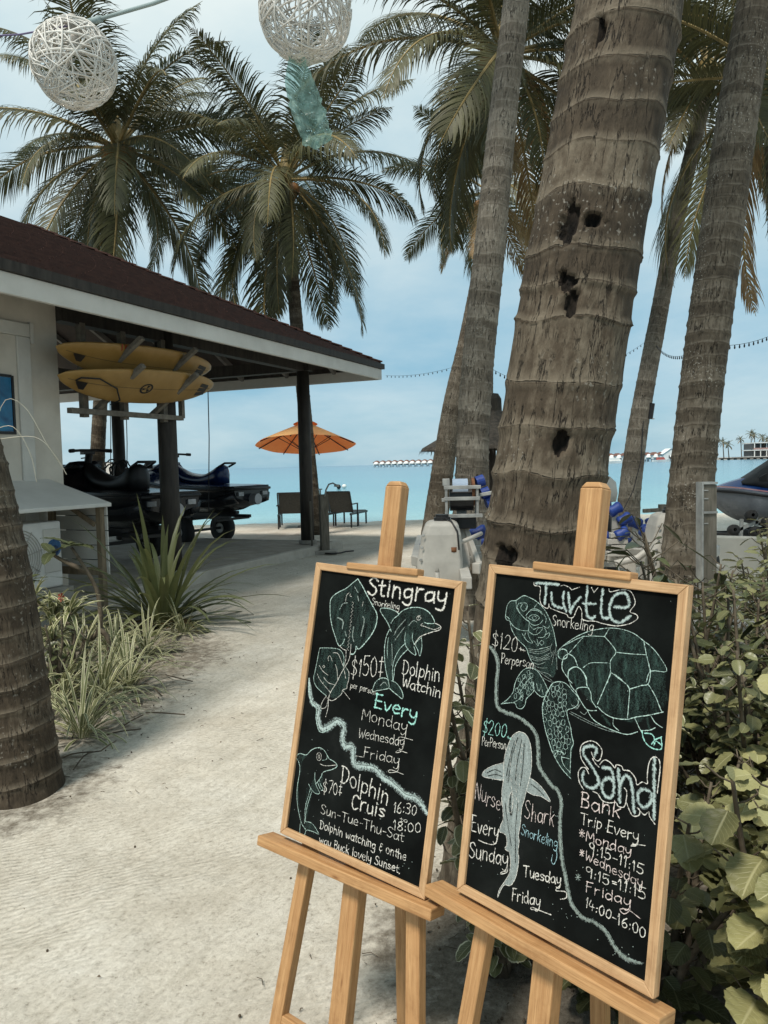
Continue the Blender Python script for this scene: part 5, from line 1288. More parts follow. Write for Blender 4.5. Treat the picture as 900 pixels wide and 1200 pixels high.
('B',9,1,'45 635 46 569 57 527 78 521 87 528'),
('B',9,1,'35 572 85 576'),
('B',9,1,'112 630 111 582 119 533 148 531'),
('B',9,1,'169 575 224 583 214 622 189 629 159 610 147 570 158 532 193 521 234 548'),
('W',2.3,1,'-208 627 -203 616 -174 612 -172 571 -161 545 -137 533 -126 536 -125 552 -118 537 -76 527 -38 521 -27 511 -6 514 4 539 15 558 29 542 35 513 61 508'),
('W',2.3,1,'33 514 52 509 92 512 125 508 176 507 213 515 242 527 264 546 257 559 232 566 248 593 245 614 225 639 188 640 145 628 137 638'),
('W',2.2,0,'-75 628 -62 632 -36 626 -25 617 9 631'),
('W',2.2,0,'62 636 75 618 90 637')]),
('title_lettering',[('B',9.5,1,'142 31 146 56 122 59 96 47 94 22 121 0 145 -22 165 -49 165 -69 143 -88 113 -84 99 -64 101 -42'),
('B',9.5,1,'181 -3 209 0 223 -20 230 -54'),
('B',9.5,1,'225 -39 203 -33 184 -55 185 -83 206 -101 228 -90 230 -69'),
('B',9.5,1,'241 5 250 -40 258 -97'),
('B',9.5,1,'255 -42 265 -12 283 -7 299 -33 316 -118'),
('B',9.5,1,'365 -33 342 -32 325 -53 330 -82 352 -91 372 -69 374 -42'),
('B',9.5,1,'375 77 379 13 386 -61 391 -115'),
('W',2.8,1,'108 -102 88 -83 79 -53 88 -31 107 -24 123 -40'),
('W',2.8,1,'119 -25 89 0 79 26 83 53 113 75 144 76 168 58 168 30 156 14 138 20 127 37'),
('W',2.8,1,'163 -6 148 2 134 16'),
('W',2.8,1,'166 5 183 25 207 22 227 9 232 21 253 22 261 11 285 14 309 -3 318 -24 336 -9 355 -9 353 13 355 60 369 85 389 83 397 57 396 10 395 -28'),
('W',2.8,1,'149 -98 168 -100 189 -118 221 -116 243 -107 254 -118 276 -113 282 -85 281 -58 271 -49'),
('W',2.8,1,'283 -93 299 -119 313 -132 334 -123 337 -107 327 -100'),
('W',2.8,1,'341 -109 355 -115 370 -100 374 -114 395 -132')]),
('lettering',[('W',2,1,'-83 505 -88 511 -97 507 -98 499 -92 492 -84 485 -84 477 -90 470 -99 475'),
('W',2,1,'-76 495 -74 473'),
('W',2,1,'-76 487 -69 494 -64 494 -62 483 -61 473'),
('W',2,1,'-47 495 -53 493 -55 483 -51 474 -46 471 -40 474 -39 484 -42 493 -48 496'),
('W',2,1,'-33 497 -32 472'),
('W',2,1,'-32 486 -29 494 -22 495'),
('W',2,1,'-13 511 -13 472'),
('W',2,1,'-1 495 -13 484'),
('W',2,1,'-10 484 1 472'),
('W',2,1,'7 484 20 485 19 492 14 494 7 490 6 482 9 473 15 471 21 475'),
('W',2,1,'33 511 29 474'),
('W',2,1,'41 498 39 472'),
('W',2,1,'40 506 40 508'),
('W',2,1,'48 497 48 472'),
('W',2,1,'49 488 53 495 61 494 62 484 62 472'),
('W',2,1,'85 493 80 497 73 492 70 484 74 477 79 477 86 485'),
('W',2,1,'87 496 84 473 82 461 74 457 68 460')]),
('lettering',[('W',2.2,1,'-367 388 -377 397 -391 391 -388 380 -372 369 -364 358 -372 346 -392 350'),
('W',2.2,1,'-379 409 -376 332'),
('W',2.2,1,'-350 388 -344 403 -345 339'),
('W',2.2,1,'-327 387 -317 399 -305 397 -301 384 -313 362 -331 342'),
('W',2.2,1,'-329 341 -301 344'),
('W',2.2,1,'-273 398 -285 386 -289 367 -286 347 -276 338 -265 347 -261 369 -265 388 -273 399')]),
('lettering',[('W',2,1,'-243 361 -241 348'),
('W',2,1,'-249 355 -235 354'),
('W',2,1,'-227 355 -227 346'),
('W',2,1,'-235 351 -219 351')]),
('lettering',[('W',2,1,'-335 322 -334 283'),
('W',2,1,'-336 322 -326 323 -320 315 -325 304 -334 302'),
('W',2,1,'-315 294 -302 297 -302 303 -307 306 -312 302 -315 293 -313 285 -308 282 -302 286'),
('W',2,1,'-293 305 -296 284'),
('W',2,1,'-295 297 -289 305 -284 306'),
('W',2,1,'-277 305 -280 267'),
('W',2,1,'-278 299 -271 305 -265 302 -264 294 -269 285 -274 284 -279 287'),
('W',2,1,'-259 298 -246 301 -247 306 -251 310 -257 306 -259 296 -256 288 -252 285 -246 289'),
('W',2,1,'-238 308 -239 286'),
('W',2,1,'-238 299 -234 307 -228 308'),
('W',2,1,'-211 309 -217 314 -222 311 -221 304 -215 300 -211 295 -215 290 -222 292'),
('W',2,1,'-197 309 -202 306 -206 298 -203 289 -197 286 -192 290 -190 299 -192 307 -197 309'),
('W',2,1,'-183 308 -185 285'),
('W',2,1,'-183 300 -179 308 -172 306 -172 297 -172 286')]),
('lettering',[('T',2.2,1,'-373 26 -381 33 -392 26 -392 16 -380 6 -375 -4 -383 -15 -396 -12'),
('T',2.2,1,'-381 43 -388 -30'),
('T',2.2,1,'-366 28 -358 40 -348 38 -344 26 -354 3 -366 -18'),
('T',2.2,1,'-365 -18 -341 -16'),
('T',2.2,1,'-318 41 -329 29 -333 15 -328 -3 -321 -13 -311 -3 -308 16 -310 32 -319 40'),
('T',2.2,1,'-283 44 -294 32 -296 14 -296 -3 -287 -10 -278 0 -273 17 -276 36 -285 43')]),
('lettering',[('T',2,1,'-262 0 -261 -9'),
('T',2,1,'-266 -4 -257 -5'),
('T',2,1,'-250 -3 -251 -12'),
('T',2,1,'-255 -7 -245 -8')]),
('lettering',[('W',1.9,1,'-395 -35 -394 -69'),
('W',1.9,1,'-396 -36 -388 -34 -384 -42 -387 -51 -394 -52'),
('W',1.9,1,'-379 -57 -369 -53 -370 -49 -373 -45 -378 -50 -380 -58 -377 -66 -373 -67 -369 -64'),
('W',1.9,1,'-364 -50 -363 -68'),
('W',1.9,1,'-364 -57 -362 -50 -356 -49'),
('W',1.9,1,'-352 -28 -351 -63'),
('W',1.9,1,'-352 -29 -345 -28 -340 -35 -343 -45 -350 -47'),
('W',1.9,1,'-335 -50 -326 -47 -326 -41 -329 -39 -333 -43 -336 -51 -334 -60 -329 -61 -325 -57'),
('W',1.9,1,'-321 -43 -320 -62'),
('W',1.9,1,'-321 -51 -317 -43 -313 -42'),
('W',1.9,1,'-298 -40 -302 -37 -307 -41 -306 -47 -301 -49 -298 -54 -302 -59 -308 -57'),
('W',1.9,1,'-290 -37 -294 -41 -295 -48 -292 -56 -288 -58 -284 -54 -283 -47 -286 -40 -289 -38'),
('W',1.9,1,'-278 -34 -278 -55'),
('W',1.9,1,'-278 -41 -275 -34 -270 -36 -269 -43 -268 -55')]),
('lettering',[('P',2.2,1,'-403 -293 -401 -225 -380 -293 -377 -227'),
('P',2.2,1,'-366 -250 -367 -275 -363 -289 -357 -289 -349 -278 -347 -251'),
('P',2.2,1,'-347 -258 -347 -290'),
('P',2.2,1,'-335 -261 -339 -303'),
('P',2.2,1,'-338 -278 -330 -264 -322 -262'),
('P',2.2,1,'-298 -264 -304 -255 -312 -260 -313 -269 -302 -277 -297 -286 -303 -295 -315 -291'),
('P',2.2,1,'-289 -280 -269 -277 -270 -268 -277 -262 -286 -269 -288 -281 -284 -295 -276 -299 -269 -294')]),
('lettering',[('P',2.3,1,'-122 -228 -131 -217 -142 -224 -143 -237 -133 -251 -123 -260 -122 -276 -131 -285 -143 -280'),
('P',2.3,1,'-110 -224 -109 -257 -109 -288'),
('P',2.3,1,'-109 -266 -103 -250 -95 -252 -92 -268 -91 -285'),
('P',2.3,1,'-60 -249 -69 -244 -78 -251 -81 -267 -75 -279 -69 -279 -62 -270 -59 -245'),
('P',2.3,1,'-59 -245 -60 -269 -57 -280'),
('P',2.3,1,'-50 -239 -51 -275'),
('P',2.3,1,'-50 -253 -44 -240 -35 -239'),
('P',2.3,1,'-26 -207 -24 -274'),
('P',2.3,1,'-8 -231 -26 -256'),
('P',2.3,1,'-19 -250 -7 -274')]),
('lettering',[('C',2,1,'-136 -319 -141 -313 -148 -316 -149 -325 -144 -330 -137 -336 -138 -347 -145 -353 -152 -347'),
('C',2,1,'-130 -328 -131 -352'),
('C',2,1,'-130 -338 -124 -329 -118 -330 -118 -340 -117 -352'),
('C',2,1,'-102 -331 -108 -334 -111 -341 -107 -350 -103 -352 -99 -349 -95 -341 -97 -333 -103 -331'),
('C',2,1,'-90 -330 -91 -352'),
('C',2,1,'-89 -340 -86 -331 -79 -330'),
('C',2,1,'-71 -310 -73 -350'),
('C',2,1,'-60 -325 -73 -339'),
('C',2,1,'-69 -336 -61 -350'),
('C',2,1,'-54 -338 -41 -336 -42 -330 -46 -326 -52 -332 -54 -341 -52 -348 -46 -351 -41 -347'),
('C',2,1,'-30 -308 -33 -350'),
('C',2,1,'-25 -327 -24 -350'),
('C',2,1,'-25 -320 -25 -318'),
('C',2,1,'-16 -324 -16 -349'),
('C',2,1,'-17 -333 -12 -325 -6 -327 -3 -337 -3 -348'),
('C',2,1,'17 -326 11 -323 5 -327 3 -335 7 -341 11 -340 17 -334'),
('C',2,1,'17 -324 18 -344 15 -356 10 -359 4 -356')]),
('lettering',[('W',3.2,1,'-407 -360 -404 -423'),
('W',3.2,1,'-409 -360 -387 -358'),
('W',3.2,1,'-405 -391 -388 -386'),
('W',3.2,1,'-403 -423 -380 -421'),
('W',3.2,1,'-373 -388 -361 -421 -352 -386'),
('W',3.2,1,'-341 -397 -323 -391 -324 -383 -331 -377 -339 -385 -343 -400 -339 -412 -330 -415 -322 -409'),
('W',3.2,1,'-311 -378 -312 -413'),
('W',3.2,1,'-311 -393 -306 -381 -296 -379'),
('W',3.2,1,'-284 -374 -284 -392 -278 -401 -271 -397 -265 -384 -264 -372'),
('W',3.2,1,'-265 -374 -266 -410 -270 -426 -279 -433 -285 -428')]),
('lettering',[('W',3.3,1,'-376 -476 -386 -467 -401 -474 -401 -489 -391 -496 -378 -505 -379 -520 -389 -529 -403 -524'),
('W',3.3,1,'-367 -488 -366 -511 -360 -521 -351 -520 -344 -508 -345 -484'),
('W',3.3,1,'-343 -489 -341 -521'),
('W',3.3,1,'-332 -479 -331 -515'),
('W',3.3,1,'-332 -492 -324 -480 -313 -479 -311 -493 -310 -511'),
('W',3.3,1,'-275 -481 -284 -474 -296 -484 -297 -497 -290 -508 -282 -505 -274 -493'),
('W',3.3,1,'-272 -450 -274 -479 -273 -508'),
('W',3.3,1,'-241 -472 -250 -467 -260 -476 -263 -490 -257 -501 -250 -502 -242 -491 -240 -469'),
('W',3.3,1,'-239 -469 -238 -489 -236 -500'),
('W',3.3,1,'-230 -464 -228 -479 -220 -488 -211 -483 -204 -470 -206 -460'),
('W',3.3,1,'-207 -458 -204 -492 -210 -510 -218 -517 -225 -514')]),
('lettering',[('W',3.3,1,'-125 -463 -100 -457'),
('W',3.3,1,'-112 -461 -111 -499'),
('W',3.3,1,'-91 -471 -90 -486 -88 -493 -81 -492 -76 -484 -73 -469'),
('W',3.3,1,'-74 -473 -74 -492'),
('W',3.3,1,'-66 -480 -52 -476 -53 -469 -59 -467 -66 -472 -68 -482 -64 -489 -57 -491 -49 -486'),
('W',3.3,1,'-27 -465 -34 -463 -42 -466 -40 -473 -32 -474 -28 -478 -33 -485 -42 -484'),
('W',3.3,1,'-3 -462 -12 -459 -19 -464 -20 -472 -16 -480 -9 -479 -3 -470'),
('W',3.3,1,'-3 -441 -3 -460 -2 -479'),
('W',3.3,1,'22 -456 15 -452 7 -459 4 -466 8 -474 15 -473 21 -467 21 -453'),
('W',3.3,1,'21 -453 23 -466 25 -472'),
('W',3.3,1,'30 -450 31 -461 36 -466 43 -462 47 -455 46 -446'),
('W',3.3,1,'47 -446 47 -468 44 -481 38 -485 32 -484')]),
('lettering',[('W',3,1,'-164 -565 -164 -612'),
('W',3,1,'-166 -566 -148 -560'),
('W',3,1,'-164 -587 -152 -583'),
('W',3,1,'-140 -578 -139 -603'),
('W',3,1,'-140 -589 -135 -578 -128 -576'),
('W',3,1,'-116 -574 -115 -600'),
('W',3,1,'-116 -565 -117 -563'),
('W',3,1,'-91 -573 -99 -568 -107 -576 -108 -586 -101 -594 -94 -593 -91 -583'),
('W',3,1,'-94 -548 -91 -572 -86 -593'),
('W',3,1,'-60 -564 -67 -562 -76 -568 -80 -578 -76 -588 -69 -587 -62 -577 -60 -562'),
('W',3,1,'-59 -561 -61 -577 -61 -584'),
('W',3,1,'-52 -561 -51 -574 -46 -579 -40 -575 -35 -567 -35 -558'),
('W',3,1,'-34 -557 -35 -582 -41 -598 -47 -604 -53 -602')]),
('lettering',[('P',3.4,1,'106 -112 107 -165'),
('P',3.4,1,'102 -114 122 -111 132 -118 127 -131 107 -136'),
('P',3.4,1,'107 -137 129 -138 136 -149 131 -161 106 -166'),
('P',3.4,1,'178 -138 165 -133 154 -139 148 -152 158 -162 166 -163 178 -152 179 -134'),
('P',3.4,1,'178 -134 181 -154 182 -162'),
('P',3.4,1,'194 -125 194 -158'),
('P',3.4,1,'195 -138 204 -127 217 -127 221 -139 221 -155'),
('P',3.4,1,'239 -103 237 -156'),
('P',3.4,1,'264 -123 240 -141'),
('P',3.4,1,'246 -137 262 -155')]),
('lettering',[('W',2.7,1,'108 -187 135 -185'),
('W',2.7,1,'122 -186 122 -224'),
('W',2.7,1,'141 -201 143 -223'),
('W',2.7,1,'143 -210 147 -202 155 -200'),
('W',2.7,1,'169 -195 167 -220'),
('W',2.7,1,'169 -188 170 -186'),
('W',2.7,1,'179 -193 178 -235'),
('W',2.7,1,'177 -200 184 -194 194 -197 195 -204 191 -214 184 -218 178 -214'),
('W',2.7,1,'224 -176 221 -217'),
('W',2.7,1,'223 -176 240 -175'),
('W',2.7,1,'222 -196 238 -193'),
('W',2.7,1,'221 -217 240 -216'),
('W',2.7,1,'248 -193 257 -215 268 -191'),
('W',2.7,1,'275 -202 291 -199 291 -192 285 -190 277 -194 273 -203 278 -211 284 -213 292 -209'),
('W',2.7,1,'301 -190 301 -214'),
('W',2.7,1,'301 -199 307 -191 315 -191'),
('W',2.7,1,'322 -187 322 -198 328 -204 336 -202 340 -194 340 -185'),
('W',2.7,1,'340 -185 340 -208 336 -220 329 -224 323 -222')]),
('lettering',[('P',2.4,1,'108 -249 128 -265'),
('P',2.4,1,'125 -245 113 -268'),
('P',2.4,1,'109 -259 129 -253'),
('P',2.4,1,'117 -244 121 -269'),
('P',2.4,1,'139 -277 141 -242 155 -264 166 -241 171 -275'),
('P',2.4,1,'190 -255 182 -257 179 -264 183 -272 189 -274 197 -271 200 -264 197 -257 190 -255'),
('P',2.4,1,'210 -249 209 -272'),
('P',2.4,1,'211 -258 218 -250 228 -250 228 -259 228 -270'),
('P',2.4,1,'258 -253 249 -249 240 -255 237 -261 243 -269 250 -268 257 -261'),
('P',2.4,1,'257 -233 257 -250 259 -269'),
('P',2.4,1,'291 -250 283 -246 273 -250 269 -258 272 -266 278 -266 288 -260 291 -246'),
('P',2.4,1,'290 -247 289 -260 291 -267'),
('P',2.4,1,'298 -246 299 -255 304 -260 312 -258 316 -250 317 -245'),
('P',2.4,1,'318 -245 317 -264 313 -273 305 -276 297 -275')]),
('lettering',[('W',2.6,1,'175 -284 166 -275 157 -280 155 -287 162 -294 171 -292 174 -282'),
('W',2.6,1,'174 -282 173 -314'),
('W',2.6,1,'189 -295 189 -292'),
('W',2.6,1,'189 -309 191 -308'),
('W',2.6,1,'202 -285 208 -277 208 -311'),
('W',2.6,1,'223 -272 222 -289 233 -287 241 -293 240 -303 231 -310 218 -306'),
('W',2.6,1,'223 -273 242 -273'),
('W',2.6,1,'253 -297 268 -297'),
('W',2.6,1,'278 -282 284 -274 283 -309'),
('W',2.6,1,'296 -281 303 -272 301 -310'),
('W',2.6,1,'317 -294 318 -293'),
('W',2.6,1,'317 -308 317 -306'),
('W',2.6,1,'329 -284 334 -277 335 -310'),
('W',2.6,1,'350 -278 348 -292 360 -291 368 -297 367 -305 358 -311 347 -308'),
('W',2.6,1,'350 -278 369 -277')]),
('lettering',[('P',2.4,1,'120 -317 132 -333'),
('P',2.4,1,'133 -316 119 -335'),
('P',2.4,1,'118 -325 135 -323'),
('P',2.4,1,'126 -314 127 -337'),
('P',2.4,1,'145 -312 148 -343 158 -322 164 -344 174 -314'),
('P',2.4,1,'178 -334 194 -334 194 -328 187 -325 181 -328 178 -335 182 -343 188 -345 195 -342'),
('P',2.4,1,'221 -331 213 -325 205 -329 204 -336 208 -344 214 -345 220 -338'),
('P',2.4,1,'223 -313 221 -329 221 -346'),
('P',2.4,1,'230 -327 230 -348'),
('P',2.4,1,'230 -335 237 -328 243 -330 246 -338 245 -349'),
('P',2.4,1,'254 -339 270 -339 269 -333 265 -330 257 -332 254 -340 257 -347 264 -350 271 -347'),
('P',2.4,1,'293 -332 288 -328 280 -330 282 -335 288 -339 294 -344 288 -350 279 -346'),
('P',2.4,1,'319 -335 312 -330 303 -333 301 -342 305 -349 313 -349 318 -342'),
('P',2.4,1,'320 -319 320 -334 319 -351'),
('P',2.4,1,'346 -336 338 -333 329 -335 327 -343 330 -350 337 -351 344 -346 346 -334'),
('P',2.4,1,'345 -335 345 -346 345 -352'),
('P',2.4,1,'353 -331 353 -342 358 -348 365 -347 370 -339 369 -333'),
('P',2.4,1,'369 -333 369 -354 365 -363 359 -367 352 -363')]),
('lettering',[('W',2.6,1,'172 -368 163 -362 152 -366 151 -374 157 -380 168 -376 173 -368'),
('W',2.6,1,'174 -367 173 -397'),
('W',2.6,1,'189 -378 190 -377'),
('W',2.6,1,'188 -393 188 -390'),
('W',2.6,1,'202 -370 208 -362 207 -397'),
('W',2.6,1,'222 -362 221 -378 234 -374 243 -381 242 -390 232 -396 222 -393'),
('W',2.6,1,'222 -362 244 -361'),
('W',2.6,1,'259 -375 274 -373'),
('W',2.6,1,'260 -381 274 -380'),
('W',2.6,1,'281 -367 289 -358 291 -392'),
('W',2.6,1,'306 -362 313 -352 311 -390'),
('W',2.6,1,'328 -372 329 -370'),
('W',2.6,1,'328 -385 328 -384'),
('W',2.6,1,'342 -362 346 -352 347 -388'),
('W',2.6,1,'363 -351 361 -368 374 -365 383 -371 383 -382 372 -388 360 -387'),
('W',2.6,1,'364 -352 383 -350')]),
('lettering',[('G',1.8,1,'110 -407 128 -421'),
('G',1.8,1,'126 -404 113 -425'),
('G',1.8,1,'109 -418 131 -410'),
('G',1.8,1,'119 -403 122 -425')]),
('lettering',[('P',2.6,1,'159 -414 159 -450'),
('P',2.6,1,'157 -415 182 -411'),
('P',2.6,1,'160 -430 176 -427'),
('P',2.6,1,'194 -425 194 -447'),
('P',2.6,1,'194 -434 202 -426 211 -424'),
('P',2.6,1,'226 -419 226 -443'),
('P',2.6,1,'225 -413 226 -411'),
('P',2.6,1,'260 -425 249 -421 240 -427 237 -435 244 -442 253 -440 261 -433'),
('P',2.6,1,'261 -406 262 -423 262 -441'),
('P',2.6,1,'296 -417 288 -414 277 -419 272 -427 278 -435 286 -435 296 -427 298 -415'),
('P',2.6,1,'298 -415 297 -428 299 -434'),
('P',2.6,1,'310 -413 309 -424 317 -429 326 -426 331 -418 332 -410'),
('P',2.6,1,'333 -410 331 -433 326 -445 318 -449 308 -447')]),
('lettering',[('W',2.6,1,'163 -477 168 -468 166 -502'),
('W',2.6,1,'181 -472 176 -492 195 -491'),
('W',2.6,1,'190 -483 189 -503'),
('W',2.6,1,'206 -489 209 -488'),
('W',2.6,1,'206 -502 207 -500'),
('W',2.6,1,'229 -472 221 -478 217 -488 220 -499 226 -505 234 -499 236 -488 235 -477 228 -471'),
('W',2.6,1,'257 -473 249 -479 246 -488 246 -498 254 -503 260 -499 264 -488 263 -477 256 -472'),
('W',2.6,1,'272 -493 284 -493'),
('W',2.6,1,'292 -481 296 -471 297 -507'),
('W',2.6,1,'325 -475 314 -484 309 -496 312 -506 320 -507 327 -502 326 -495 318 -491 310 -498'),
('W',2.6,1,'339 -490 339 -489'),
('W',2.6,1,'338 -505 339 -503'),
('W',2.6,1,'359 -474 352 -480 349 -490 352 -501 357 -507 366 -502 368 -491 367 -480 360 -474'),
('W',2.6,1,'386 -478 378 -484 376 -494 379 -505 384 -510 393 -505 396 -494 394 -483 385 -478')]),
('underline',[('W',2.6,1,'-360 -447 -330 -447 -291 -441 -270 -428 -267 -401')]),
('underline',[('W',2.6,1,'-201 -493 -201 -516 -230 -535 -228 -527 -205 -513')]),
('underline',[('W',2.6,1,'49 -469 30 -496 73 -484 78 -504 55 -518')]),
('underline',[('W',2.6,1,'-34 -572 -38 -594 -71 -606 -66 -597 -26 -594 19 -589')]),
('underline',[('C',2,1,'16 -349 22 -378 12 -407 0 -400 2 -376')]),
('underline',[('W',2.4,1,'342 -205 339 -222 317 -233 329 -223 369 -213')]),
('underline',[('P',2.3,1,'330 -414 333 -442 313 -464 296 -455 328 -444 372 -454')]),
]# ================================================================== CHALKBOARDS ON EASELS
CH = {'W': (.72, .70, .645), 'M': (.47, .63, .575), 'B': (.40, .49, .475), 'G': (.33, .40, .37), 'g': (.20, .235, .215), 'P': (.70, .60, .57), 'T': (.38, .73, .65), 'C': (.38, .60, .65), 'D': (.006, .008, .007), 'K': (.09, .18, .155), 'k': (.15, .28, .245), 's': (.45, .52, .51)}
def chalk(code):
    m, t, b = pmat('chalk_' + {'W': 'white', 'M': 'mint', 'B': 'blue_grey', 'G': 'grey', 'g': 'dark_grey', 'P': 'pink_white', 'T': 'teal', 'C': 'sky_blue', 'D': 'wiped_line', 'K': 'faint_streak', 'k': 'faint_smudge', 's': 'pale_smudge'}[code], .95, .05); K = t.links.new
    c = CH[code]; b.inputs['Base Color'].default_value = (*c, 1)
    tc = N(t, 'ShaderNodeTexCoord'); n = N(t, 'ShaderNodeTexNoise', i_Scale=300.0, i_Detail=3.0, i_Roughness=.7); K(tc.outputs['Object'], n.inputs['Vector'])
    n2 = N(t, 'ShaderNodeTexNoise', i_Scale=(60.0 if code in 'kKs' else 170.0), i_Detail=4.0, i_Roughness=.7)
    mp = N(t, 'ShaderNodeMapping'); mp.inputs['Scale'].default_value = (1.6, 1, .35) if code in 'kKs' else (1, 1, 1); K(tc.outputs['Object'], mp.inputs[0]); K(mp.outputs[0], n2.inputs['Vector'])
    sp = N(t, 'ShaderNodeSeparateXYZ'); K(tc.outputs['UV'], sp.inputs[0])
    e = N(t, 'ShaderNodeMath', operation='PINGPONG', i_1=.5); K(sp.outputs[1], e.inputs[0])      # 0 at stroke edges, .5 in the middle
    if code in 'ks':
        ad = N(t, 'ShaderNodeMath', operation='ADD'); K(n.outputs[0], ad.inputs[0]); K(n2.outputs[0], ad.inputs[1])
        r = ramp(t, [(.42, 0.0), (.80, .26)] if code == 'k' else [(.25, .12), (.72, .74)]); hf = N(t, 'ShaderNodeMath', operation='MULTIPLY', i_1=.5); K(ad.outputs[0], hf.inputs[0]); K(hf.outputs[0], r.inputs[0])
    else:
        a1 = N(t, 'ShaderNodeMath', operation='MULTIPLY_ADD', i_1=1.1); K(e.outputs[0], a1.inputs[0]); K(n.outputs[0], a1.inputs[2])
        a2 = N(t, 'ShaderNodeMath', operation='MULTIPLY_ADD', i_1=1.15); K(n2.outputs[0], a2.inputs[0]); K(a1.outputs[0], a2.inputs[2])
        r = ramp(t, [(.62, 0.0), (.86, .93 if code not in 'GK' else .72)] if code != 'K' else [(.62, 0.0), (1.0, .25)]); r.inputs[0].default_value = 0
        mr = N(t, 'ShaderNodeMapRange', i_1=0, i_2=2.0, i_3=0, i_4=1.08); mr.clamp = False; K(a2.outputs[0], mr.inputs[0]); K(mr.outputs[0], r.inputs[0])
    tr = N(t, 'ShaderNodeBsdfTransparent'); mx_ = N(t, 'ShaderNodeMixShader'); K(r.outputs[0], mx_.inputs[0]); K(tr.outputs[0], mx_.inputs[1]); K(b.outputs[0], mx_.inputs[2]); K(mx_.outputs[0], t.nodes['Material Output'].inputs[0])
    return m
CHM = {k: chalk(k) for k in CH}
def chalkboard(data, centre, yaw, tilt, roll, w_, h_, label):
    ex0 = Vector((math.cos(yaw), math.sin(yaw), 0)); nn = Vector((-math.sin(yaw), math.cos(yaw), 0)); ey0 = Vector((0, 0, math.cos(tilt))) + nn * math.sin(tilt)
    ex = ex0 * math.cos(roll) + ey0 * math.sin(roll); ey = -ex0 * math.sin(roll) + ey0 * math.cos(roll)
    root = thing('chalkboard', label, 'chalkboard', centre); M3 = Matrix((ex, ey.cross(ex), ey)).transposed(); root.rotation_euler = M3.to_euler()
    fw, fd = .0185, .019; W2, H2 = w_ / 2, h_ / 2; f = MB()
    for (o0, o1, i0, i1) in (((-W2, H2), (W2, H2), (-W2 + fw, H2 - fw), (W2 - fw, H2 - fw)), ((W2, H2), (W2, -H2), (W2 - fw, H2 - fw), (W2 - fw, -H2 + fw)), ((W2, -H2), (-W2, -H2), (W2 - fw, -H2 + fw), (-W2 + fw, -H2 + fw)), ((-W2, -H2), (-W2, H2), (-W2 + fw, -H2 + fw), (-W2 + fw, H2 - fw))):
        f.hexa([(o0[0], 0, o0[1]), (i0[0], 0, i0[1]), (i1[0], 0, i1[1]), (o1[0], 0, o1[1]), (o0[0], fd, o0[1]), (i0[0], fd, i0[1]), (i1[0], fd, i1[1]), (o1[0], fd, o1[1])])
    f.build('frame', M_FRAME, root, bevel=.0018)
    p = MB(); p.box((0, .0115, 0), (w_ - 2 * fw + .004, .010, h_ - 2 * fw + .004)); p.build('panel', M_SLATE, root)
    idx = 0; Rn = random.Random(9)
    for name, strokes in data:
        b = MB(); mats = []; mi = {}
        for (code, wd, sm, txt) in strokes:
            if code not in mi: mi[code] = len(mats); mats.append(CHM[code])
            v = [int(k) / 2000 for k in txt.split()]; pts = [np.array((v[k], v[k + 1])) for k in range(0, len(v), 2)]
            idx += 1; y = .0058 - idx * 4e-6
            if wd == 0:
                pts = spline(pts + [pts[0]], len(pts) * 3)[:-1]
                b.poly([(q[0], y + .0006, q[1]) for q in pts], [(0, .5)] * len(pts), mi[code]); continue
            if sm and len(pts) > 2: pts = spline(pts, (len(pts) - 1) * 4 + 1)
            n = len(pts)
            if isinstance(wd, list): ws = [float(np.interp(k / (n - 1), np.linspace(0, 1, len(wd)), wd)) for k in range(n)]
            else: ws = [wd * (1 + .30 * mnoise.noise(Vector((idx, k * .7, 0)))) for k in range(n)]
            wk = 1.2 if isinstance(wd, list) else .92
            # a round-ended ribbon
            d0 = pts[0] - pts[1]; d1 = pts[-1] - pts[-2]
            d0 = d0 / (np.linalg.norm(d0) + 1e-9); d1 = d1 / (np.linalg.norm(d1) + 1e-9)
            pts = [pts[0] + d0 * ws[0] * .00045] + pts + [pts[-1] + d1 * ws[-1] * .00045]; ws = [ws[0] * .55] + ws + [ws[-1] * .55]; n += 2
            s0 = len(b.v); run = 0
            for k in range(n):
                a = pts[min(k + 1, n - 1)] - pts[max(k - 1, 0)]; a = a / (np.linalg.norm(a) + 1e-9); nrm = np.array((-a[1], a[0])) * ws[k] * .001 * wk / 2
                l_, r_ = pts[k] + nrm, pts[k] - nrm
                b.v += [(l_[0], y, l_[1]), (r_[0], y, r_[1])]
                if k: b.face((s0 + 2 * k - 2, s0 + 2 * k - 1, s0 + 2 * k + 1, s0 + 2 * k), [(run, 0), (run, 1), (run + .1, 1), (run + .1, 0)], mi[code]); run += .1
        b.build(name, mats, root)
    ds = MB()
    for k in range(70):
        x, z = Rn.uniform(-W2 + .03, W2 - .03), Rn.uniform(-H2 + .03, H2 - .03) if k % 2 else Rn.uniform(-H2 + .03, -.1); r_ = Rn.uniform(.0005, .0013)
        ds.poly([(x + r_ * math.cos(a), .0046 - k * 2e-6, z + r_ * math.sin(a)) for a in (0, 1.2, 2.5, 3.8, 5)], [(0, .5)] * 5)
    tag(ds.build('chalk_dust', CHM['G'], root), kind='stuff')
    return root, M3, ey0, ex0, nn
m, t, b = pmat('blackboard_slate', .85, .06); K = t.links.new
tc = N(t, 'ShaderNodeTexCoord'); n = N(t, 'ShaderNodeTexNoise', i_Scale=5.0, i_Detail=6.0, i_Roughness=.65); K(tc.outputs['Object'], n.inputs['Vector'])
r = ramp(t, [(.40, (.0028, .0034, .0032)), (.62, (.007, .0085, .008)), (.80, (.017, .019, .018))]); K(n.outputs[0], r.inputs[0]); K(r.outputs[0], b.inputs['Base Color'])
M_SLATE = m
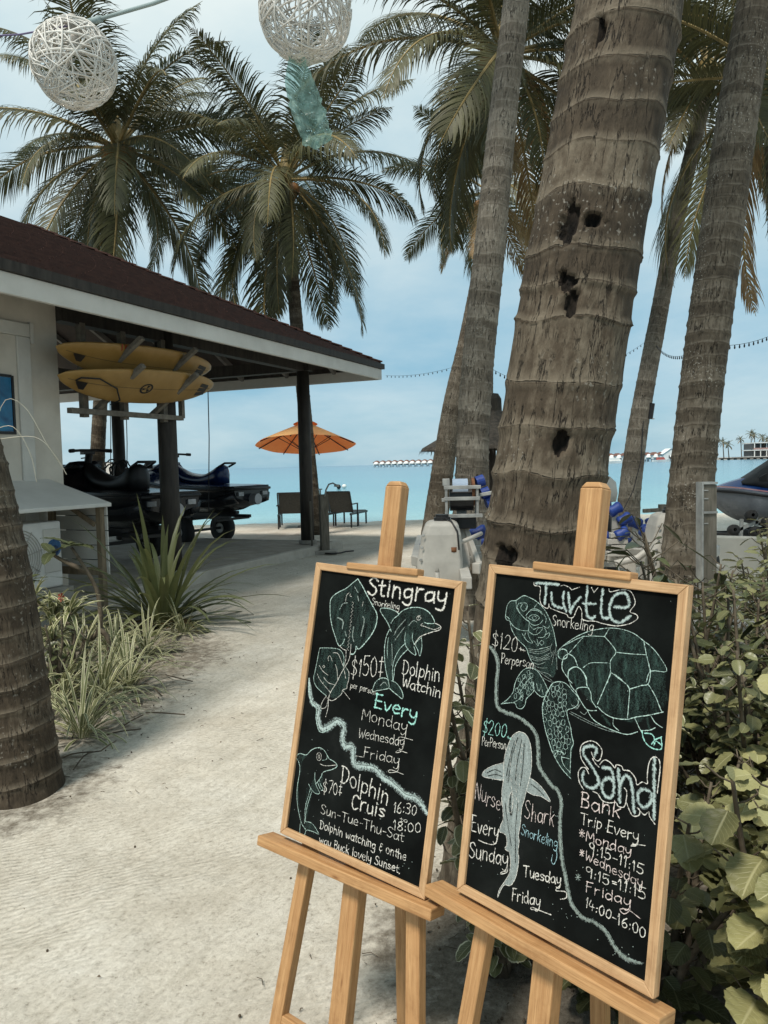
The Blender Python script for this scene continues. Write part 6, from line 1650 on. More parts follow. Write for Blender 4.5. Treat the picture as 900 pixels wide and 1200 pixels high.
def easel(centre, yaw, tilt, masttop, label):
    ex = Vector((math.cos(yaw), math.sin(yaw), 0)); nn = Vector((-math.sin(yaw), math.cos(yaw), 0)); ey = Vector((0, 0, math.cos(tilt))) + nn * math.sin(tilt); nrm = ey.cross(ex)
    c = Vector(centre); foot = -c.z / ey.z
    base = c + ey * foot; base.z = 0
    root = thing('easel', label, 'easel', base)
    q = lambda x, y, z: c + ex * x + nrm * y + ey * z
    def bar(name, a, e, wd, dp, side=ex, **k):
        b_ = MB(); b_.bar(a, e, wd, dp, side=side); return b_.build(name, M_EASEL, root, world=True, bevel=.003)
    Y0 = .021
    mm_ = MB()
    mm_.bar(q(-.012, Y0 + .02, foot + .135), q(-.005, Y0 + .02, masttop - .012), .050, .034, side=ex)
    mm_.bar(q(-.005, Y0 + .02, masttop - .0122), q(-.005, Y0 + .02, masttop), .050, .034, side=ex, w1=.032, d1=.026)
    mm_.build('mast', M_EASEL, root, world=True, bevel=.003)
    bar('leg', q(-.222, Y0 + .018, foot + .0), q(-.095, Y0 + .018, .33), .037, .028)
    bar('leg', q(.232, Y0 + .018, foot + .0), q(.085, Y0 + .018, .33), .037, .028)
    top = q(0, Y0 + .055, .30); ft = base + nn * .38 - ex * .06
    bar('rear_leg', ft, top, .036, .026)
    bar('top_holder', q(-.105, Y0 - .012, .348), q(.115, Y0 - .012, .346), .016, .030, side=ey)
    bar('lower_crossbar', q(-.205, Y0 + .018, foot + .15), q(.215, Y0 + .018, foot + .15), .036, .024, side=ey)
    bar('ledge', q(-.292, .004, -.364), q(.25, .004, -.364), .025, .054, side=ey)
    bar('ledge_lip', q(-.305, -.0345, -.349), q(.25, -.0345, -.349), .016, .008, side=ey) if False else None
    return root
easel((-.056, 1.78, .911), -.689, .198, .565, 'pine easel holding the left stingray and dolphin chalkboard')
easel((.322, 1.42, .948), -.863, .175, .522, 'pine easel holding the right turtle and shark chalkboard')
chalkboard(CHALK_L, (-.056, 1.78, .911), -.689, .198, -.032, .453, .685, 'framed chalkboard with stingrays, dolphins and snorkeling prices, left of two')
chalkboard(CHALK_R, (.322, 1.42, .948), -.863, .175, .003, .448, .683, 'framed chalkboard with a turtle and nurse shark in chalk, right of two')
# ================================================================== BEACH FURNITURE
def umbrella(loc):
    root = thing('beach_umbrella', 'open orange beach umbrella behind the boathouse corner pillar', 'umbrella', loc)
    top = 2.58; rim = 2.02; rad = 1.24; n = 8
    m, t, b = pmat('orange_canvas', .8, .2); b.inputs['Base Color'].default_value = (.90, .58, .24, 1)
    tr = N(t, 'ShaderNodeBsdfTranslucent'); tr.inputs[0].default_value = (.95, .09, .012, 1); mxs = N(t, 'ShaderNodeMixShader', i_0=.46); K = t.links.new
    K(b.outputs[0], mxs.inputs[1]); K(tr.outputs[0], mxs.inputs[2]); K(mxs.outputs[0], t.nodes['Material Output'].inputs[0])
    c = MB(); rings = 8
    def pt(i, a):
        k = i / rings; sag = 1 - .05 * math.sin(math.pi * k) * (abs(math.sin(a * n / 2)))
        rr = rad * k * (1 - .045 * (abs(math.sin(a * n / 2))) * k); return (rr * math.cos(a), rr * math.sin(a), top - (top - rim) * (k ** 1.12) - .03 * math.sin(math.pi * k) * abs(math.sin(a * n / 2)))
    A = [2 * math.pi * j / 48 + .2 for j in range(49)]
    for i in range(rings):
        for j in range(48):
            q = [pt(i, A[j]), pt(i + 1, A[j]), pt(i + 1, A[j + 1]), pt(i, A[j + 1])]
            c.poly(q if i else q[:3])
    c.build('canopy', m, root, smooth=False)
    vt = MB(); vt.lathe([(.001, .06), (.10, .045), (.22, -.005), (.30, -.05)], (0, 0, top), 16); vt.build('vent_cap', m, root, smooth=True)
    for k in range(n):
        a = 2 * math.pi * k / n + .2 + math.pi / n; b_ = MB(); b_.tube([(rad * f * math.cos(a), rad * f * math.sin(a), top - (top - rim) * f ** 1.12 - .045) for f in (.06, .3, .6, .97)], .014, 5); b_.build('rib', M_CHAIRF, root)
        b_ = MB(); b_.tube([(.04 * math.cos(a), .04 * math.sin(a), 1.85), (rad * .55 * math.cos(a), rad * .55 * math.sin(a), top - (top - rim) * .52 - .06)], .009, 5); b_.build('strut', M_CHAIRF, root)
    Rt = Matrix.Rotation(R(-10), 3, 'X'); pv = Vector((0, 0, top))
    for ch in root.children: ch.rotation_euler = Rt.to_euler(); ch.location = pv - Rt @ pv
    b_ = MB(); b_.tube([(0, 0, 0), (0, 0, top - .02)], .028, 12); b_.build('pole', M_WHITEPL, root, smooth=True)
    b_ = MB(); b_.lathe([(.001, .10), (.08, .10), (.26, .05), (.28, 0), (.001, 0)], (0, 0, .0), 20); b_.build('base', M_CONC, root)
o = P(361, 600, 18.9); umbrella((o.x, o.y, 0))
def lounger(loc, rz, label):
    root = thing('beach_lounger', label, 'lounger', loc, rz, 'dark loungers on the beach')
    # local: back edge at y=0, the seat runs out to +y (towards the sea); back raised, leaning to -y
    for sx in (-.29, .29):
        b_ = MB(); b_.bar((sx, .05, .33), (sx, 1.55, .31), .035, .05); b_.build('side_rail', M_CHAIRF, root)
        for y in (.12, .72, 1.45): b_ = MB(); b_.bar((sx, y, 0), (sx, y, .32), .035, .035, side=(1, 0, 0)); b_.build('leg', M_CHAIRF, root)
        b_ = MB(); b_.bar((sx, .28, .34), (sx, .02, .86), .03, .035, side=(1, 0, 0)); b_.build('back_post', M_CHAIRF, root)
        b_ = MB(); b_.bar((sx * 1.06, .10, .56), (sx * 1.06, .62, .56), .045, .025); b_.bar((sx * 1.06, .60, .0), (sx * 1.06, .62, .55), .03, .03, side=(1, 0, 0)); b_.build('armrest', M_CHAIRF, root)
    b_ = MB(); b_.hexa([(-.27, .30, .355), (.27, .30, .355), (.27, 1.53, .335), (-.27, 1.53, .335), (-.27, .30, .37), (.27, .30, .37), (.27, 1.53, .35), (-.27, 1.53, .35)]); b_.build('seat', M_CHAIR, root)
    b_ = MB(); b_.hexa([(-.27, .275, .37), (.27, .275, .37), (.27, .29, .375), (-.27, .29, .375), (-.27, .025, .85), (.27, .025, .85), (.27, .04, .86), (-.27, .04, .86)]); b_.build('backrest', M_CHAIR, root)
    b_ = MB(); b_.bar((-.29, .02, .865), (.29, .02, .865), .035, .03); b_.build('top_rail', M_CHAIRF, root)
o = P(340, 600, 18.2); lounger((o.x, o.y, .02), R(4), 'dark mesh beach lounger left of the boathouse corner pillar')
o = P(396, 600, 18.2); lounger((o.x, o.y, .02), R(-14), 'dark mesh beach lounger right of the wooden shower post')
# foot shower
o = P(381, 645, 13.1); root = thing('beach_shower', 'weathered wooden shower post with curved tap beside the boathouse pillar', 'shower', (o.x, o.y, .0))
b_ = MB(); b_.bar((0, 0, .04), (-.005, 0, 1.02), .145, .13, side=(1, .3, 0)); b_.build('post', M_OLDPOST, root, bevel=.01)
b_ = MB(); b_.tube([(.02, -.05, .98), (.05, -.06, 1.10), (.10, -.08, 1.19), (.17, -.09, 1.21), (.22, -.1, 1.18)], .014, 8); b_.lathe([(.001, .02), (.035, .015), (.045, -.02), (.001, -.025)], (.23, -.1, 1.17), 12); b_.build('shower_head', M_GALV, root, smooth=True)
b_ = MB(); b_.tube([(-.05, -.05, .95), (-.05, -.06, 1.10)], .013, 8); b_.box((-.05, -.06, 1.11), (.07, .02, .02)); b_.build('tap', M_GALV, root)
b_ = MB(); b_.box((.0, -.03, .035), (.42, .34, .07)); b_.build('base_slab', M_CONC, root, bevel=.012)
b_ = MB(); b_.tube([(.08, -.2, .02), (.2, -.26, .02), (.34, -.18, .02), (.42, .02, .02), (.55, .08, .02)], .014, 6); tag(b_.build('garden_hose', M_BLACK, None, smooth=True), 'short dark hose lying at the foot of the shower post', 'hose').location = (o.x + .25, o.y - .1, .02)
o = P(366, 645, 13.2); b_ = MB(); b_.tube([(o.x, o.y, 0), (o.x - .01, o.y, .9)], .018, 8); b_.box((o.x, o.y, .03), (.3, .16, .05)); tag(b_.build('thin_pole', M_OLDPOST), 'thin low pole on a flat foot beside the shower post', 'pole')

# thatched parasol
o = P(578, 600, 15); root = thing('thatched_parasol', 'dark thatched beach parasol half hidden by the palm trunks', 'parasol', (o.x, o.y, 0))
b_ = MB(); Rn = random.Random(2)
prof = [(.16, 2.62), (.18, 2.50), (.45, 2.30), (.95, 2.03), (1.36, 1.80), (1.40, 1.74), (1.30, 1.76), (.6, 2.06), (.15, 2.3)]
b_.lathe(prof, (0, 0, 0), 40)
for k in range(260):
    a = Rn.uniform(0, 6.28); rr = Rn.uniform(1.3, 1.42); z = 1.80 - (rr - 1.3) * .5; b_.poly([(rr * math.cos(a - .012), rr * math.sin(a - .012), z), (rr * math.cos(a + .012), rr * math.sin(a + .012), z), ((rr + .03) * math.cos(a), (rr + .03) * math.sin(a), z - Rn.uniform(.04, .13))])
b_.build('thatch_roof', M_THATCH, root)
b_ = MB(); b_.lathe([(.001, .42), (.13, .40), (.19, .30), (.20, .02), (.17, 0)], (0, 0, 2.42), 20); b_.build('thatch_cap', M_THATCH, root)
b_ = MB(); b_.tube([(0, 0, 0), (0, 0, 2.45)], .07, 12); b_.build('pole', M_DARKWOOD, root, smooth=True)

# ================================================================== JET SKIS
M_HULL = noisy('dark_gelcoat', (.006, .007, .010), (.014, .016, .02), 4, .22, 0)
M_DECKBLUE = noisy('blue_gelcoat', (.004, .015, .06), (.008, .03, .11), 4, .2, 0)
M_SEAT = noisy('seat_vinyl', (.01, .01, .011), (.02, .02, .022), 10, .5, .1)
M_SILVER = noisy('silver_trim', (.28, .29, .30), (.4, .4, .42), 9, .35, 0, metal=.3)
M_BRIGHTBLUE = noisy('bright_blue_gelcoat', (.01, .04, .16), (.02, .07, .24), 3, .18, 0)
M_PALEHULL = noisy('pale_hull', (.16, .17, .19), (.24, .25, .27), 4, .25, 0)
M_COVER = noisy('black_canvas_cover', (.012, .013, .014), (.032, .033, .034), 5, .6, .6, bscale=9, dist=.03)
def jetski(root, hull, deck, cover=False, stripe=None):
    S = [(-1.52, .44, .22, .30, .44, .34, .47, .47), (-1.3, .54, .10, .26, .44, .42, .50, .50), (-.7, .58, .05, .23, .45, .44, .51, .52), (0, .585, .05, .22, .48, .42, .54, .56), (.45, .56, .06, .25, .53, .36, .66, .80), (.8, .49, .11, .30, .58, .30, .72, .86), (1.15, .35, .22, .40, .63, .22, .72, .79), (1.42, .18, .40, .52, .65, .11, .69, .71), (1.60, .04, .58, .62, .67, .02, .68, .685)]
    def sec(x, w, k, c, g, dw, de, d):
        h = [(0, k), (w * .45, k + (c - k) * .45), (w * .86, c), (w * .96, (c + g) / 2), (w, g), (w * .97, g + .05), (dw, de), (dw * .5, d), (0, d)]
        return [(x, y, z) for y, z in h] + [(x, -y, z) for y, z in h[-2:0:-1]]
    fine = spline(S, 33); secs = [sec(*s) for s in fine]
    b_ = MB(); b_.loft([[p for p in s[:6]] + [p for p in s[11:]] for s in secs], closed=False, caps=False)
    # hull (below the gunwale) and deck (above) as two shells
    hl = MB(); hl.loft([s[11:] + s[:6] for s in secs], closed=False, caps=False)
    hl.poly(list(reversed(secs[0][11:] + secs[0][:6]))); hl.build('hull', hull, root, smooth=True)
    dk = MB(); dk.loft([s[5:12] for s in secs], closed=False, caps=False); dk.poly(secs[0][5:12]); dk.build('deck', deck, root, smooth=True)
    rb = MB(); rb.tube([(s[4][0], s[4][1] + .012, s[4][2]) for s in secs], .022, 6); rb.tube([(s[12][0], s[12][1] - .012, s[12][2]) for s in secs], .022, 6); rb.tube([(secs[0][4][0] - .01, y, secs[0][4][2]) for y in (-.45, 0, .45)], .024, 6); rb.build('rub_rail', M_BLACK, root, smooth=True)
    for sg in (1, -1):
        sp = MB(); sp.loft([[(x, sg * y, z) for y, z in ((.30, z0), (.56 * k, z0 + .03), (.60 * k, z0 + .16), (.50 * k, z0 + .20))] for x, k, z0 in ((-1.5, .80, .20), (-1.2, .98, .14), (-.4, 1.0, .12), (.3, .96, .16), (.7, .80, .26))]); sp.build('sponson', hull, root, smooth=True)
    wp = MB(); wp.loft([[(x, -w_, z0), (x, -w_ * .55, z0 + hh), (x, w_ * .55, z0 + hh), (x, w_, z0)] for x, w_, z0, hh in ((.42, .24, .80, .10), (.62, .28, .80, .09), (.95, .20, .76, .05), (1.1, .05, .74, .01))]); wp.build('hood', deck, root, smooth=True)
    if stripe:
        st = MB()
        for sgn in (1, -1):
            q = [((s[5][0]), sgn * (abs(s[5][1]) + .004), s[5][2] + .008) for s in secs[12:]]
            for a, e in zip(q[:-1], q[1:]): st.poly([a, e, (e[0], e[1], e[2] + .02), (a[0], a[1], a[2] + .02)])
        st.build('stripe', stripe, root)
    se = MB(); ss = [(-.92, .06, .52, .80), (-.84, .15, .52, .84), (-.66, .17, .52, .76), (-.4, .17, .52, .69), (-.05, .16, .55, .72), (.18, .13, .58, .80), (.36, .10, .62, .88)]
    se.loft([[(x, -w, z0), (x, -w * 1.1, (z0 + z1) / 2), (x, -w * .75, z1 - .03), (x, 0, z1), (x, w * .75, z1 - .03), (x, w * 1.1, (z0 + z1) / 2), (x, w, z0)] for x, w, z0, z1 in [tuple(q) for q in spline(ss, 25)]], closed=True)
    se.build('seat', [M_SEAT if hull is deck else M_DECKBLUE], root, smooth=True)
    gb = MB(); gb.tube([(-.86, -.13, .80), (-1.02, -.13, .86), (-1.02, .13, .86), (-.86, .13, .80)], .018, 8); gb.build('grab_handle', M_BLACK, root, smooth=True)
    hb = MB(); hb.tube([(.42, 0, .82), (.36, 0, 1.0)], .05, 10); hb.tube([(.30, -.30, 1.03), (.36, -.12, 1.04), (.36, .12, 1.04), (.30, .30, 1.03)], .018, 8); hb.tube([(.30, -.32, 1.03), (.33, -.24, 1.035)], .026, 8); hb.tube([(.30, .32, 1.03), (.33, .24, 1.035)], .026, 8); hb.box((.40, 0, 1.02), (.10, .17, .07)); hb.build('handlebar', M_BLACK, root, smooth=False)
    for sg in (-1, 1):
        mi_ = MB(); mi_.loft([[(.72 + dx, sg * (.33 + w_), z) for w_, z in ((-.06 * k, .80), (.05 * k, .80), (.06 * k, .80 + .11 * k), (-.05 * k, .80 + .10 * k))] for dx, k in ((-.06, .9), (.0, 1.0), (.10, .5))]); mi_.build('mirror', M_BLACK, root)
    nz_ = MB(); nz_.cyl((-1.58, 0, .27), .09, .16, 16, axis=(1, 0, 0)); nz_.build('jet_nozzle', M_SILVER, root)
    bd = MB(); bd.box((-1.535, .3, .36), (.03, .12, .06)); bd.box((-1.535, -.3, .36), (.03, .12, .06)); bd.build('stern_plate', M_SILVER, root)
    if cover:
        cv = MB(); cs = [(-1.45, .40, .46, .60), (-1.0, .46, .5, .98), (-.5, .42, .52, .90), (.1, .42, .55, 1.02), (.42, .44, .60, 1.16), (.62, .40, .66, 1.08), (.85, .34, .72, .92), (1.05, .24, .745, .80)]
        cv.loft([[(x, -w_, z0), (x, -w_ * .95, z0 + (z1 - z0) * .4), (x, -w_ * .55, z0 + (z1 - z0) * .88), (x, 0, z1), (x, w_ * .55, z0 + (z1 - z0) * .88), (x, w_ * .95, z0 + (z1 - z0) * .4), (x, w_, z0)] for x, w_, z0, z1 in [tuple(q) for q in spline(cs, 25)]]); cv.build('canvas_cover', M_COVER, root, smooth=True)
def trolley(label, loc, rz, wheel_r=.29, fat=.2, fz=.40, tag_group='beach trolleys under the jet skis'):
    root = thing('beach_trolley', label, 'trolley', loc, rz, tag_group)
    b_ = MB()
    for sy in (-.28, .28): b_.bar((-1.3, sy, fz), (1.2, sy, fz), .05, .06)
    for x in (-1.1, -.3, .7): b_.bar((x, -.45, fz - .04), (x, .45, fz - .04), .05, .05)
    b_.bar((1.2, -.28, fz), (1.9, 0, fz + .02), .05, .05); b_.bar((1.2, .28, fz), (1.9, 0, fz + .02), .05, .05); b_.bar((-.3, -.55, wheel_r), (-.3, .55, wheel_r), .05, .05); b_.bar((-.3, -.3, wheel_r), (-.3, -.3, fz), .05, .05, side=(1, 0, 0)); b_.bar((-.3, .3, wheel_r), (-.3, .3, fz), .05, .05, side=(1, 0, 0))
    b_.bar((1.5, .12, 0), (1.42, .12, fz), .04, .04, side=(1, 0, 0))
    b_.build('frame', M_CHAIRF, root, bevel=.006)
    for sy in (-.55, .55):
        q = MB(); q.lathe([(.09, -fat / 2 + .02), (wheel_r * .85, -fat / 2), (wheel_r * .97, -fat / 3), (wheel_r, 0), (wheel_r * .97, fat / 3), (wheel_r * .85, fat / 2), (.09, fat / 2 - .02)], (-.3, sy, wheel_r), 28, rot=Matrix.Rotation(R(90), 3, 'X')); wl_ = q.build('wheel', M_RUBBER, root, smooth=True)
        q = MB(); q.lathe([(.001, -.07), (.09, -.07), (.10, -.09), (.10, .09), (.09, .07), (.001, .07)], (-.3, sy, wheel_r), 20, rot=Matrix.Rotation(R(90), 3, 'X')); q.build('hub', M_WHITEPL, wl_)
    for sy in (-.3, .3): q = MB(); q.box((.1, sy, fz + .06), (2.1, .10, .06)); q.build('bunk', M_SEAT, root)
    return root
def ski_at(x0, y, D, rz, label, tlabel, hull, deck, zbase, fz=.40, **k):
    o = P(x0, y, D); trolley(tlabel, (o.x, o.y, zbase), rz, fz=fz)
    root = thing('jet_ski', label, 'jet ski', (o.x, o.y, zbase + fz + .03), rz, 'jet skis on trolleys'); jetski(root, hull, deck, **k); root.scale = (1.06, 1.1, 1.15)
ski_at(224, 600, 15.2, R(148), 'dark blue jet ski on a trolley behind the second boathouse pillar', 'black wheeled trolley under the jet ski behind the second pillar', M_HULL, M_DECKBLUE, .02, fz=.56)
ski_at(124, 600, 11.6, R(142), 'black jet ski in the shade beside the white lean-to cover', 'trolley in the shade under the jet ski beside the lean-to', M_HULL, M_HULL, .14, fz=.46)
ski_at(942, 600, 13.6, R(172), 'covered blue and white jet ski on a trolley at the right edge', 'trolley with black wheels at the right edge of the beach', M_PALEHULL, M_BRIGHTBLUE, .02, fz=.10, cover=True, stripe=noisy('red_white_stripe', (.55, .2, .2), (.7, .5, .5), 3, .3, 0))
# keel rollers of the right trolley, standing out in front of the bow
o = P(876, 612, 13.0); root = thing('roller_stand', 'small stand of black keel rollers under the blue jet ski bow', 'roller stand', (o.x, o.y, .02))
b_ = MB(); b_.bar((-.12, 0, .0), (-.10, 0, .42), .05, .05, side=(1, 0, 0)); b_.bar((.16, 0, .0), (.14, 0, .52), .05, .05, side=(1, 0, 0)); b_.bar((-.2, 0, .22), (.3, 0, .42), .05, .05, side=(0, 1, 0)); b_.bar((-.25, -.2, .03), (-.25, .25, .03), .05, .05); b_.bar((.2, -.2, .03), (.2, .25, .03), .05, .05); b_.build('frame', M_GALV, root)
for (x, z) in ((-.26, .24), (.04, .48), (.10, .20), (.30, .36)):
    q = MB(); q.lathe([(.03, -.07), (.085, -.07), (.095, 0), (.085, .07), (.03, .07)], (x, -.05, z), 18, rot=Matrix.Rotation(R(80), 3, 'X')); q.build('roller', M_RUBBER, root, smooth=True)

# ================================================================== BOAT TRAILERS WITH BLUE ROLLERS (middle distance)
def trailer(loc, rz, label, winch):
    root = thing('boat_trailer', label, 'boat trailer', loc, rz, 'grey boat trailers with blue rollers')
    b_ = MB()
    for s in (-1, 1):
        b_.bar((s * .42, .35, .62), (s * .42, 2.4, .62), .07, .09); b_.bar((s * .42, .35, .62), (s * .10, -.25, .62), .07, .09)
    for y in (.5, 1.3, 2.2): b_.bar((-.42, y, .60), (.42, y, .60), .07, .07)
    b_.bar((0, -.9, .60), (0, .5, .60), .08, .09); b_.bar((-.75, 1.7, .32), (.75, 1.7, .32), .06, .06, side=(0, 1, 0))
    for s in (-1, 1): b_.bar((s * .42, 1.7, .32), (s * .42, 1.7, .6), .06, .06, side=(1, 0, 0))
    b_.build('frame', M_GREY, root, bevel=.008)
    for s in (-1, 1):
        q = MB(); q.lathe([(.10, -.08), (.25, -.10), (.29, -.05), (.29, .05), (.25, .10), (.10, .08)], (s * .75, 1.7, .29), 26, rot=Matrix.Rotation(R(90), 3, 'Y')); w_ = q.build('wheel', M_RUBBER, root, smooth=True)
        q = MB(); q.lathe([(.001, -.06), (.10, -.06), (.10, .06), (.001, .06)], (s * .75, 1.7, .29), 18, rot=Matrix.Rotation(R(90), 3, 'Y')); q.build('rim', M_GALV, w_)
    for k, (x, y, z, rot) in enumerate(((.16, .35, .86, 20), (.25, .55, .78, 30), (.30, .85, .70, 40), (-.16, .55, .78, -30), (-.30, .95, .70, -40), (.10, 1.3, .82, 20), (-.10, 1.3, .82, -20))):
        q = MB(); ax = Matrix.Rotation(R(90 - rot), 3, 'Y'); q.lathe([(.02, -.075), (.055, -.075), (.065, -.05), (.055, 0), (.065, .05), (.055, .075), (.02, .075)], (x, y, z), 18, rot=ax); ro = q.build('roller', M_BLUE, root, smooth=True)
        q = MB(); q.bar((x * .95, y, .60), (x, y, z - .03), .03, .045, side=(0, 1, 0)); q.build('roller_bracket', M_GREY, root)
    # stair of stepped grey mounting blocks
    for k in range(3):
        q = MB(); q.box((.18 - .05 * k, .12 + .1 * k, .69 + .05 * k), (.13, .10, .05)); q.build('mounting_block', M_GREY, root, bevel=.006)
    # float tank with a black screw cap
    q = MB(); q.loft([[(x, y, z) for x, y in ((-.37 + sh, -.42 + i_), (-.03 - i_, -.42 + i_), (-.01 - i_, -.38 + i_), (-.01 - i_, -.06 - i_), (-.03 - i_, -.02 - i_), (-.37 + sh, -.02 - i_), (-.41 + sh, -.06 - i_), (-.41 + sh, -.38 + i_))] for z, sh, i_ in ((.30, 0, .05), (.34, 0, 0), (.70, .03, 0), (.92, .07, .01), (1.0, .10, .03), (1.025, .14, .07))])
    tk = q.build('float_tank', M_GREY, root, bevel=.03)
    for k in range(6):
        e = MB(); e.lathe([(.001, .006), (.012, .004), (.014, 0)], (-.385 + .012 * k, -.425, .42 + .10 * k), 10, rot=Matrix.Rotation(R(90), 3, 'X')); e.build('rivet', M_GALV, tk)
    q = MB(); q.lathe([(.07, 0), (.07, .03), (.055, .035), (.055, .055), (.001, .055)], (-.17, -.22, 1.02), 20); q.build('screw_cap', M_BLACK, tk)
    q = MB(); q.tube([(-.17, -.26, 1.05), (-.10, -.36, 1.03), (-.05, -.43, .95), (-.04, -.435, .8)], .008, 6); q.build('strap', M_BLACK, tk, smooth=True)
    q = MB()
    q.tube([(-.22, -.42, .62), (-.20, -.36, .74), (-.12, -.30, .82), (.02, -.27, .86), (.16, -.10, .90)], .018, 8); q.tube([(-.22, -.42, .62), (-.21, -.40, .44)], .018, 8); q.build('guard_rail', M_GREY, root, smooth=True)
    q = MB(); q.tube([(-.08, -.38, .34), (-.08, -.38, .80)], .035, 12); q.cyl((-.08, -.38, .80), .042, .04, 12); q.build('jack_post', M_RUST, root, smooth=True)
    if winch:
        q = MB(); q.bar((.02, -.1, .60), (.0, .08, 1.08), .085, .07, side=(1, 0, 0)); q.bar((.02, .02, .95), (.20, -.28, .42), .05, .05); q.build('winch_post', M_GREY, root, bevel=.006)
        q = MB()
        for x in (-.13, .13):
            q.bar((x, -.12, 1.05), (x, -.12, 1.30), .02, .03, side=(1, 0, 0)); q.bar((x, .10, 1.05), (x, .10, 1.30), .02, .03, side=(1, 0, 0)); q.bar((x, -.13, 1.06), (x, .12, 1.06), .025, .03); q.bar((x, -.13, 1.29), (x, .12, 1.29), .025, .03)
        q.bar((-.15, -.135, 1.295), (.16, -.135, 1.295), .02, .03, side=(0, 1, 0)); q.bar((-.15, -.135, 1.20), (.15, -.135, 1.20), .02, .03, side=(0, 1, 0)); q.bar((-.15, -.135, 1.055), (.17, -.135, 1.055), .04, .03, side=(0, 1, 0))
        q.bar((-.17, -.12, 1.19), (-.13, -.12, 1.19), .03, .03); q.bar((-.16, -.1, 1.34), (-.10, -.1, 1.34), .05, .06)
        q.build('winch_cage', M_GALV, root, bevel=.003)
        q = MB(); q.cyl((0, 0, 1.20), .11, .20, 20, axis=(1, 0, 0)); q.build('winch_drum', M_BLACK, root, smooth=False)
        q = MB(); q.cyl((-.01, 0, 1.27), .095, .13, 20, axis=(1, 0, 0)); q.build('strap_roll', noisy('pale_blue_webbing', (.25, .32, .42), (.36, .43, .52), 40, .8, .2, (1, 8, 8)), root)
        q = MB(); q.cyl((.10, 0, 1.25), .12, .025, 20, axis=(1, 0, 0)); q.build('gear', M_RUST, root)
        for (x, z) in ((.16, 1.34), (.20, 1.24), (.24, 1.16)):
            q = MB(); q.cyl((x, .0, z), .05, .07, 16, axis=(1, .2, .3)); q.build('roller', M_BLUE, root)
        q = MB(); q.bar((.13, -.06, 1.22), (.30, -.07, 1.25), .03, .03); q.bar((.29, -.07, 1.25), (.36, -.10, 1.12), .025, .025); q.build('crank_handle', M_GALV, root, bevel=.003)
        q = MB(); q.box((.04, -.05, .99), (.16, .1, .10)); q.box((-.06, -.05, 1.02), (.07, .08, .08)); q.build('bow_stop', M_BLACK, root, bevel=.008)
    return root
o = P(541, 600, 6.6); trailer((o.x, o.y, 0), R(-4), 'grey boat trailer with winch cage and blue rollers between the two boards', True)
o = P(800, 600, 6.9); trailer((o.x, o.y, 0), R(-4), 'grey boat trailer with capped float tank behind the right easel mast', False)
o = P(722, 600, 6.9)
root = thing('boat_cradle', 'row of blue keel rollers on grey brackets right of the big trunk', 'boat cradle', (o.x, o.y, 0))
b_ = MB(); b_.bar((-.30, .3, .70), (.10, -.10, .55), .07, .08); b_.bar((-.30, .3, 0), (-.30, .3, .75), .07, .07, side=(1, 0, 0)); b_.bar((.10, -.1, 0), (.10, -.1, .6), .07, .07, side=(1, 0, 0)); b_.build('frame', M_GREY, root, bevel=.006)
for (x, y, z) in ((-.09, .1, 1.10), (-.01, .0, 1.05), (.06, -.05, .96), (.02, -.1, .84), (-.12, 0, .80)):
    q = MB(); q.lathe([(.015, -.06), (.046, -.06), (.054, -.04), (.046, 0), (.054, .04), (.046, .06), (.015, .06)], (x, y, z), 18, rot=Matrix.Rotation(R(60), 3, 'Y')); q.build('roller', M_BLUE, root, smooth=True)
    q = MB(); q.bar((x, y + .02, .6), (x, y, z - .02), .03, .05, side=(0, 1, 0)); q.build('roller_bracket', M_GREY, root)
for k in range(4):
    q = MB(); q.box((-.02 + .03 * (k % 2), -.08, .66 + .055 * k), (.18, .08, .045)); q.build('mounting_block', M_GREY, root, bevel=.005)
q = MB(); q.tube([(.32, -.2, 1.02), (.27, -.22, .85), (.22, -.25, .72), (.10, -.28, .64), (-.10, -.3, .60)], .03, 8); q.build('guard_rail', M_GREY, root, smooth=True)
# grey outboard cowl
o = P(706, 566, 9.5); root = thing('outboard_motor', 'grey and black outboard motor standing beside the big trunk', 'outboard motor', (o.x, o.y, .0))
q = MB(); q.lathe([(.001, 1.30), (.09, 1.29), (.16, 1.22), (.18, 1.08), (.16, .98), (.001, .96)], (0, 0, 0), 20); q.build('cowl', M_GREY, root, smooth=True)
q = MB(); q.tube([(0, 0, .97), (.05, 0, .5), (.05, 0, .2)], [.11, .07, .05], 12); q.box((.05, 0, .16), (.26, .05, .08)); q.build('shaft', M_BLACK, root)
q = MB(); q.bar((-.06, .1, .0), (-.02, .1, .8), .05, .05, side=(1, 0, 0)); q.bar((.3, .1, .0), (.1, .1, .8), .05, .05, side=(1, 0, 0)); q.build('stand', M_GALV, root)
# T-handled stake
o = P(776, 600, 8.0); q = MB(); q.bar((o.x, o.y, 0), (o.x, o.y, 1.02), .07, .06, side=(1, 0, 0)); q.bar((o.x - .20, o.y, .955), (o.x + .08, o.y, .965), .05, .04, side=(0, 1, 0)); tag(q.build('mooring_stake', M_OLDPOST, bevel=.006), 'low T-shaped wooden stake left of the right edge trunk', 'stake')
# wooden bollard
o = P(829, 630, 5.6); root = thing('bollard', 'square wooden bollard with white edges beside the right edge trunk', 'bollard', (o.x, o.y, .0))
q = MB(); q.box((0, 0, .65), (.10, .09, 1.30)); q.build('post', M_OLDPOST, root, bevel=.004)
for x in (-.056,): q = MB(); q.box((x, 0, .655), (.012, .11, 1.33)); q.build('edge_strip', M_GALV, root)
for z in (1.312, 1.10): q = MB(); q.box((0, -.008, z), (.10, .10, .016)); q.build('band', M_GALV, root)
for z in (1.20, 1.02, 1.26): q = MB(); q.box((-.03, -.0475, z), (.03, .006, .008)); q.build('bracket', M_GALV, root)
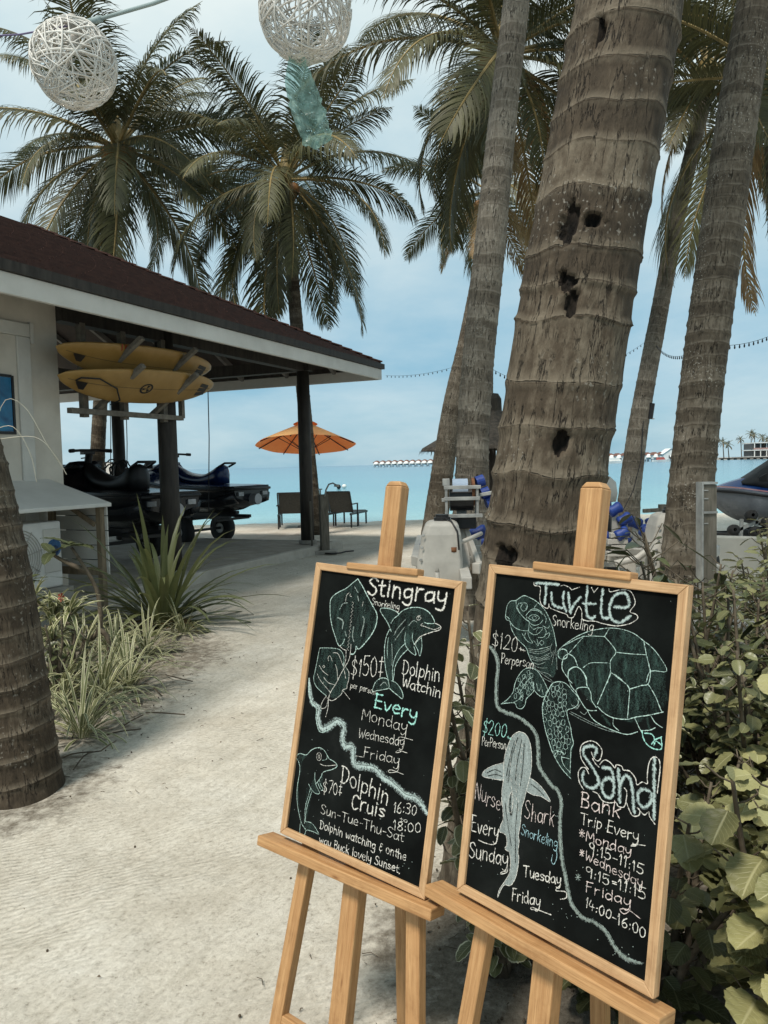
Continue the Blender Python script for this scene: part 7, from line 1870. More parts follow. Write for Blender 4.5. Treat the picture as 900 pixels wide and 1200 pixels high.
# low white wall at the right, and grey blocks by the shrubs
q = MB(); a, e = P(838, 640, 9.6), P(1100, 640, 8.4); q.hexa([(a.x, a.y, -.05), (e.x, e.y, -.05), (e.x, e.y + .25, -.05), (a.x, a.y + .25, -.05), (a.x, a.y, .50), (e.x, e.y, .50), (e.x, e.y + .25, .50), (a.x, a.y + .25, .50)]); tag(q.build('garden_wall', MW_PLASTER, bevel=.015), 'low white plastered garden wall at the right edge', 'wall')
root = thing('block_wall', 'low wall of grey concrete blocks behind the shrubs at right', 'wall', (1.75, 4.1, 0))
for r_ in range(3):
    for k in range(5):
        q = MB(); q.box((-.35 + k * .405 + .2 * (r_ % 2), 0, .10 + r_ * .203), (.398, .19, .197)); q.build('block', M_BLOCK, root, bevel=.006)

# ================================================================== SMALL THINGS ROUND THE BOATHOUSE
o = P(124, 550, 19.5); root = thing('notice_board', 'white double notice panel beyond the shaded jet ski', 'notice board', (o.x - .35, o.y, 0))
for x in (-.26, .26): q = MB(); q.box((x, 0, 1.46), (.5, .03, .50)); q.build('panel', M_WHITEPL, root, bevel=.004); q = MB(); q.box((x, .022, 1.46), (.54, .02, .55)); q.build('frame', M_DARKWOOD, root)
for x in (-.5, 0, .5): q = MB(); q.bar((x, .05, 0), (x, .05, 1.7), .04, .04, side=(1, 0, 0)); q.build('post', M_DARKWOOD, root)
def spot(o, tilt, label):
    root = thing('spotlight', label, 'spotlight', o)
    q = MB(); q.cyl((.10, 0, 0), .045, .26, 16, axis=(.15, 0, 1)); q.build('lamp_body', M_BLACK, root)
    q = MB(); q.bar((-.06, 0, -.02), (.10, 0, .0), .03, .03); q.build('bracket', M_BLACK, root)
    q = MB(); q.cyl((.118, 0, -.125), .036, .012, 16, axis=(.15, 0, 1)); q.build('lens', M_GREY, root)
spot(P(756, 482, 12.9), 0, 'small black spotlight fixed to the slender leaning palm')
spot(P(103, 536, 17.9) - Vector((.1, 0, 0)), 0, 'small black spotlight on the palm trunk behind the boathouse')
o = P(758, 482, 12.88); q = MB(); q.tube([P(754, 490, 12.85), P(751, 540, 12.8), P(742, 575, 12.75), P(729, 600, 12.7)], .008, 5); tag(q.build('lamp_cable', M_BLACK), 'thin cable hanging down from the spotlight along the slender palm', 'cable')
pc = bh(-.9, 5.3, 0); root = thing('hose_coil', 'coiled dark hoses hung on the seaward boathouse pillar', 'hose coil', pc + Vector((0, 0, 1.2)))
q = MB(); Rn = random.Random(8)
for k in range(6):
    cx = Rn.uniform(-.12, .12); q.tube([(cx + (.17 + Rn.uniform(-.03, .03)) * math.cos(a), -.16 + .03 * k - .05, .25 + (.20 + .02 * k) * math.sin(a)) for a in [2 * math.pi * i / 24 for i in range(24)]], .014, 6, closed=True)
q.build('coil', M_RUBBER, root, smooth=True)
for k, (x, y0, y1, D) in enumerate(((128, 480, 575, 16), (147, 478, 600, 14.5), (243, 466, 600, 13.2))):
    q = MB(); a, e = P(x, y0 - 40, D), P(x + 1.5, y1, D); q.tube([a, (a + e) / 2 + Vector((.02, 0, 0)), e], .009, 5); tag(q.build('hanging_cord', M_RUBBER), ('thin dark cord hanging from the roof left of the seaward pillar', 'thin dark cord hanging just right of the seaward pillar', 'thin dark cord hanging from the roof above the blue jet ski')[k], 'cord')
o = P(155, 577, 17); q = MB(); q.lathe([(.001, 0), (.16, .02), (.24, .14), (.16, .27), (.001, .30)], (o.x, o.y, 1.0 - .12), 18); q.tube([(o.x, o.y, 0), (o.x, o.y, .9)], .03, 8); tag(q.build('marker_buoy', noisy('orange_plastic', (.75, .10, .02), (.9, .16, .04), 6, .5, 0), smooth=True), 'bright orange marker buoy between the two shaded jet skis', 'buoy')
o = P(403.5, 572, 58); q = MB(); q.lathe([(.001, -.15), (.14, -.08), (.18, .05), (.12, .17), (.001, .21)], (o.x, o.y, -.1), 16); tag(q.build('buoy', M_WHITEPL, smooth=True), 'white mooring buoy floating off the beach', 'buoy')
o = P(397, 573.5, 58); q = MB(); q.lathe([(.001, -.15), (.14, -.05), (.17, .1), (.1, .22), (.001, .25)], (o.x, o.y, -.15), 12); tag(q.build('buoy', M_BLACK, smooth=True), 'tiny black mooring float left of the white buoy', 'buoy')

# ================================================================== FAR SHORE
M_VROOF = noisy('villa_roof', (.10, .045, .035), (.16, .075, .055), 1, .8, 0)
M_VWALL = noisy('villa_wall', (.62, .62, .60), (.72, .72, .70), .6, .7, 0)
M_VDARK = noisy('villa_dark_grey', (.05, .055, .06), (.10, .10, .10), 1, .6, 0)  # dark grey of the far windows, stilts and glazing
def villa_proto(label):
    root = thing('water_villa', label, 'villa', (0, 0, 0), 0, 'white villas on stilts across the lagoon')
    q = MB(); q.box((0, 0, 2.4), (4.6, 6, 2.3)); q.build('wall', M_VWALL, root)
    q = MB(); q.loft([[(-2.9, -3.4, 3.45), (2.9, -3.4, 3.45), (2.9, 3.4, 3.45), (-2.9, 3.4, 3.45)], [(-.5, -1.2, 5.0), (.5, -1.2, 5.0), (.5, 1.2, 5.0), (-.5, 1.2, 5.0)]]); q.build('roof', M_VROOF, root)
    q = MB(); q.lathe([(2.2, 2.0), (2.0, 2.9), (1.3, 3.6), (.001, 3.9)], (0, -2.6, .2), 14); q.build('dome', M_VWALL, root, smooth=True)
    q = MB(); q.box((.9, -3.02, 2.1), (1.2, .06, 1.5)); q.build('window', M_VDARK, root)
    for sx in (-1.8, 1.8):
        for sy in (-2.4, 2.4): q = MB(); q.box((sx, sy, .45), (.35, .35, 1.7)); q.build('stilt', M_VDARK, root)
    return root
vp = villa_proto('leftmost white water villa standing at the end of the far row'); first = True
LV = [438 + 7.0 * k for k in range(11)]; RV = [572] + [702 + 8.6 * k for k in range(11)]
for k, x in enumerate(LV + RV):
    D = 560 - .35 * (x - 438); o = P(x + 4, 550, D); v = vp if first else copy_tree(vp); first = False
    v.location = (o.x, o.y, -.3); v.rotation_euler.z = R(-12 if x < 600 else 8) ; s = .98 if x < 600 else 1.08; v.scale = (s * .95, s, s)
    if k: v['label'] = 'white dark-roofed villa on stilts in the far row left of the palm trunks' if x < 560 else 'white dark-roofed villa on stilts in the far row right of the big trunk' if x > 600 else 'white villa on stilts glimpsed between the middle trunks'
o = P(783, 540, 440); root = thing('gabled_hall', 'white gabled hall rising above the far row of villas', 'hall', (o.x, o.y, -.3))
q = MB(); q.hexa([(-4, -4, .5), (4, -4, .5), (4, 4, .5), (-4, 4, .5), (-4, -4, 4.4), (4, -4, 4.4), (4, 4, 4.4), (-4, 4, 4.4)]); q.poly([(-4, -4, 4.4), (4, -4, 4.4), (0, -4, 7.0)]); q.poly([(-4, 4, 4.4), (4, 4, 4.4), (0, 4, 7.0)]); q.build('wall', M_VWALL, root)
q = MB(); q.poly([(-4.6, -4.5, 4.1), (0, -4.5, 7.2), (0, 4.5, 7.2), (-4.6, 4.5, 4.1)]); q.poly([(4.6, -4.5, 4.1), (0, -4.5, 7.2), (0, 4.5, 7.2), (4.6, 4.5, 4.1)]); q.build('roof', M_VWALL, root)
q = MB(); q.box((0, -4.03, 2.0), (2.4, .06, 2.4)); q.build('window', M_VDARK, root)
def boat(x, y, D, L_, label, colr):
    o = P(x, y, D); root = thing('motor_boat', label, 'boat', (o.x, o.y, -.3), R(8), 'small boats on the lagoon')
    q = MB(); q.loft([[(xx, -w_, .1), (xx, -w_ * 1.15, h), (xx, w_ * 1.15, h), (xx, w_, .1)] for xx, w_, h in ((-L_ / 2, 1.0, 1.0), (-L_ / 4, 1.2, 1.0), (L_ / 4, 1.0, 1.15), (L_ / 2.2, .35, 1.4), (L_ / 2, .05, 1.5))]); q.build('hull', M_VWALL, root)
    q = MB(); q.hexa([(-L_ / 4, -.8, 1.0), (L_ / 5, -.8, 1.1), (L_ / 5, .8, 1.1), (-L_ / 4, .8, 1.0), (-L_ / 4, -.7, 2.3), (L_ / 9, -.7, 2.3), (L_ / 9, .7, 2.3), (-L_ / 4, .7, 2.3)]); q.build('cabin', colr, root)
boat(721, 543, 330, 13, 'white motor boat moored below the far villas', M_VWALL)
boat(775, 541.5, 380, 9, 'small boat with a dark red cabin below the gabled hall', noisy('dull_red', (.3, .06, .05), (.38, .1, .08), 2))
# island with the two-storey pavilion
o = P(905, 537, 420)
q = MB(); q.loft([[(o.x - 27 + sx, o.y - 8, z), (o.x + 75, o.y - 8, z), (o.x + 75, o.y + 60, z), (o.x - 27 + sx, o.y + 60, z)] for z, sx in ((-.6, 0), (.9, .6), (1.1, 3))]); tag(q.build('island_terrain', M_CONC), kind='structure')
root = thing('pavilion', 'flat roofed two storey pavilion on the far island at right', 'pavilion', (o.x + 8, o.y + 6, 1.0))
for z in (.05, 3.6): q = MB(); q.box((0, 0, z), (38, 14, .4)); q.build('floor_deck', M_VWALL, root)
q = MB(); q.box((2, 0, 7.6), (40, 16, .5)); q.build('roof', M_VWALL, root)
q = MB(); q.hexa([(-8, -4, 7.86), (12, -4, 7.86), (12, 4, 7.86), (-8, 4, 7.86), (-5, -2, 9.2), (8, -2, 9.2), (8, 2, 9.2), (-5, 2, 9.2)]); q.build('upper_roof', M_VWALL, root)
for z in (1.9, 5.6): q = MB(); q.box((0, 1, z), (36, 10, 3.2)); q.build('glazing', M_VDARK, root)
for k in range(12): q = MB(); q.box((-18 + k * 3.3, -6.6, 3.9), (.4, .4, 7.2)); q.build('column', M_VWALL, root)
q = MB(); q.box((0, -6.8, 4.4), (37, .15, .9)); q.build('balustrade', noisy('dusty_pink_paint', (.35, .22, .2), (.42, .28, .25), 2), root)
q = MB(); q.box((o.x - 16, o.y - 10.5, .55), (34, 3, .5))
for k in range(10): q.box((o.x - 32 + k * 3.5, o.y - 10.5, -.1), (.5, 2.6, .95))
tag(q.build('jetty', M_DARKWOOD), 'long dark jetty in front of the far island', 'jetty')
for k, (x, yt, D) in enumerate(((839, 516, 400), (847, 518, 402), (853, 521, 405), (868, 515, 430), (880, 508, 432), (884, 510, 425), (893, 513, 428), (898, 516, 420))):
    t_ = P(x, yt, D); bs = Vector((t_.x + .6, t_.y, .8))
    palm('tiny palm on the far island, in front of the pavilion end' if k < 3 else 'tiny palm showing above the far pavilion roof', [(bs.x, bs.y, .8, .3), (bs.x - .3, bs.y, (t_.z + .8) / 2, .25), (t_.x, t_.y, t_.z, .2)], nf=14, size=.95, seed=60 + k, step=1.2, nseg=8, rpr=2, coco=0, dry=2, emin=-50, group='palms on the far island')
# ================================================================== LANTERNS AND STRING LIGHTS
M_RATTAN = noisy('white_rattan', (.60, .58, .54), (.74, .72, .68), 30, .7, .2)
def lantern(c, r, seed, label):
    root = thing('rattan_lantern', label, 'lantern', c, 0, 'white rattan ball lanterns'); Rn = random.Random(seed); q = MB()
    for k in range(84):
        nrm = Vector((Rn.gauss(0, 1), Rn.gauss(0, 1), Rn.gauss(0, 1))).normalized(); off = Rn.uniform(-.62, .62) * r
        a = nrm.orthogonal().normalized(); e = nrm.cross(a); rr = math.sqrt(r * r - off * off); a0 = Rn.uniform(0, 6.28); span = Rn.uniform(2.2, 6.28); jit = [Rn.uniform(-.02, .02) for _ in range(4)]
        pts = []
        for i in range(25):
            t_ = a0 + span * i / 24; ro = rr * (1 + .03 * math.sin(3 * t_ + k)); pts.append(nrm * (off + .03 * r * math.sin(2 * t_ + k)) + a * math.cos(t_) * ro + e * math.sin(t_) * ro)
        q.tube(pts, .0036 * Rn.choice((.7, .9, 1.3)), 4, False)
    q.build('rattan_ball', M_RATTAN, root, smooth=True)
    q = MB()
    for z in (.25, -.15): rr = math.sqrt(1 - z * z) * r; q.tube([(rr * math.cos(a), rr * math.sin(a), z * r) for a in [2 * math.pi * i / 36 for i in range(36)]], .0055, 6, closed=True)
    q.build('hoop', M_RATTAN, root, smooth=True)
    q = MB(); q.cyl((0, 0, r * .95), .022, .08, 14); q.lathe([(.001, -.07), (.022, -.06), (.03, -.02), (.018, .03), (.001, .035)], (0, 0, r * .62), 14); q.build('bulb_holder', M_GREY, root, smooth=True)
    return root
c1 = P(87, 75, 3.9); c2 = P(358, 14, 3.6)
lantern(c1, .198, 3, 'white rattan ball lantern at upper left before the palm crown')
lantern(c2, .203, 8, 'white rattan ball lantern at the top edge above a hanging plastic strip')
w0, w1 = P(-60, 45, 3.9), P(105, 26, 3.9)
q = MB(); q.tube([w0, (w0 + w1) / 2 - Vector((0, 0, .02)), w1], .0045, 5); tag(q.build('wire', noisy('violet_cable', (.12, .10, .2), (.18, .15, .28), 5)), 'thin violet wire running in from the left edge to the lantern', 'wire')
a, e, f_ = P(104, 26, 3.9), P(180, 4, 3.82), P(352, -60, 3.6)
q = MB(); q.tube([a, a * .8 + e * .2], .016, 10); q.tube([a * .8 + e * .2, e, f_], .009, 6); q.tube([P(88, 28, 3.9), P(106, 27, 3.9)], .006, 6); tag(q.build('wire', noisy('grey_cable', (.25, .32, .32), (.35, .42, .42), 5), smooth=True), 'thicker grey green cable with a plug joining the two lanterns', 'wire')
# hanging strip of crumpled clear film
m, t, b = pmat('clear_crumpled_film', .22, .6); K = t.links.new; b.inputs['Base Color'].default_value = (.36, .52, .48, 1)
tr = N(t, 'ShaderNodeBsdfTranslucent'); tr.inputs[0].default_value = (.42, .62, .57, 1); tp = N(t, 'ShaderNodeBsdfTransparent'); tp.inputs[0].default_value = (.66, .86, .82, 1)
m1 = N(t, 'ShaderNodeMixShader', i_0=.45); K(b.outputs[0], m1.inputs[1]); K(tr.outputs[0], m1.inputs[2])
tc = N(t, 'ShaderNodeTexCoord'); n = N(t, 'ShaderNodeTexNoise', i_Scale=16.0, i_Detail=5.0); K(tc.outputs['Object'], n.inputs['Vector']); r = ramp(t, [(.35, .25), (.65, .8)]); K(n.outputs[0], r.inputs[0])
m2 = N(t, 'ShaderNodeMixShader'); K(r.outputs[0], m2.inputs[0]); K(tp.outputs[0], m2.inputs[1]); K(m1.outputs[0], m2.inputs[2]); K(m2.outputs[0], t.nodes['Material Output'].inputs[0])
vo = N(t, 'ShaderNodeTexVoronoi', feature='DISTANCE_TO_EDGE', i_Scale=22.0); K(tc.outputs['Object'], vo.inputs['Vector']); bp = N(t, 'ShaderNodeBump', i_Strength=1.0, i_Distance=.01); K(vo.outputs[0], bp.inputs['Height']); K(bp.outputs[0], b.inputs['Normal'])
q = MB(); rows = 46; cols = 12
Pa = [P(347, 62, 3.62), P(352, 100, 3.62), P(362, 135, 3.6), P(373, 168, 3.6)]; Wd = [.028, .068, .078, .07]
for i in range(rows + 1):
    s = i / rows; k = s * 3; j = min(int(k), 2); c_ = Pa[j].lerp(Pa[j + 1], k - j); wd = Wd[j] + (Wd[j + 1] - Wd[j]) * (k - j)
    for l in range(cols + 1):
        u_ = l / cols * 2 - 1; nz = mnoise.noise(Vector((u_ * 2.5, s * 9, 1))); n2_ = mnoise.noise(Vector((u_ * 5, s * 16, 7)))
        q.v.append(tuple(c_ + Vector((u_ * wd + .010 * n2_, .05 * math.cos(u_ * 2.2) + .03 * nz + .014 * n2_, .012 * n2_ + (.02 * u_ if i in (0, rows) else 0)))))
for i in range(rows):
    for l in range(cols): a_ = i * (cols + 1) + l; q.face((a_, a_ + 1, a_ + cols + 2, a_ + cols + 1))
tag(q.build('plastic_strip', m), 'crumpled translucent green plastic strip hanging under the top lantern', 'plastic strip')
def lights(pa, pb, sag, n, label, bulb_every=1):
    root = thing('string_lights', label, 'string lights', pa, 0, 'strings of small lights between the palms'); d_ = pb - pa; q = MB()
    pts = [d_ * (k / 40) - Vector((0, 0, sag * 4 * (k / 40) * (1 - k / 40))) for k in range(41)]; q.tube(pts, .002, 4); q.build('cable', M_BLACK, root)
    bm = MB(); bm.lathe([(.001, .0), (.005, -.002), (.005, -.012), (.008, -.02), (.006, -.032), (.001, -.036)], (0, 0, 0), 8); proto = bm.build('bulb', M_BLACK, root, smooth=True); proto.location = pts[1]
    for k in range(1, n):
        o_ = proto.copy(); COL.objects.link(o_); o_.parent = root; f = (k + .5) / n; o_.location = d_ * f - Vector((0, 0, sag * 4 * f * (1 - f)))
lights(P(452, 440, 13.9), P(532, 430, 12), .05, 16, 'string of small bulbs from the boathouse eave to the middle palms')
lights(P(556, 418, 7.6), P(640, 446, 9.6), .10, 18, 'string of small bulbs between the slim trunk and the big trunk')
lights(P(640, 447, 9.6), P(757, 400, 13), .10, 22, 'string of small bulbs between the big trunk and the slender palm')
lights(P(769, 404, 12.9), P(826, 404, 6.5), .14, 24, 'string of small bulbs between the slender palm and the right edge trunk')
lights(P(846, 405, 6.5), P(960, 352, 8.5), .12, 24, 'string of small bulbs running out of view at right')
q = MB(); q.tube([P(804, 415, 6.4), P(822, 420, 6.3)], .008, 5); tag(q.build('twig', M_STEM), 'tiny dead twig sticking out of the right edge trunk', 'twig')

# ================================================================== PLANTS
def blade(b, p, az, el, ln_, wd, droop, Rn, segs=7, fold=.25):
    """a strap leaf arching under its own weight"""
    tone = Rn.random(); base = len(b.v); q = Vector(p); d_ = Vector((math.cos(az) * math.cos(el), math.sin(az) * math.cos(el), math.sin(el))); sd = Vector((-math.sin(az), math.cos(az), 0)); tw = Rn.uniform(-.3, .3)
    for k in range(segs + 1):
        s = k / segs; w_ = wd * (.45 + .55 * min(1, s * 3.2)) * (1 - s ** 2.6) ** .8 * .5 + .0004
        up = sd.cross(d_); up = up if up.z > 0 else -up; s2 = (sd * math.cos(tw * s) + up * math.sin(tw * s))
        b.v += [tuple(q - s2 * w_ + up * fold * w_), tuple(q), tuple(q + s2 * w_ + up * fold * w_)]; b.col += [(tone, 0, 0, 1)] * 3
        if k < segs:
            d_ = (d_ + Vector((0, 0, -1)) * droop * (.3 + s * 1.4) / segs).normalized(); q = q + d_ * ln_ / segs
            a = base + 3 * k; v0, v1 = s, (k + 1) / segs
            b.face((a, a + 1, a + 4, a + 3), [(0, v0), (.5, v0), (.5, v1), (0, v1)]); b.face((a + 1, a + 2, a + 5, a + 4), [(.5, v0), (1, v0), (1, v1), (.5, v1)])
def strap_plant(name, label, cat, loc, n, ln_, wd, mat, seed, el=(15, 85), droop=1.2, spread=.06, group=None):
    Rn = random.Random(seed); root = thing(name, label, cat, loc, 0, group); b = MB(); b.col = []
    for k in range(n):
        az = Rn.uniform(0, 6.283); e_ = R(Rn.uniform(*el)); p = Vector((math.cos(az) * Rn.uniform(0, spread), math.sin(az) * Rn.uniform(0, spread), Rn.uniform(.0, .06)))
        blade(b, p, az, e_, ln_ * Rn.uniform(.6, 1.1), wd * Rn.uniform(.75, 1.15), droop * Rn.uniform(.5, 1.5), Rn)
    b.build('leaves', mat, root, smooth=True); return root
G0 = lambda x, y: P(x, y, 1500 * .9010 / max(y - (544.5 - (x - 450) * .0236), 1))
def gp(x, y):
    v = G0(x, y); return (v.x, v.y, .0)
r_ = strap_plant('spider_lily', 'large dark green spider lily with sword leaves beside the sand path', 'plant', gp(190, 738), 96, 1.22, .066, M_STRAP, 3, (5, 88), 1.25, .12)
Rn = random.Random(4); b = MB(); b.col = []
for k in range(16): blade(b, (Rn.uniform(-.1, .1), Rn.uniform(-.1, .1), .05), Rn.uniform(0, 6.28), R(Rn.uniform(-10, 25)), .5, .05, 1.2, Rn)
b.build('dry_leaves', M_DRY, r_, smooth=True)
for k, (x, y, s, lb) in enumerate(((95, 872, .50, 'cream striped spider plant closest to the thick left trunk'), (120, 828, .52, 'cream striped spider plant in the middle front of the clump'), (152, 812, .50, 'cream striped spider plant spilling onto the sand path'), (90, 800, .50, 'cream striped spider plant at the inner left of the clump'), (135, 778, .48, 'cream striped spider plant behind the middle of the clump'), (172, 772, .42, 'cream striped spider plant in front of the spider lily'), (215, 748, .34, 'small striped spider plant right under the spider lily'), (100, 765, .46, 'striped spider plant at the back of the clump'), (70, 835, .48, 'striped spider plant half behind the thick left trunk'))):
    strap_plant('spider_plant', lb, 'plant', gp(x, y), 62, s * 1.08, .020, M_SPIDER, 20 + k, (12, 80), 1.9, .05, 'striped spider plants beside the path')
for k, (x, y, z, s, lb) in enumerate(((40, 706, .62, .22, 'upper striped rosette plant in front of the air conditioner'), (60, 728, .38, .25, 'middle striped rosette plant beside the thick left trunk'), (62, 752, .12, .32, 'low striped rosette plant beside the thick left trunk'), (82, 722, .30, .24, 'small striped rosette plant beside the red flower'))):
    o = P(x, y, 5.2); r_ = strap_plant('rosette_plant', lb, 'plant', (o.x, o.y, max(o.z, .05)), 30, s, .034, M_SPIDER, 40 + k, (-15, 80), 1.4, .02, 'striped rosette plants on thin canes')
    q = MB(); q.tube([(0, 0, -max(o.z, .05) - .02), (.02, 0, -.1), (0, 0, .03)], .014, 6); q.build('cane', M_STEM, r_, smooth=True)

def leaf(b, p, d_, nrm, ln_, wd, Rn, shape='broad', curl=.3):
    """one leaf blade: base p, pointing along d_, upper face nrm"""
    tone = Rn.random(); d_ = d_.normalized(); sd = d_.cross(nrm).normalized(); up = sd.cross(d_); segs = (14 if ln_ > .07 else 9) if shape == 'broad' else 7; base = len(b.v); ph = Rn.uniform(0, 6)
    cup = Rn.uniform(.05, .28); cl = curl * Rn.uniform(.2, 1.5)
    nc = 5
    for k in range(segs + 1):
        s = k / segs
        if shape == 'broad': w_ = wd / 2 * (max(0, math.sin(math.pi * min(1, s ** .84 * .985 + .012))) ** .52) * (1 + .04 * (1 if k % 2 else -1) * (segs > 10))
        else: w_ = wd / 2 * math.sin(math.pi * (s * .96 + .02)) ** .9
        if k == segs: w_ *= .05
        c_ = p + d_ * ln_ * s * (1 - .12 * cl * s) + up * (-cl * .45 * ln_ * s * s)
        for j in range(nc):
            u_ = j / (nc - 1) * 2 - 1; rip = .035 * wd * math.sin(k * 2.1 + ph + u_ * 2) * abs(u_)
            b.v.append(tuple(c_ + sd * u_ * w_ + up * (abs(u_) ** 1.5 * w_ * cup * 1.6 + rip))); b.col.append((tone, 0, 0, 1))
    for k in range(segs):
        for j in range(nc - 1):
            a = base + k * nc + j; b.face((a, a + 1, a + nc + 1, a + nc), [(j / (nc - 1), k / segs), ((j + 1) / (nc - 1), k / segs), ((j + 1) / (nc - 1), (k + 1) / segs), (j / (nc - 1), (k + 1) / segs)])
def shrub(label, loc, h, rad, nstem, nleaf, lsize, mat, seed, shape='broad', aspect=.85, lean=(0, 0), name='shrub', zlo=.0, group=None, flat=.35):
    Rn = random.Random(seed); root = thing(name, label, 'shrub', loc, 0, group); st = MB(); b = MB(); b.col = []
    for k in range(nstem):
        a0 = Rn.uniform(0, 6.283); r0 = rad * .35 * Rn.random(); p0 = Vector((r0 * math.cos(a0), r0 * math.sin(a0), -.02)); a1 = a0 + Rn.uniform(-.7, .7); rr = rad * math.sqrt(Rn.random()) ; hh = h * Rn.uniform(.55, 1.0)
        p3 = Vector((rr * math.cos(a1) + lean[0], rr * math.sin(a1) + lean[1], hh)); pts = [Vector(q) for q in spline([p0, p0.lerp(p3, .35) + Vector((Rn.uniform(-.05, .05), Rn.uniform(-.05, .05), .1 * hh)), p0.lerp(p3, .7), p3], 14)]
        st.tube(pts, [.011 * (1 - i / 16) + .002 for i in range(14)], 6)
        per = nleaf // nstem
        for i in range(per):
            s = zlo + (1 - zlo) * (i + Rn.random()) / per; f = min(s, .999) * 13; j = int(f); c_ = pts[j].lerp(pts[j + 1], f - j)
            az = i * 2.4 + Rn.uniform(-.5, .5) + k; out = Vector((math.cos(az), math.sin(az), 0)); o2 = Vector((c_.x, c_.y, 0)); o2 = o2.normalized() if o2.length > .02 else out
            out = (out + o2 * .7).normalized(); pl = lsize * Rn.uniform(.3, .9); pe = c_ + (out * .8 + Vector((0, 0, .55))).normalized() * pl
            st.tube([c_, (c_ + pe) / 2 + Vector((0, 0, -.006)), pe], .0022, 4, False)
            d_ = (out + Vector((Rn.gauss(0, .3), Rn.gauss(0, .3), Rn.uniform(-.75, .35)))).normalized(); nr = (Vector((0, 0, 1)) + out * flat * 1.6 + Vector((Rn.gauss(0, .3), Rn.gauss(0, .3), 0))).normalized()
            sz = lsize * Rn.uniform(.6, 1.15) * (.6 if s > .95 else 1); leaf(b, pe, d_, nr, sz, sz * aspect * Rn.uniform(.85, 1.1), Rn, shape)
    st.build('stem', M_STEM, root, smooth=True); b.build('foliage', mat, root, smooth=True); return root
# right foreground: broad leaves climbing beside the turtle board
shrub('broad pale leaved shrub filling the lower right corner beside the turtle board', (.88, 1.62, 0), .88, .28, 13, 280, .10, M_LEAF, 5, zlo=.1, lean=(.02, .0), aspect=.92)
shrub('broad leaved shrub at the right edge behind the corner shrub', (1.22, 2.05, 0), 1.0, .38, 14, 380, .095, M_LEAF, 8, zlo=.12)
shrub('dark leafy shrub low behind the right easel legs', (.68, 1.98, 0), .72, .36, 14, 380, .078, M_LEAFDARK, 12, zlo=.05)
shrub('white edged leafy shrub growing between the two boards at the big trunk', (.33, 2.2, 0), 1.12, .23, 14, 480, .064, M_LEAFV, 14, zlo=.05, aspect=.72, lean=(-.05, .0))
shrub('leafy shrub behind the turtle board at the foot of the big trunk', (.72, 2.35, 0), 1.18, .34, 10, 210, .07, M_LEAFV, 16, zlo=.2, aspect=.75)
shrub('oleander bush with long dark leaves right of the turtle board', (1.30, 2.75, 0), 1.24, .45, 18, 380, .17, M_OLEANDER, 18, 'long', .2, zlo=.3, name='oleander_bush')
shrub('small oleander bush with long leaves at the right edge', (1.75, 2.7, 0), 1.15, .42, 14, 260, .17, M_OLEANDER, 19, 'long', .2, zlo=.3, name='oleander_bush')
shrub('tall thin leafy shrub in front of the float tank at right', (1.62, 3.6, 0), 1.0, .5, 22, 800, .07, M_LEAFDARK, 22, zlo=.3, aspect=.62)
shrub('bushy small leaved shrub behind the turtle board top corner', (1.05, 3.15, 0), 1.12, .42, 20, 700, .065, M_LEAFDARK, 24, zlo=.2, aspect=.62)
shrub('bushy shrub at the far right behind the grey block wall', (2.45, 4.6, 0), 1.1, .6, 22, 700, .085, M_LEAF, 26, zlo=.3, aspect=.5)
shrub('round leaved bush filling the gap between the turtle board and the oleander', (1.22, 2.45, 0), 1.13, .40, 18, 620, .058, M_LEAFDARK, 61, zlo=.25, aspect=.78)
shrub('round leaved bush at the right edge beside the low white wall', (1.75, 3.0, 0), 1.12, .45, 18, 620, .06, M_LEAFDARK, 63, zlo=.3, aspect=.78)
strap_plant('bromeliad', 'dark spiky bromeliad with reddish leaves before the grey blocks', 'plant', (1.45, 3.35, .1), 34, .36, .035, M_OLEANDER, 33, (10, 75), .8, .05)
# left: frangipani seedling with bare crooked branches, small red flower plant
o = P(92, 745, 5.6); root = thing('frangipani', 'crooked branched young frangipani in front of the lean-to cover', 'plant', (o.x, o.y, 0))
q = MB(); TW = [[(0, 0, -.02), (.05, 0, .25), (-.12, .02, .42), (-.3, 0, .55), (-.42, .02, .66)], [(.05, 0, .25), (.16, 0, .34), (.15, .02, .60), (.08, 0, .78), (-.02, 0, .95)], [(.16, 0, .34), (.22, 0, .25), (.2, 0, .02)], [(.08, 0, .78), (-.06, .03, .83), (-.16, .0, .90)]]
for k in TW: q.tube(spline(k, 12), [.022 - .001 * i for i in range(12)], 7)
q.build('stem', M_STEM, root, smooth=True); b = MB(); b.col = []; Rn = random.Random(6)
for (c_, n) in (((-.42, .02, .68), 9), ((-.02, 0, .96), 5), ((-.16, 0, .91), 3)):
    for k in range(n): a = k * 2.4; d_ = Vector((math.cos(a), math.sin(a), Rn.uniform(-.1, .7))); leaf(b, Vector(c_), d_, Vector((0, 0, 1)) + Vector((math.cos(a), math.sin(a), 0)) * .2, Rn.uniform(.15, .24), .085, Rn, 'broad', .5)
b.build('foliage', M_OLEANDER, root, smooth=True)
o = P(72, 770, 5.0); root = shrub('low dark shrub with one small red flower beside the thick left trunk', (o.x, o.y, 0), .62, .18, 7, 60, .07, M_OLEANDER, 44, zlo=.2, aspect=.6)
q = MB(); f0 = P(72, 700, 4.9)
for k in range(6): a = k * 1.05; q.poly([(f0.x, f0.y, f0.z), (f0.x + .022 * math.cos(a), f0.y, f0.z + .03 * math.sin(a)), (f0.x + .022 * math.cos(a + .6), f0.y - .01, f0.z + .03 * math.sin(a + .6))])
q.build('flower', noisy('red_petal', (.22, .03, .015), (.3, .05, .02), 9), root, world=True)
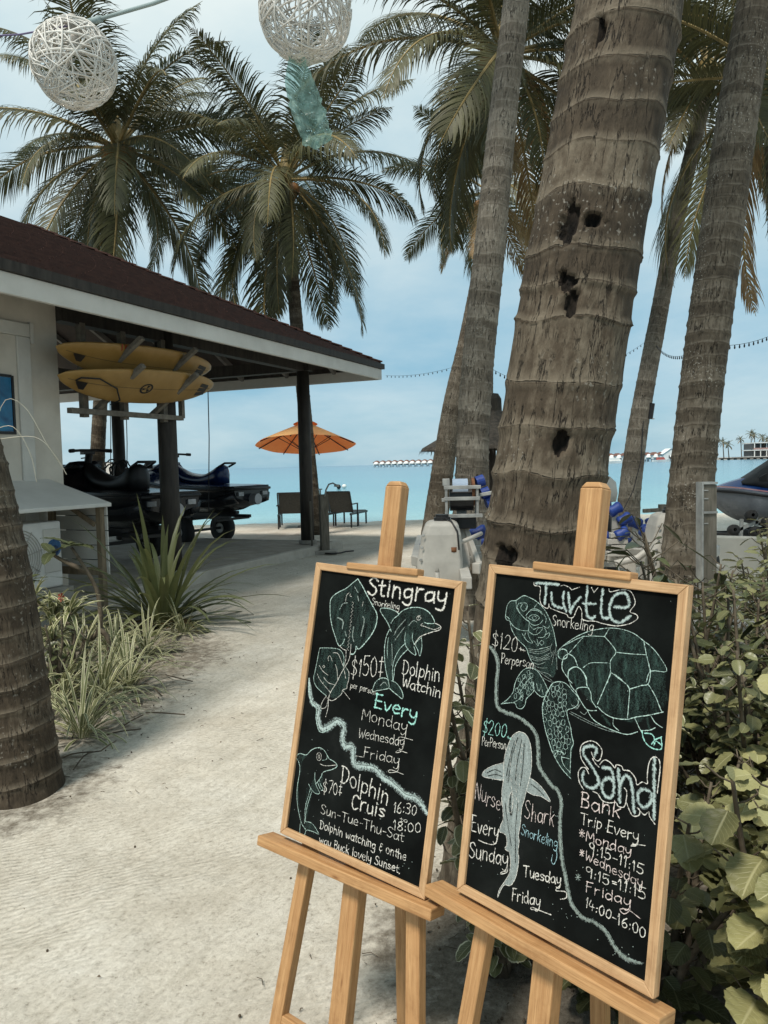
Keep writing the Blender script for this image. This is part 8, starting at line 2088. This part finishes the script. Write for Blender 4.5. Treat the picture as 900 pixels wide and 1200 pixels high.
# long dry stems arching before the door
q = MB()
for k, (pts) in enumerate((((-10, 520), (5, 470), (30, 478), (55, 520), (75, 550)), ((-10, 505), (15, 500), (35, 530), (43, 565)), ((-5, 515), (40, 512), (62, 530), (78, 556)))):
    q.tube([Vector(p_) for p_ in spline([P(x, y, 4.6 + .02 * i) for i, (x, y) in enumerate(pts)], 16)], .002, 4)
tag(q.build('dry_stems', noisy('pale_dry_stem', (.4, .38, .3), (.55, .52, .43), 9)), 'thin pale dry stems arching in front of the blue poster', 'stems')
# ------------------------------------------------------------------ litter: twigs, fallen leaf scraps, pebbles
Rn = random.Random(77); tw = MB(); M_LITTER = noisy('leaf_litter', (.025, .02, .015), (.16, .12, .08), 3, .9, .2)
def litter(n, fx):
    for _ in range(n):
        x, y = fx(); a = Rn.uniform(0, 6.28); k = Rn.random(); l_ = .022 * Rn.random() ** 2 + .006; z = mnoise.fractal(Vector((x * .55, y * .55, 3.7)), 1, 2, 4) * .028 + .012 * mnoise.fractal(Vector(((x + 9) * 2.2, y * 2.2, 3.7)), 1, 2, 4) + .006
        if k < .5: tw.tube([(x, y, z), (x + l_ * math.cos(a), y + l_ * math.sin(a), z + .004), (x + 1.9 * l_ * math.cos(a + .3), y + 1.9 * l_ * math.sin(a + .3), z)], .0014, 4)
        elif k < .8: tw.poly([(x, y, z), (x + l_ * .5 * math.cos(a), y + l_ * .5 * math.sin(a), z + .006), (x + l_ * math.cos(a + .4), y + l_ * math.sin(a + .4), z + .002), (x + l_ * .5 * math.cos(a + .9), y + l_ * .5 * math.sin(a + .9), z + .001)])
        else: tw.lathe([(.001, .004), (.004, .002), (.004, -.004)], (x, y, z), 6)
litter(90, lambda: (Rn.uniform(-2.6, .6), Rn.uniform(1.7, 6.5)))
litter(320, lambda: (Rn.gauss(-1.75, .35) + 0, Rn.uniform(3.4, 6.6)))
litter(300, lambda: (Rn.gauss(.45, .35), Rn.gauss(2.2, .4)))
litter(260, lambda: (Rn.uniform(-4, 3), Rn.uniform(6, 13)))
tag(tw.build('ground_litter', M_LITTER), kind='stuff')
q = MB()
for k in range(16):
    a = Rn.uniform(0, 6.28); x, y = Rn.gauss(-1.62, .2), Rn.uniform(3.9, 5.9); l_ = Rn.uniform(.12, .34); q.tube(spline([(x, y, .02), (x + l_ * .4 * math.cos(a), y + l_ * .4 * math.sin(a), .035), (x + l_ * math.cos(a + .3), y + l_ * math.sin(a + .3), .02)], 8), .004, 5)
tag(q.build('fallen_twigs', M_LITTER), kind='stuff')
